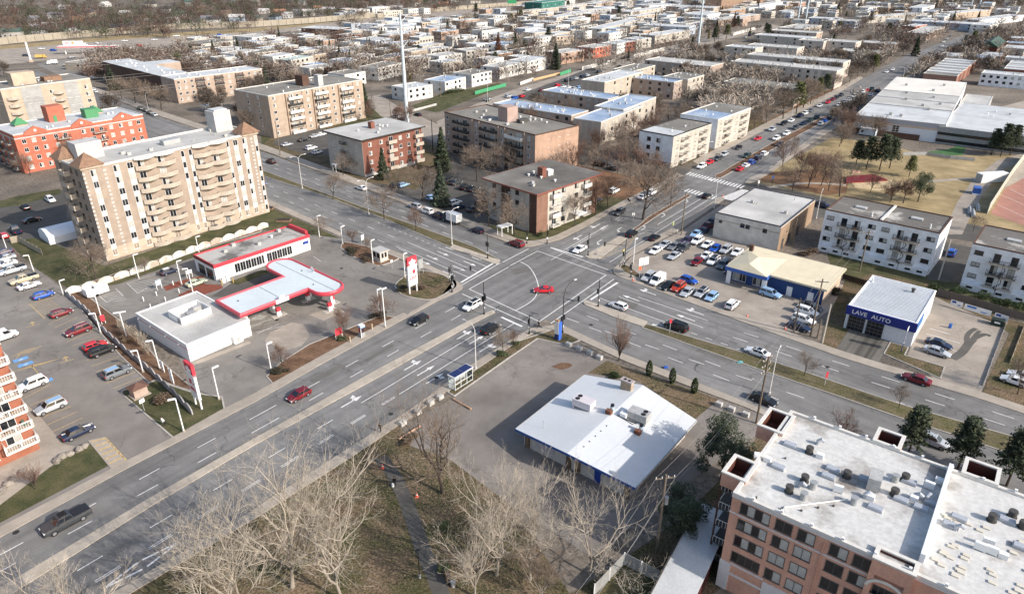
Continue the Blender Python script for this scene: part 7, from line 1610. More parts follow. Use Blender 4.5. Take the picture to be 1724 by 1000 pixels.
# fences
def fence(label,pts,h,m_,style='panel',post=None,cat='fence',step=2.6,name='fence',thick=.06):
 q=[P2(p) for p in pts]; o0=q[0]; t=thing(name,label,cat,(o0.x,o0.y,0)); mb=MB(); pw_=.07 if h < 4 else .4; pm=MB().box(-pw_,pw_,-pw_,pw_,0,h*1.04).mesh('post',post or m_)
 for a,b in zip(q,q[1:]):
  L=(b-a).length; n=max(1,round(L/step)); d_=(b-a)/L; nn=Vector((-d_.y,d_.x,0))*thick
  for i in range(n):
   A,B2=a.lerp(b,i/n)-o0,a.lerp(b,(i+1)/n)-o0
   if style == 'scallop':
    k=10; pr=[A.lerp(B2,.03)] ; n0=len(mb.v)
    row=[(A.lerp(B2,.02+.96*j/k),h*(.5+.5*math.sin(math.pi*(.08+.84*j/k)))) for j in range(k+1)]
    for P_,z in row:mb.v += [tuple(P_+nn+Vector((0,0,0))),tuple(P_+nn+Vector((0,0,z))),tuple(P_-nn+Vector((0,0,z))),tuple(P_-nn)]
    for j in range(k):
     for s in range(4):mb.f.append((n0+j*4+s,n0+j*4+(s+1) % 4,n0+j*4+4+(s+1) % 4,n0+j*4+4+s))
    mb.f += [(n0,n0+1,n0+2,n0+3),(n0+k*4+3,n0+k*4+2,n0+k*4+1,n0+k*4)]
   else:
    z0=.08; n0=len(mb.v)
    for P_ in (A,B2):mb.v += [tuple(P_+nn*.4+Vector((0,0,z0))),tuple(P_+nn*.4+Vector((0,0,h))),tuple(P_-nn*.4+Vector((0,0,h))),tuple(P_-nn*.4+Vector((0,0,z0)))]
    for s in range(4):mb.f.append((n0+s,n0+(s+1) % 4,n0+4+(s+1) % 4,n0+4+s))
    mb.f += [(n0,n0+1,n0+2,n0+3),(n0+7,n0+6,n0+5,n0+4)]
   if style != 'scallop':mo('post',pm,t,(A.x,A.y,0))
 mb.build('panel_run',m_,t); return t
SCW=mat('white_scallop_panel',S('#d9d3c6'),.8,c2=S('#b5a48f'),scale=.25,fine=(3,.2),lo=.5,hi=.6); SCG=mat('grey_scallop_panel',S('#9f9a98'),.85,.2,.4,fine=(3,.2))
fence('long white scalloped wall between the tower lawn and the service station',[(452,382),(334,421),(245,455),(165,482),(111,497)],1.7,SCW,'scallop',step=3.3,cat='wall',name='scalloped_wall',thick=.12)
fence('grey scalloped fence between the left parking lot and the service station',[(113,498),(148,527),(172,556),(215,596),(252,626),(300,672),(325,699)],1.5,SCG,'scallop',step=3.0,thick=.1)
fence('white sheet fence around the yard beside the covered ramp',[(1000,1003),(1050,950),(1108,980)],2.0,flat('grey_mesh_panel',S('#8f8f8d')),post=WHITE,step=3)
fence('wooden board fence behind the white tent lawn',[(20,410),(32,408),(72,430)],1.8,flat('tan_board_fence',S('#a5977f')))
WF=fence('brown wooden fence behind the car wash with banners on it',[(1577,498),(1640,515),(1700,534),(1730,542)],1.8,flat('brown_board_fence',S('#6b5f54')),cat='fence')
for lb,a,b,c in (('white and blue banner at the left of the wooden fence',(1603,503),(1623,509),BLUEP),('long white banner with a blue box in the middle of the wooden fence',(1626,510),(1671,523),flat('bus_blue',S('#3f79c4'))),('white banner with blue writing at the right of the wooden fence',(1677,525),(1700,532),BLUEP)):
 A,B2=G(*a,1.75),G(*b,1.75); A.z=B2.z=0; dv=B2-A; L=dv.length; p=A+Vector((-dv.y,dv.x,0)).normalized()*-.35
 t=thing('banner',lb,'banner',(p.x,p.y,0),math.atan2(dv.y,dv.x)); MB().box(0,L,-.03,.0,.5,1.75).build('sheet',WHITE,t); MB().box(L*.1,L*.45,-.045,-.03,1.15,1.6).build('blue_print',c,t); MB().box(L*.62,L*.85,-.045,-.03,.8,1.0).build('blue_print',c,t)
fence('dark hedge line behind the dealer office',[(1418,470),(1475,487)],1.4,flat('dark_hedge_brown',S('#463829')))
fence('grey wire fence along the right side of the car wash yard',[(1694,545),(1655,650)],.45,GALV,step=4); fence('wooden rail fence at the right edge lawn',[(1724,550),(1700,612)],.6,flat('tan_board_fence',S('#a5977f')),step=3)
fence('low white wall beside the clipped hedge',[(690,190),(735,178)],1.1,PALEST); fence('green mesh fence by the first lane houses',[(800,160),(852,146)],1.9,flat('green_fence',S('#2f9a63'))); fence('white fence at the lane start below the orange bank',[(876,144),(898,136)],1.8,SW); fence('short green fence between two white ones',[(943,128),(961,122)],2,flat('green_fence',S('#2f9a63')))
fence('white panel fence before the orange duplex',[(980,119),(1035,106)],2.4,SW); fence('longer white panel fence at the end of the lane row',[(1067,98),(1119,85)],2.4,SW); fence('orange hoarding along the lane',[(898,137),(942,126)],1.4,flat('orange_board',S('#c9a06a'))); fence('far white fence on the lane bend',[(1234,61),(1272,50)],2.6,SW)
fence('white rail beside the entrance walkway',[(108,741),(155,722)],1.1,RAILW,step=1.5); fence('yellow topped court fence at the right edge',[(1662,360),(1700,300),(1724,268)],3.2,flat('court_fence',S('#b5b2a2')),step=4)
fence('grey fence around the school play turf',[(1520,262),(1560,262),(1600,268),(1640,272)],1.3,GALV); fence('long pale concrete sound wall along the highway',[(-120,84),(0,76),(60,70),(120,65),(200,58),(300,50),(431,46),(520,40),(632,30)],5.5,wallm('sound_wall_concrete','#b3a58c'),step=8,cat='wall',name='sound_wall',thick=.3)
fence('second sound wall section beyond the highway bend',[(636,31),(700,23),(830,13),(900,8)],5.0,MATS['sound_wall_concrete'],step=8,cat='wall',name='sound_wall',thick=.3)
# filling station canopy by the highway, far sign boards
p=G(102,92); t=thing('fuel_canopy','long flat filling station canopy with a bright red stripe by the highway','canopy',(p.x,p.y,0),R(6)); MB().box(0,42,-2.5,2.5,4.6,5.9).build('roof_deck',WHITE,t); MB().box(-.05,42.05,-2.6,-2.5,4.9,5.6).build('red_stripe',RED,t)
for x in (4,16,28,39):MB().box(x-.3,x+.3,-.3,.3,0,4.6).build('column',WHITE,t)
p=G(53,105); t=thing('price_pylon','tall white price pylon near the highway slip','price sign',(p.x,p.y,0),R(20)); MB().box(-.5,.5,-.3,.3,0,13).build('shaft',WHITE,t); MB().box(-1.2,1.2,-.8,.8,0,1.5).build('base',PEACH,t)
p=G(862,14); t=thing('highway_sign','green overhead highway sign at the end of the sound wall','road sign',(p.x,p.y,0),R(0)); MB().box(-8,-7.4,-.3,.3,0,8).box(7.4,8,-.3,.3,0,8).build('gantry',GALV,t); MB().box(-6,6,-.4,-.3,5.5,10).build('panel',flat('highway_green',S('#1d9a5e')),t)
# ---------------------------------------------------------------- people
SKIN=flat('skin',S('#b98a6f')); CLD=flat('dark_cloth',(.018,.018,.02),.9); CLW=flat('white_cloth',S('#cfcfcf'),.9); HAIR=flat('dark_hair',(.015,.012,.01),.8); CLB=flat('brown_coat',S('#4a3a30'),.9)
def person(label,px,py,az,coat,legs,stride=.35,z=.13,lean=0):
 p=G(px,py,z); t=thing('person',label,'person',(p.x,p.y,z),R(az))
 me=bpy.data.meshes.new('body'); J=[(0,0,.92),(lean*.5,0,1.15),(lean,0,1.38),(lean*1.1,0,1.5),(lean*1.2+.02,0,1.62),(lean*1.2+.02,0,1.72),
  (0,.1,.88),(stride*.55,.1,.48),(stride*.9,.1,.06),(stride*.9+.17,.1,.04),(0,-.1,.88),(-stride*.35,-.1,.48),(-stride*.95,-.1,.1),(-stride*.95+.15,-.1,.05),
  (lean,.2,1.36),(lean-.12,.26,1.1),(lean-.02,.26,.86),(lean+.02,.26,.78),(lean,-.2,1.36),(lean+.14,-.26,1.1),(lean+.26,-.25,.88),(lean+.3,-.25,.8)]
 E_=[(0,1),(1,2),(2,3),(3,4),(4,5),(0,6),(6,7),(7,8),(8,9),(0,10),(10,11),(11,12),(12,13),(2,14),(14,15),(15,16),(16,17),(2,18),(18,19),(19,20),(20,21)]
 rad=[.16,.155,.17,.06,.1,.08,.1,.075,.05,.04,.1,.075,.05,.04,.075,.055,.045,.04,.075,.055,.045,.04]
 me.from_pydata(J,E_,[]); o=bpy.data.objects.new('body',me); link(o,t)
 o.modifiers.new('skin','SKIN'); s_=o.modifiers.new('sub','SUBSURF'); s_.levels=1; s_.render_levels=1
 sk=me.skin_vertices[0].data if len(me.skin_vertices) else None
 if sk is None:
  bm=bmesh.new(); bm.from_mesh(me); bm.verts.layers.skin.verify(); bm.to_mesh(me); bm.free(); sk=me.skin_vertices[0].data
 for i,r_ in enumerate(rad):sk[i].radius=(r_,r_)
 sk[0].use_root=True
 bpy.context.view_layer.update(); dg=bpy.context.evaluated_depsgraph_get()
 nm=bpy.data.meshes.new_from_object(o.evaluated_get(dg)); o.modifiers.clear(); o.data=nm
 nm.materials.clear()
 for mm in (coat,legs,SKIN):nm.materials.append(mm)
 for f_ in nm.polygons:
  c=f_.center; f_.material_index=2 if (c.z > 1.5 or (c.z < .84 and abs(c.y) > .2)) else (1 if c.z < .86 else 0); f_.use_smooth=True
 hx=lean*1.2+.02; MB().tube([(hx-.02,0,1.64),(hx-.025,0,1.74),(hx-.02,0,1.81)],[.105,.11,.05],10).build('hair',HAIR,t); return t
person('person in black crossing at the near corner pavement',907,552,190,CLD,CLD)
pw=person('person in dark clothes walking on the park path',665,818,110,CLD,CLD,.2,.03)
p=G(661.5,819,.05); o=MB().cyl(0,0,0,.15,.16,.22,k=10).cyl(0,0,.15,.5,.22,.18,k=10).cyl(0,0,.5,.62,.18,.05,k=10).build('bag',CLW); o.location=p; tag(o,'white bag carried low beside the person on the park path','bag')
person('person in a brown coat standing at the bus side pavement behind bare twigs',641,727,50,CLB,CLD,.1)
person('person with white top bending on the grass corner by the parking lot',278,716,200,CLW,CLD,.12,.1,.25)
# park furniture
p=G(707,972,.05); t=thing('park_lamp','black park lamp with globe cap beside the path','lamp post',(p.x,p.y,.03)); MB().cyl(0,0,0,4.2,.06,k=8).build('pole',BLACK,t); MB().cyl(0,0,4.2,4.5,.16,.3,k=12).cyl(0,0,4.5,4.62,.34,.2,k=12).build('lamp_head',BLACK,t); MB().cyl(0,0,0,.5,.16,k=8).build('base',VENT,t)
p=G(755,975,.03); t=thing('park_bench','pale slatted bench with brown back at the path edge','bench',(p.x,p.y,.03),R(105)); MB().box(-.9,.9,-.25,.25,.42,.5).build('seat',WOODP,t); MB().box(-.9,.9,.22,.3,.5,.95).build('backrest',SHING,t)
for x in (-.75,.75):MB().box(x-.05,x+.05,-.22,.22,0,.42).build('leg',BLACK,t)
p=G(763,987,.03); o=MB().cyl(0,0,0,.8,.26,.3,k=12).cyl(0,0,.8,.86,.33,k=12).build('litter_bin',flat('bin_grey',S('#8f8d8c'))); o.location=p; tag(o,'round grey litter bin at the end of the park bench','bin')
# timber kerb logs and quarry stones
for lb,a,b in (('orange timber log at the lot edge right of the bus shelter',(763,673),(793,690)),('timber log across the lawn left of the dark tree',(672,741),(708,718))):
 A,B2=G(*a),G(*b); o=MB().tube([(A.x,A.y,.22),(B2.x,B2.y,.22)],.17,8).build('timber_log',flat('orange_timber',S('#b58a66'))); tag(o,lb,'log')
STN=mat('quarry_stone',S('#8b8175'),.95,.3,1.2,bump=.4)
rs=random.Random(3)
SPX=[(5,826),(14,815),(22,808),(38,796),(96,776),(106,768),(117,765),(134,757),(142,752)]
for i,(px,py) in enumerate(SPX):
 p=G(px,py,.2); bm=bmesh.new(); bmesh.ops.create_icosphere(bm,subdivisions=2,radius=1)
 for v in bm.verts:v.co=Vector((v.co.x*.75,v.co.y*.5,max(-.3,v.co.z*.5)))*(1+rs.uniform(-.16,.16))
 me=bpy.data.meshes.new('boulder'); bm.to_mesh(me); bm.free(); me.materials.append(STN); o=bpy.data.objects.new('boulder',me); link(o); o.location=(p.x,p.y,.3); o.rotation_euler.z=rs.uniform(0,3); tag(o,'grey quarry boulder, %s from the left in the retaining row below the terrace' % ordn(i),'boulder','retaining boulders')
for lb,px,py in (('round planter with rusty edge beside the tower end',449,352),('dark tyre planter on the tower lawn',478,372)):
 p=G(px,py,.02); t=thing('planter',lb,'planter',(p.x,p.y,.02)); MB().box(-2,2,-1,1,0,.4).build('bed',SHING,t); MB().box(-1.8,1.8,-.8,.8,.4,.5).build('soil',flat('soil',S('#3a2e25')),t)
for lb,px,py,az in (('white entrance canopy of the red brick block on the street side',571,288,48),('white entrance canopy of the cream corner block on the street side',850,395,40),('white drive canopy in front of the L block',358,186,47)):
 p=G(px,py); t=thing('entrance_canopy',lb,'canopy',(p.x,p.y,0),R(az)); s_=2.2 if 'L block' in lb else 1
 MB().box(-2*s_,2*s_,-1.1*s_,1.1*s_,2.5,2.75).build('roof',WHITE,t)
 for x in (-1.8,1.8):
  for y in (-.9,.9):MB().box(x*s_-.08,x*s_+.08,y*s_-.08,y*s_+.08,0,2.5).build('post',WHITE,t)
# ---------------------------------------------------------------- vegetation
BARK=mat('dark_bark',S('#4a4038'),.95,.25,1.5,stretch=(4,4,.6)); TWIG=mat('grey_brown_twigs',S('#7d6c5c'),.95,.2,.6); TWIGP=mat('pale_sunlit_twigs',S('#ac9f8c'),.9,.15,.5)
TWIGD=mat('dark_twigs',S('#5f5349'),.95,.2,.6); BARKP=mat('pale_bark',S('#8f8373'),.95,.25,1.2,stretch=(3,3,.5)); TWIGR=mat('reddish_twigs',S('#74594a'),.95,.2,.6)
def tri_tube(mb,pts,rads,k):
 n0=len(mb.v); m=len(pts)
 for i,p in enumerate(pts):
  t=pts[min(i+1,m-1)]-pts[max(i-1,0)]; t.normalize()
  a=t.cross(Vector((.31,.17,.93))) if abs(t.z) < .9 else t.cross(Vector((1,0,0))); a.normalize(); b=t.cross(a); r=rads[i]
  for j in range(k):
   an=6.2832*j/k; mb.v.append(tuple(p+a*(r*math.cos(an))+b*(r*math.sin(an))))
 for i in range(m-1):
  for j in range(k):
   q=(j+1) % k; mb.f.append((n0+i*k+j,n0+i*k+q,n0+(i+1)*k+q,n0+(i+1)*k+j))
def bare_tree(seed,H,spread,levels,kids,trunk=.28,r0=.28,up=.25,fork=0,minr=.012,thin=.6):
 """recursive leafless tree: returns trunk and crown mesh builders"""
 rn=random.Random(seed); tr,cr=MB(),MB()
 def branch(p,d,L,r,lv):
  nseg=5 if lv == 0 else ((7 if fork and lv == 1 else 4) if lv < 3 else 2 if lv >= levels-1 else 3)
  pts=[p.copy()]; rads=[r]; dd=d.copy()
  for i in range(nseg):
   w=.10 if lv == 0 else .26
   dd=(dd+Vector((rn.uniform(-w,w),rn.uniform(-w,w),rn.uniform(-w,w)+up*.22))).normalized()
   pts.append(pts[-1]+dd*(L/nseg)); rads.append(max(minr,r*(1-(.55 if lv < levels else .8)*(i+1)/nseg)))
  k=8 if lv == 0 else 5 if lv == 1 else 4 if lv == 2 else 3
  tri_tube(tr if lv < 2 else cr,pts,rads,k)
  if lv >= levels:return
  n=kids[lv]
  for i in range(n):
   t=rn.uniform(.35 if lv else trunk,1.0) if i else 1.0
   if fork:t=rn.uniform(.6,1.0) if lv == 0 else (rn.uniform(.22,1.0) if i else 1.0)
   x=t*nseg; j=min(int(x),nseg-1); q=pts[j].lerp(pts[j+1],x-j); base=(pts[j+1]-pts[j]).normalized()
   ang=R(rn.uniform(28,62))*(.55 if i == 0 and lv else 1)*spread; az=rn.uniform(0,6.283) if lv else 6.283*i/n+rn.uniform(-.5,.5)
   if fork:ang=R(rn.uniform(14,58) if lv == 0 else rn.uniform(22,55)*(.4 if i == 0 else 1))*spread
   a=base.orthogonal().normalized(); a=Matrix.Rotation(az,3,base) @ a
   nd=(base*math.cos(ang)+a*math.sin(ang)+Vector((0,0,up*.5))).normalized()
   f=(rn.uniform(1.9,2.9) if lv == 0 else rn.uniform(.34,.62)) if fork else rn.uniform(.5,.78)*(1.15-.45*t if lv == 0 else 1)
   branch(q,nd,L*f,max(minr,r*((rn.uniform(.42,.62) if lv == 0 else (1-.5*t)*rn.uniform(.55,.8)) if fork else (1-.55*t)*rn.uniform(.5,.8))),lv+1)
 branch(Vector((0,0,-.1)),Vector((rn.uniform(-.05,.05),rn.uniform(-.05,.05),1)).normalized(),H*(.24 if fork else .62),r0,0)
 zmax=max(v[2] for v in cr.v); s=H/zmax
 for mb in (tr,cr):mb.v=[(x*s,y*s,z*s if z > 0 else z) for x,y,z in mb.v]
 return tr,cr
TREES=[]
VAR={}
def tree_var(key,seed,H,spread,levels,kids,bm_,tm_,**k):
 tr,cr=bare_tree(seed,H,spread,levels,kids,**k); VAR[key]=(tr.mesh('trunk',bm_),cr.mesh('crown',tm_),H)
def put_tree(key,x,y,h,label,group=None,name='bare_tree',rz=None,z=0,cat='tree'):
 a,b,H=VAR[key]; t=thing(name,label,cat,(x,y,z),random.uniform(0,6.28) if rz is None else rz,group); s=h/H; t.scale=(s*random.uniform(.92,1.08),)*2+(s,)
 mo('trunk',a,t); mo('crown',b,t); return t
for i in range(3):tree_var('m%d' % i,20+i,9,1.0,4,(9,6,5,4),BARK,TWIG,r0=.17,minr=.017)
for i in range(2):tree_var('r%d' % i,40+i,9,.85,4,(9,6,5,4),BARK,TWIGR,r0=.17,up=.3,minr=.017)
tree_var('vase',60,8,.62,4,(12,7,5,4),BARK,TWIGR,r0=.16,fork=1,trunk=.4,up=.5,minr=.014)
tree_var('bush',63,5,.8,4,(12,8,5,4),TWIGP,TWIGP,r0=.07,fork=1,up=.45,minr=.014)
tree_var('wide',61,10,1.1,4,(10,7,5,5),BARK,TWIG,r0=.22,up=.15,minr=.017)
tree_var('pale',62,9,1.0,4,(10,6,5,4),BARKP,TWIGP,r0=.17,minr=.017)
for i in range(3):tree_var('f%d' % i,70+i,9,1.05,3,(11,8,8),BARK,(TWIGD,TWIG,TWIGR)[i],r0=.2,minr=.045)
# the big pale trees in the foreground
def fg(seed,px,py,H,spread,kids,label,tb,tm,r0=.42,fork=1,up=.3,levels=5,minr=.0115,lean=None):
 p=G(px,py,0); tr,cr=bare_tree(seed,H,spread,levels,kids,r0=r0,fork=fork,up=up,minr=minr)
 t=thing('bare_tree',label,'tree',(p.x,p.y,0)); tr.build('trunk',tb,t); cr.build('crown',tm,t); return t
fg(101,492,988,25,1.1,(8,7,5,4,3),'largest pale bare tree, spreading over the street at the bottom left of centre',BARKP,TWIGP,.42)
fg(102,575,1010,20,1.1,(6,7,5,4,3),'pale bare tree right behind the largest one, beside the park path',BARKP,TWIGP,.32)
fg(113,400,1060,20,1.05,(6,8,6,4,3),'pale bare tree at the bottom, left of the largest one',BARKP,TWIGP,.32)
fg(104,836,968,19,1.0,(6,7,5,4,3),'pale bare tree between the park path and the restaurant',BARKP,TWIGP,.34)
fg(105,992,966,17.5,1.1,(6,7,5,4,3),'pale bare tree in front of the blue restaurant eave, left of the wires',BARKP,TWIGP,.26)
fg(106,745,830,19,1.35,(7,7,5,4,3),'dark stemmed bare tree forking low beside the restaurant lot',BARK,TWIG,.4,up=.45)
fg(121,893,975,15,.9,(6,7,5,4,3),'tan bare tree just left of the one under the blue eave',BARKP,TWIGP,.26)
fg(122,800,1005,14,.9,(6,7,5,4,3),'pale bare tree by the path at the bottom centre',BARKP,TWIGP,.26)
fg(107,42,1075,14,1.0,(6,7,5,4,3),'pale bare tree at the bottom left corner',BARKP,TWIGP,.34)
fg(108,150,1090,12.5,1.0,(6,7,5,4,3),'pale bare tree at the bottom edge under the bus lane diamond',BARKP,TWIGP,.26)
fg(110,910,1010,10,1.0,(6,7,5,4,3),'smaller tan bare tree at the bottom edge between two pale ones',BARKP,TWIG,.2)
def hz(px,py,ty):return max(2.5,HC*(1-G(px,py).length/G(px,ty).length)) if False else max(2.5,HC*(1-G(px,py).xy.length/G(px+(px-862)*-.0*(py-ty),ty).xy.length))
NT=[('wide',205,166,128,'bare tree before the long wing of the L block, left',0),('wide',228,174,130,'bare tree before the long wing of the L block, middle',0),('m1',250,178,136,'bare tree before the long wing of the L block, right',0),('wide',272,186,142,'bare tree at the front corner of the L block',0),('wide',425,225,180,'bare tree left of the six storey block entrance drive',0),('vase',1042,607,540,'bare vase shaped tree beside the boulevard, left of the clipped conifers',0),('m0',561,336,290,'small bare tree on the left grass median, near the first double lamp',0),('m1',647,369,312,'bare tree on the left grass median between two double lamps',0),('r0',700,389,348,'reddish bare tree on the left grass median before its nose',0),('m2',540,397,362,'round bare tree on the brown verge at the station exit',0),('r1',593,414,386,'small bare tree on the planted island, left end',0),('m0',618,424,398,'small bare tree on the planted island near the pay booth',0),('wide',711,338,278,'bare tree in the court left of the near spruce',0),('m1',671,322,282,'bare tree behind the far kerb right of the red brick block',0),('m2',823,382,310,'bare tree at the left wall of the cream corner block',0),('wide',803,306,245,'bare tree in front of the brown block balconies, left',0),('wide',850,292,238,'bare tree in front of the brown block balconies, middle',0),('m0',884,282,240,'bare tree in front of the brown block balconies, right',0),
 ('wide',1082,370,268,'large bare tree on the brown median before the far crossing',0),('m1',1129,345,291,'bare tree at the far end of the brown median',0),('r0',1002,363,300,'bare tree right of the cream corner block',0),('r1',1023,350,296,'reddish bare tree behind the white suv by the corner block',0),('m2',867,398,335,'slender bare tree before the cream corner block lawn',0),('m0',968,381,325,'bare tree in front of the corner block entrance',0),
 ('m1',1354,632,592,'small bare tree on the right grass median near the red marker',0),('m2',1513,687,646,'small bare tree on the right grass median past the red sedan',0),('m0',1713,664,600,'bare tree on the lawn at the right edge',0),('r0',476,623,577,'dark round bare tree in the mulch verge corner',0),('r1',581,570,518,'dark bare tree behind the red board',0),('r0',643,540,492,'dark bare tree near the forecourt exit',0),('wide',162,471,402,'bare tree at the corner of the beige tower lawn',0),('m1',245,462,432,'small bare tree on the brown verge behind the car wash bay',0),('m0',1638,390,360,'lone bare tree at the service path, right of the white flats',0),('m2',848,598,552,'bare tree on the corner lawn left of the crossing person',0),('r1',866,585,556,'small bare tree closer to the crossing person',0),('r0',1418,742,688,'thin pale brush tree behind the brick residence roof',0),('m1',578,296,256,'bare tree at the entrance of the red brick block',0),('m0',596,292,262,'bare tree against the red brick block side',0)]
for k,px,py,ty,lb,z in NT:
 p=G(px,py); h=HC*(1-p.xy.length/G(px,ty).xy.length); put_tree(k,p.x,p.y,max(3.2,h*1.08),lb,'bare street trees',z=.1)
PT=[(1317,281,240),(1334,322,278),(1360,317,264),(1382,313,268),(1395,321,280),(1413,331,278),(1345,300,258),(1372,300,258),(1465,325,292),(1500,338,305),(1400,296,260),(1330,262,232)]
for i,(px,py,ty) in enumerate(PT):
 p=G(px,py); h=HC*(1-p.xy.length/G(px,ty).xy.length); put_tree(('m%d' % (i % 3)) if i % 2 else 'r%d' % (i % 4 // 2),p.x,p.y,h*1.28,'bare park tree, %s from the left among those on the orange leaves' % ordn(sorted(PT).index((px,py,ty))),'park trees on orange leaves',z=.02)
# shrubs and hedges
def leafball(seed,n,size,fx,m_,leaf_=.3,name='foliage',flatk=.5):
 rn=random.Random(seed); mb=MB()
 for i in range(n):
  p,w=fx(rn); s=leaf_*rn.uniform(.6,1.3); d=Vector((rn.uniform(-1,1),rn.uniform(-1,1),rn.uniform(-flatk,flatk))).normalized(); e=d.cross(Vector((rn.uniform(-.6,.6),rn.uniform(-.6,.6),1))).normalized()
  c=Vector(p); mb.quad(c-d*s,c+e*s*.45,c+d*s,c-e*s*.45)
 return mb.mesh(name,m_)
CON=mat('dark_conifer',S('#353f2e'),.95,c2=S('#565f44'),scale=.8,spec=.1); CON2=mat('blue_conifer',S('#3a4638'),.95,c2=S('#59634c'),scale=.8,spec=.1); PINE=mat('bright_pine',S('#4b552c'),.95,c2=S('#76783f'),scale=.7,spec=.1); RUSTC=mat('rusty_larch',S('#6e4029'),.95,c2=S('#8f5c3b'),scale=.8,spec=.1); CEDAR=mat('cedar_green',S('#2c3a20'),.95,c2=S('#46532f'),scale=1.2,spec=.1); YELC=mat('golden_cedar',S('#8c7a3f'),.95,c2=S('#a8954f'),scale=.8,spec=.1)
def cone_fx(h,r):
 def f(rn):
  t=rn.random()**.72; z=.06*h+(h*.94)*(1-t) ; lay=.82+.18*math.cos(z/h*46); a=rn.uniform(0,6.283); rr_=r*t*lay*math.sqrt(rn.uniform(.25,1))
  return (rr_*math.cos(a),rr_*math.sin(a),z-rr_*.18),0
 return f
def blob_fx(rx,ry,z0,h,lumps=5,seed=0,s0=.4,s1=.62):
 rn0=random.Random(seed); q=.95-s1*.65; L_=[(rn0.uniform(-q,q)*rx,rn0.uniform(-q,q)*ry,z0+h*rn0.uniform(.2,.85),rn0.uniform(s0,s1)) for _ in range(lumps)]
 def f(rn):
  x,y,z,s=rn.choice(L_); d=Vector((rn.gauss(0,1),rn.gauss(0,1),rn.gauss(0,1))).normalized()*(rn.uniform(.55,1))
  return (x+d.x*rx*s,y+d.y*ry*s,max(.05,z+d.z*h*s*.6)),0
 return f
TRK=MB().tube([(0,0,-.1),(0,0,3),(0,0,8)],[.22,.16,.04],7).mesh('trunk',BARK)
VAR['spruce']=(TRK,leafball(1,2600,1,cone_fx(12,3.2),CON,.42,'crown'),12); VAR['spruce2']=(TRK,leafball(2,2400,1,cone_fx(12,3.6),CON2,.44,'crown'),12); VAR['larch']=(TRK,leafball(3,1500,1,cone_fx(12,3),RUSTC,.42,'crown'),12); VAR['cypress']=(TRK,leafball(4,1500,1,cone_fx(12,1.9),CON,.42,'crown'),12); VAR['gold']=(TRK,leafball(5,1500,1,cone_fx(12,2.4),YELC,.42,'crown'),12)
def pine_fx(h,r):
 def f(rn):
  k=rn.randint(2,9); z=h*(.22+.085*k); L_=r*(1.15-.09*k)*rn.uniform(.85,1.1); a=(rn.randint(0,5)*1.047+k*.5); t=rn.uniform(.25,1)
  return (L_*t*math.cos(a)+rn.gauss(0,.35),L_*t*math.sin(a)+rn.gauss(0,.35),z-.12*L_*t+rn.gauss(0,.22)),0
 return f
VAR['pine']=(TRK,leafball(6,3000,1,pine_fx(11,3.3),CON,.36,'crown'),11); VAR['pineb']=(TRK,leafball(7,2200,1,pine_fx(11,3.6),PINE,.42,'crown'),11); VAR['bigpine']=(TRK,leafball(8,9000,1,blob_fx(4.6,4.6,1.6,8.6,26,4,.24,.36),CON,.19,'crown'),11)
CT_=[('spruce2',192,152,108,'tall spruce left of the long white L roof'),('spruce',646,302,248,'spruce against the red brick block front'),('spruce',745,288,214,'far spruce of the pair in the court'),('spruce2',743,347,274,'near spruce of the pair in the court'),('cypress',958,178,152,'dark conifer left before the low blue roof'),('cypress',981,188,160,'dark conifer right before the low blue roof'),('spruce',821,172,158,'small conifer at the lane past the hedge'),('pine',1440,281,236,'leftmost pine of the group on the straw lawn'),('pine',1458,286,230,'second pine of the group on the straw lawn'),('pine',1480,288,226,'third pine of the group on the straw lawn'),('pine',1497,284,232,'rightmost pine of the group on the straw lawn'),('pineb',1530,298,262,'lone pine on the straw lawn, right of the group'),('pine',1668,262,216,'left pine in front of the school annex'),('pine',1684,264,208,'middle pine in front of the school annex'),('pine',1700,262,210,'right pine in front of the school annex'),
 ('larch',839,96,54,'rusty orange conifer among the white houses'),('spruce',868,92,56,'dark spruce right of the rusty conifer'),('spruce2',935,117,72,'dark spruce left of the orange tan duplex'),('spruce',591,116,84,'dark pine clump left of the near pylon'),('spruce',573,108,76,'dark pine behind the six storey block'),('cypress',1071,55,36,'left cypress in front of the bright mid row'),('spruce',1094,54,37,'right dark conifer in front of the bright mid row'),('spruce',1206,56,33,'dark spruce right of the second pylon'),('gold',1193,66,48,'golden conifer beside the second pylon'),('spruce',1275,20,3,'tall dark spruce near the top, left of the twin pylons'),('pineb',1360,110,96,'left bright pine on the long tan roof row'),('pineb',1388,112,102,'right bright pine on the long tan roof row'),('spruce',1410,24,4,'dark spruce in the wood above the blue terraces'),('spruce',1540,95,60,'dark evergreen tree by the boulevard, near the brown roof'),('pineb',1470,122,92,'pale green conifer at the end of the tan block'),('spruce',1656,80,52,'dark conifer beside the green roofed terrace'),('spruce',1525,54,37,'dark evergreen left of the orange brick house'),('larch',1320-85,46,20,'brown conifer beside the second pylon'),('cypress',470,62,43,'cypress at the white workshop corner'),('cypress',503,72,58,'small fir in the highway car park'),('spruce',556,86,66,'dark fir left of the near pylon wires'),('spruce',700,62,42,'dark fir right of the near pylon head'),('cypress',734,58,46,'little dark cypress by the blue grey house'),('spruce',720,74,54,'dark fir in front of the blue grey house'),('gold',666,104,84,'golden cedar left of the near pylon shaft'),('gold',690,136,112,'golden cedar right of the near pylon shaft'),('spruce',420,130,106,'dark fir behind the end of the white L roof'),('spruce',450,152,112,'dark fir left of the six storey block'),('spruce',616,190,140,'dark evergreen right of the six storey block'),('spruce',100,62,50,'round dark fir beyond the sound wall'),('spruce',112,55,42,'pointed dark fir beyond the sound wall'),('cypress',318,38,22,'dark fir beside the blue roofed house beyond the highway')]
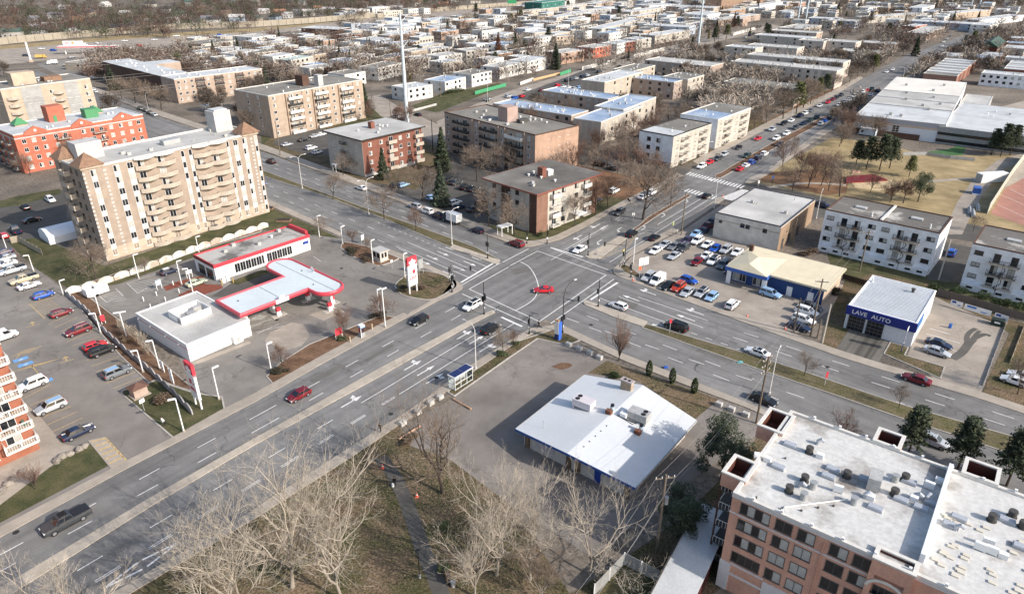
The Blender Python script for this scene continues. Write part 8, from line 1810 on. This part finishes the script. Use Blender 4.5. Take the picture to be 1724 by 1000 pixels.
for k,px,py,ty,lb in CT_:
 p=G(px,py); h=HC*(1-p.xy.length/G(px,ty).xy.length); put_tree(k,p.x,p.y,h,lb,'evergreen trees','conifer')
LT=[('wide',1318,207,156),('pineb',1340,198,150),('wide',1352,188,138),('m1',1364,182,138),('pineb',1376,172,140),('wide',1400,161,128),('m2',1290,214,178),('m0',1270,224,190),('pine',1388,166,134),('wide',1430,146,116)]
for i,(k,px,py,ty) in enumerate(LT):
 p=G(px,py-6); h=HC*(1-p.xy.length/G(px,ty-6).xy.length); put_tree(k,p.x,p.y,h*1.1,'%s tree, %s from the left on the leaf bank beside the long kerb line' % ('bare' if k[0] in 'wm' else 'green pine',ordn(sorted(LT,key=lambda q:q[1]).index(LT[i]))),'trees on the leaf bank','bare_tree' if k[0] in 'wm' else 'conifer')
for k,px,py,h,lb in (('bigpine',1214,805,10,'dense dark pine at the left of the brick residence'),('bigpine',1142,905,8.5,'shaded dark evergreen behind the transformer pole'),('pine',1527,770,9,'dark pine behind the brick residence, left'),('pine',1612,790,9,'dark pine behind the brick residence, middle'),('pine',1694,818,9.5,'dark pine behind the brick residence, right'),('bigpine',1545,340,9.5,'round dark evergreen on the park edge behind the white flats')):
 p=G(px,py); put_tree(k,p.x,p.y,h,lb,'evergreen trees','conifer')
for k,px,py,h,lb in (('f2',1520,343,8,'broad reddish shrub tree beside the round evergreen'),('f2',1498,342,6,'low reddish shrub tree left of the round evergreen')):
 p=G(px,py); put_tree(k,p.x,p.y,h,lb,'park shrubs')
CED=leafball(9,900,1,lambda rn:((lambda t,a:((.62*math.sin(math.pi*(.12+.85*t))**.7*math.cos(a)*(.7+.3*rn.random()),.62*math.sin(math.pi*(.12+.85*t))**.7*math.sin(a)*(.7+.3*rn.random()),3*t+.1),0))(rn.random(),rn.uniform(0,6.28))),CEDAR,.16,'foliage',1)
for i,(px,py) in enumerate(((1092,632),(1131,645),(1168,662))):
 p=G(px,py); t=thing('clipped_conifer','clipped cone shaped conifer, %s of three along the restaurant lawn' % ordn(i),'shrub',(p.x,p.y,.02),i,'three clipped conifers'); mo('foliage',CED,t); MB().cyl(0,0,0,.6,.1,k=6).build('stem',BARK,t)
def shrub(px,py,rx,ry,h,label,m_,n=700,leaf_=.2,z=.1,az=0,seed=None,cat='shrub'):
 p=G(px,py,z); me=leafball(seed or int(px+py),n,1,blob_fx(rx,ry,0,h,6,int(px)),m_,leaf_); o=mo('shrub',me,None,(p.x,p.y,z),R(az)); tag(o,label,cat)
BRS=mat('brown_shrub',S('#5a4a3a'),.95,c2=S('#7a6550'),scale=.8,spec=.1); DKS=mat('dark_shrub',S('#3a362b'),.95,c2=S('#55503d'),scale=.9,spec=.1); TANS=mat('tan_grass_clump',S('#93805f'),.95,c2=S('#b09a74'),scale=.8,spec=.1); GRS=mat('green_shrub',S('#3d482b'),.95,c2=S('#5c6440'),scale=.8,spec=.1)
shrub(592,425,3.6,1.4,1.1,'dark clipped hedge along the planted island',DKS,1500,.18,.15,-48); shrub(616,440,2.6,1.3,1.0,'brown low hedge in front of the pay booth',BRS,1000,.18,.15,-48)
shrub(679,489,1.6,1.3,1.2,'dark shrub left of the price sign posts',DKS,900,.17,.15); shrub(710,487,1.5,1.2,1.0,'brown shrub right of the price sign posts',BRS,800,.17,.15)
shrub(471,628,1.8,1.2,1.0,'dark shrub below the corner bare tree',DKS,800,.17,.12); shrub(636,534,2.0,1.3,1.3,'dark shrub at the foot of the exit bare tree',DKS,900,.17,.12); shrub(575,572,1.2,.8,.7,'small green shrub below the red board',GRS,500,.15,.12)
shrub(845,597,1.3,1.0,1.0,'round dark shrub on the corner lawn',GRS,900,.15,.12); shrub(868,580,1.0,.8,.9,'second dark shrub on the corner lawn, nearer the crossing',GRS,600,.15,.12); shrub(1036,636,1.4,.8,1.0,'dark evergreen bush behind the restaurant chimney',CEDAR,700,.16,.02)
shrub(275,678,1.9,1.3,1.5,'tangled brown shrub by the end of the scalloped fence',BRS,1200,.2,.12);  shrub(207,575,1.6,1,1.2,'dark shrub at the fence behind the dark red suv',BRS,900,.2,.1)
shrub(760,158,11,1.6,2.2,'clipped green hedge along the lane near the first white house',GRS,2600,.3,0,50,cat='hedge'); shrub(946,118-14,6,1.5,1.6,'brown hedge above the orange bank',BRS,900,.3,0,50,cat='hedge'); shrub(1050,101,8,1.5,2.4,'dark hedge between the two white panel fences',DKS,1000,.3,0,50,cat='hedge')
for i,(px,py) in enumerate(((1577,496),(1612,502),(1648,512),(1682,522),(1716,530))):shrub(px,py-2,2.4,1.6,2.4,'dark green bush behind the bannered fence, %s from the left' % ordn(i),CEDAR,1300,.2,0,0,50+i)
shrub(1360,430,2.8,1.6,1.8,'brown dry bush beside the white flats corner',BRS,1100,.22,0); shrub(1402,494,2.2,1.4,1.8,'black green ivy heap at the dealer office end',DKS,1100,.2,0); shrub(890,384,.9,.7,2.2,'dark upright shrub at the corner block wall',CEDAR,600,.16,0); shrub(908,398,1.0,.8,1.7,'dark shrub at the corner of the cream block',CEDAR,600,.16,0); shrub(957,368,.8,.7,2.4,'dark cone shrub by the corner block entrance',CEDAR,600,.16,0); shrub(748,960,1.0,.8,1.2,'small green bush beside the park bench',GRS,500,.15,0); shrub(746,890,1.1,.9,1.0,'faint green bush right of the park path',GRS,500,.15,0); shrub(60,815,2.0,2.0,3.2,'wide bare twiggy bush on the front lawn at the lower left',mat('brown_twig',S('#6b584a'),.95,.2,1),60,.1,0); shrub(690,742,2.2,1.0,.9,'dark low brush left of the dark stemmed tree',BRS,900,.2,0,50)
for i,(px,py,h) in enumerate(((214,566,3.6),(228,574,4.2),(240,586,4.0),(252,600,3.4),(205,556,3.0))):
 p=G(px,py); put_tree('bush',p.x,p.y,h,'tan bare bush in the verge beside the white shop, %s from the top' % ordn((1,2,3,4,0)[i]),'tan bare bushes in the verge','bare_bush',z=.1,cat='bush')
p=G(60,824); put_tree('vase',p.x,p.y,4.6,'bushy bare tree on the front lawn at the lower left',None,z=.1)
# light scatter of bare trees through the far blocks, keeping off roofs and roads
def onfoot(x,y,mrg=1.2):
 for fx,fy,az,w,d in FOOT:
  a=R(az); dx,dy=x-fx,y-fy
  if abs(dx) > 140 or abs(dy) > 140:continue
  u=dx*math.cos(a)+dy*math.sin(a); v=-dx*math.sin(a)+dy*math.cos(a)
  if -mrg < u < w+mrg and -mrg < v < d+mrg:return True
 return False
ROADS=[([(735,205),(862,152),(1000,112),(1122,80),(1300,42)],9),([(140,145),(446,262),(800,410)],16),([(1160,310),(1300,228),(1400,178),(1560,95),(1640,58)],13),([(0,95),(431,60),(640,36),(860,16)],26),([(640,170),(780,240)],6),([(725,33),(880,28)],20),([(900,150),(985,135)],14),([(1095,103),(1145,90)],10)]
RPT=[([G(*q) for q in pl],w_) for pl,w_ in ROADS]
def onroad(x,y):
 p=Vector((x,y,0))
 for pl,w_ in RPT:
  for a,b in zip(pl,pl[1:]):
   d_=b-a; t=max(0,min(1,(p-a).dot(d_)/d_.length_squared))
   if (p-(a+d_*t)).length < w_:return True
 return False
rt=random.Random(77)
# more duplexes in the gaps of the far street grid, in rows parallel to the streets
FILL=[((570,24,900,128),62,'left of the lane row'),((880,8,1180,72),66,'in the upper middle rows'),((1180,6,1724,50),76,'in the upper right rows'),((310,72,600,128),22,'behind the six storey block'),((1560,70,1724,128),8,'behind the stepped terrace')]
FCOL=[(SW,'white'),(SW,'white'),(SW,'white'),(CREAM,'cream'),(CREAM,'cream'),(PEACH,'peach'),(BLUEW,'blue grey'),(MATS['apricot_brick'],'tan brick')]
def clear(x,y,az,w,d):
 a=R(az); u,v=Vector((math.cos(a),math.sin(a),0)),Vector((-math.sin(a),math.cos(a),0)); o=Vector((x,y,0))
 for i in range(5):
  for j in range(4):
   p=o+u*w*i/4+v*d*j/3
   if onfoot(p.x,p.y,2.5) or onroad(p.x,p.y):return False
 return True
for (x0,y0,x1,y1),n,where in FILL:
 got=0; cnt={}
 for _ in range(n*60):
  if got >= n:break
  px,py=rt.uniform(x0,x1),y0+(y1-y0)*rt.random(); p=G(px,py); w_=rt.choice((11,13,16,22,30)); d_=rt.choice((11,12,13)); az=51
  if not clear(p.x,p.y,az,w_,d_):continue
  got += 1; wl,cn=rt.choice(FCOL); rf,rn_=rt.choice(((ROOFW,'white'),(ROOFW,'white'),(ROOFL,'pale'),(ROOFG,'grey'),(ROOFB,'bluish'))); h=rt.choice((5.8,6.4,7))
  lb='%s %s with flat %s roof %s' % (cn,'row' if w_ > 20 else 'duplex',rn_,where)
  B=building('row_house',lb,W(p.x,p.y),None,None,h,wl,rf,'house',lb,w=w_,d=d_,az=az,parapet=.25)
  n_=max(2,int(w_/3.2)); grid(B,'R',[(i+.5)/n_ for i in range(n_)],2,.9,2.8,1.5,1.35,panes=False); grid(B,'L',(.3,.7),2,.9,2.8,1.4,1.3,panes=False); vents(B,2,got,('mush','box'))
ZONES=[((150,120,440,230),30,'bare tree around the long white L roof block'),((400,100,700,220),30,'bare tree behind the six storey block'),((880,180,1160,320),44,'bare tree between the corner block and the white blocks'),((1140,90,1480,215),60,'bare tree between the tan blocks'),((1440,80,1660,130),26,'bare tree along the boulevard beyond the second crossing'),((0,110,250,330),10,'bare tree around the blocks at the left edge'),((1400,190,1480,250),10,'bare tree in the dark strip beside the school')]
for (x0,y0,x1,y1),n,lb in ZONES:
 got=[]; tries=0
 while len(got) < n and tries < n*14:
  tries += 1; px,py=rt.uniform(x0,x1),y0+(y1-y0)*rt.random(); p=G(px,py)
  if onfoot(p.x,p.y) or onroad(p.x,p.y):continue
  if any((p-q).length < 5 for q in got):continue
  got.append(p)
  put_tree(rt.choice(('f0','f1','f0')) if p.length > 330 else rt.choice(('m0','m1','m2','r0','r1','wide')),p.x,p.y,rt.uniform(7.5,12),lb,lb.replace('bare tree','bare trees'),rz=rt.uniform(0,6.28))
EV=[((560,10,900,130),22,'among the white houses'),((860,5,1180,120),22,'in the upper middle rows'),((1180,5,1724,80),26,'in the upper right rows'),((300,70,600,130),12,'behind the six storey block'),((1480,60,1724,130),8,'near the stepped terrace')]
for (x0,y0,x1,y1),n,lb in EV:
 got=0
 for _ in range(n*20):
  if got >= n:break
  p=G(rt.uniform(x0,x1),rt.uniform(y0,y1))
  if onfoot(p.x,p.y,1.5) or onroad(p.x,p.y):continue
  got += 1; put_tree(rt.choice(('spruce','spruce2','pine','pineb','cypress')),p.x,p.y,rt.uniform(6,13),'dark evergreen '+lb,'dark evergreens '+lb,'conifer',rz=rt.uniform(0,6.28))
# the wooded quarter beyond the highway: one mass of bare crowns
def crown_mass(name,label,pts,seed,mats,hmin=7,hmax=12,per=70):
 rn=random.Random(seed); mbs=[MB() for _ in mats]
 for p in pts:
  mb=rn.choice(mbs); h=rn.uniform(hmin,hmax); r=h*.42; s=len(mb.v)
  tri_tube(mb,[Vector((p.x,p.y,0)),Vector((p.x,p.y,h*.6))],[.22,.1],3)
  for i in range(per):
   d=Vector((rn.gauss(0,.55),rn.gauss(0,.55),rn.gauss(0,.5))); c=Vector((p.x+d.x*r,p.y+d.y*r,max(1.5,h*.62+d.z*h*.33))); u=Vector((d.x+rn.uniform(-.5,.5),d.y+rn.uniform(-.5,.5),rn.uniform(.1,1.1))).normalized()*rn.uniform(.8,2.0); e=u.cross(Vector((rn.uniform(-1,1),rn.uniform(-1,1),.3))).normalized()*rn.uniform(.10,.24)
   mb.quad(c-u-e*.3,c+e,c+u,c-e)
 o=mbs[0].build(name,mats[0]); tag(o,label,'wood'); o['kind']='stuff'
 return o,mbs
def wood(label,quads,n,seed,mats,**k):
 rn=random.Random(seed); 
 for mi,m_ in enumerate(mats):
  pts=[]; tr_=0
  while len(pts) < n//len(mats) and tr_ < n*6:
   tr_ += 1; x0,y0,x1,y1=rn.choice(quads); px=rn.uniform(x0,x1); py=y0+(y1-y0)*rn.random()**1.0; p=G(px,py)
   if onfoot(p.x,p.y,1.5) or onroad(p.x,p.y):continue
   pts.append(p)
  crown_mass('woodland',label % ('dark brown','grey brown','reddish','dark green')[mi],pts,seed+mi,[m_],**k)
wood('%s crowns of the wooded housing quarter beyond the highway',[(-60,-8,430,62),(400,-8,780,22),(-60,20,300,66),(300,0,620,36)],1900,5,[mat('wood_dark',S('#453a36'),.95,.2,.05,space='World'),mat('wood_brown',S('#65594f'),.95,.2,.05,space='World'),mat('wood_red',S('#60483d'),.95,.2,.05,space='World'),CON],per=60,hmin=8,hmax=13)
wood('%s mass of distant trees along the top right',[(1150,-25,1724,4),(1380,-25,1560,30),(1560,-20,1800,14)],700,9,[MATS['wood_dark'],MATS['wood_brown'],MATS['wood_red'],CON],per=60)
wood('%s distant trees along the top centre',[(640,-25,1160,4),(700,-20,900,8)],420,13,[MATS['wood_dark'],MATS['wood_brown'],MATS['wood_red'],CON],per=60)
wood('%s bare crowns among the tan blocks along the long street',[(1130,90,1490,200),(1180,130,1300,215),(1440,100,1560,140)],130,31,[MATS['wood_tan'] if 'wood_tan' in MATS else mat('wood_tan',S('#988b7c'),.95,.2,.05,space='World')],per=150,hmin=8,hmax=12)
wood('%s bare crowns between the far rows of houses',[(560,14,900,140),(860,6,1180,120),(1140,4,1724,70),(300,66,700,140),(1480,60,1724,130),(150,100,340,140)],1500,21,[mat('wood_tan',S('#988b7c'),.95,.2,.05,space='World'),MATS['wood_brown'],MATS['wood_red']],per=80)
# dry leaves and weeds on the nearest lawns
def litter(name,label,quads,n,seed,m_,s=.09):
 rn=random.Random(seed); mb=MB()
 for i in range(n):
  a,b,c,d=[G(*q) for q in rn.choice(quads)]; u,v=rn.random(),rn.random(); p=a.lerp(b,u).lerp(d.lerp(c,u),v)
  k=s*rn.uniform(.6,1.5); an=rn.uniform(0,6.28); e=Vector((math.cos(an),math.sin(an),rn.uniform(-.2,.3)))*k; f_=Vector((-math.sin(an),math.cos(an),rn.uniform(-.2,.3)))*k*.7; p=p+Vector((0,0,.03+k*.3)); mb.quad(p-e,p+f_,p+e,p-f_)
 o=mb.build(name,m_); tag(o,label,'leaves'); o['kind']='stuff'
LQ=[((665,765),(720,755),(790,810),(735,900)),((705,850),(830,850),(950,1000),(765,1000)),((430,880),(640,760),(705,990),(300,1000)),((1030,612),(1200,672),(1165,704),(1075,642))]
litter('fallen_leaves','tan fallen leaves scattered on the park and restaurant lawns',LQ,12000,3,mat('leaf_tan',S('#97805f'),.95,.3,2),.065)
litter('dry_grass_tufts','green weed tufts in the park lawn',LQ[:3],3000,4,mat('tuft_green',S('#4a5230'),.95,.3,2),.09)
MQ=[((1090,548),(1293,610),(1290,624),(1085,550)),((1293,610),(1520,684),(1516,701),(1290,626)),((1520,684),(1724,744),(1724,768),(1516,703)),((431,285),(640,360),(645,368),(431,292)),((640,360),(760,404),(758,414),(645,368))]
litter('median_grass','straw coloured tufts on the grass medians',MQ,6000,6,mat('tuft_straw',S('#857650'),.95,.3,2),.09)
print('CARS',NCAR[0],'OBJS',len(bpy.data.objects))
def seg(a,b,c,d):
 def o(p,q,r):return (q.x-p.x)*(r.y-p.y)-(q.y-p.y)*(r.x-p.x)
 return o(a,b,c)*o(a,b,d) <-1e-9 and o(c,d,a)*o(c,d,b) <-1e-9
for nm,q in SHEETS:
 n=len(q)
 for i in range(n):
  for j in range(i+2,n):
   if (j+1) % n != i and seg(q[i],q[i+1],q[j],q[(j+1) % n]):print('SELFX',nm,i,j)
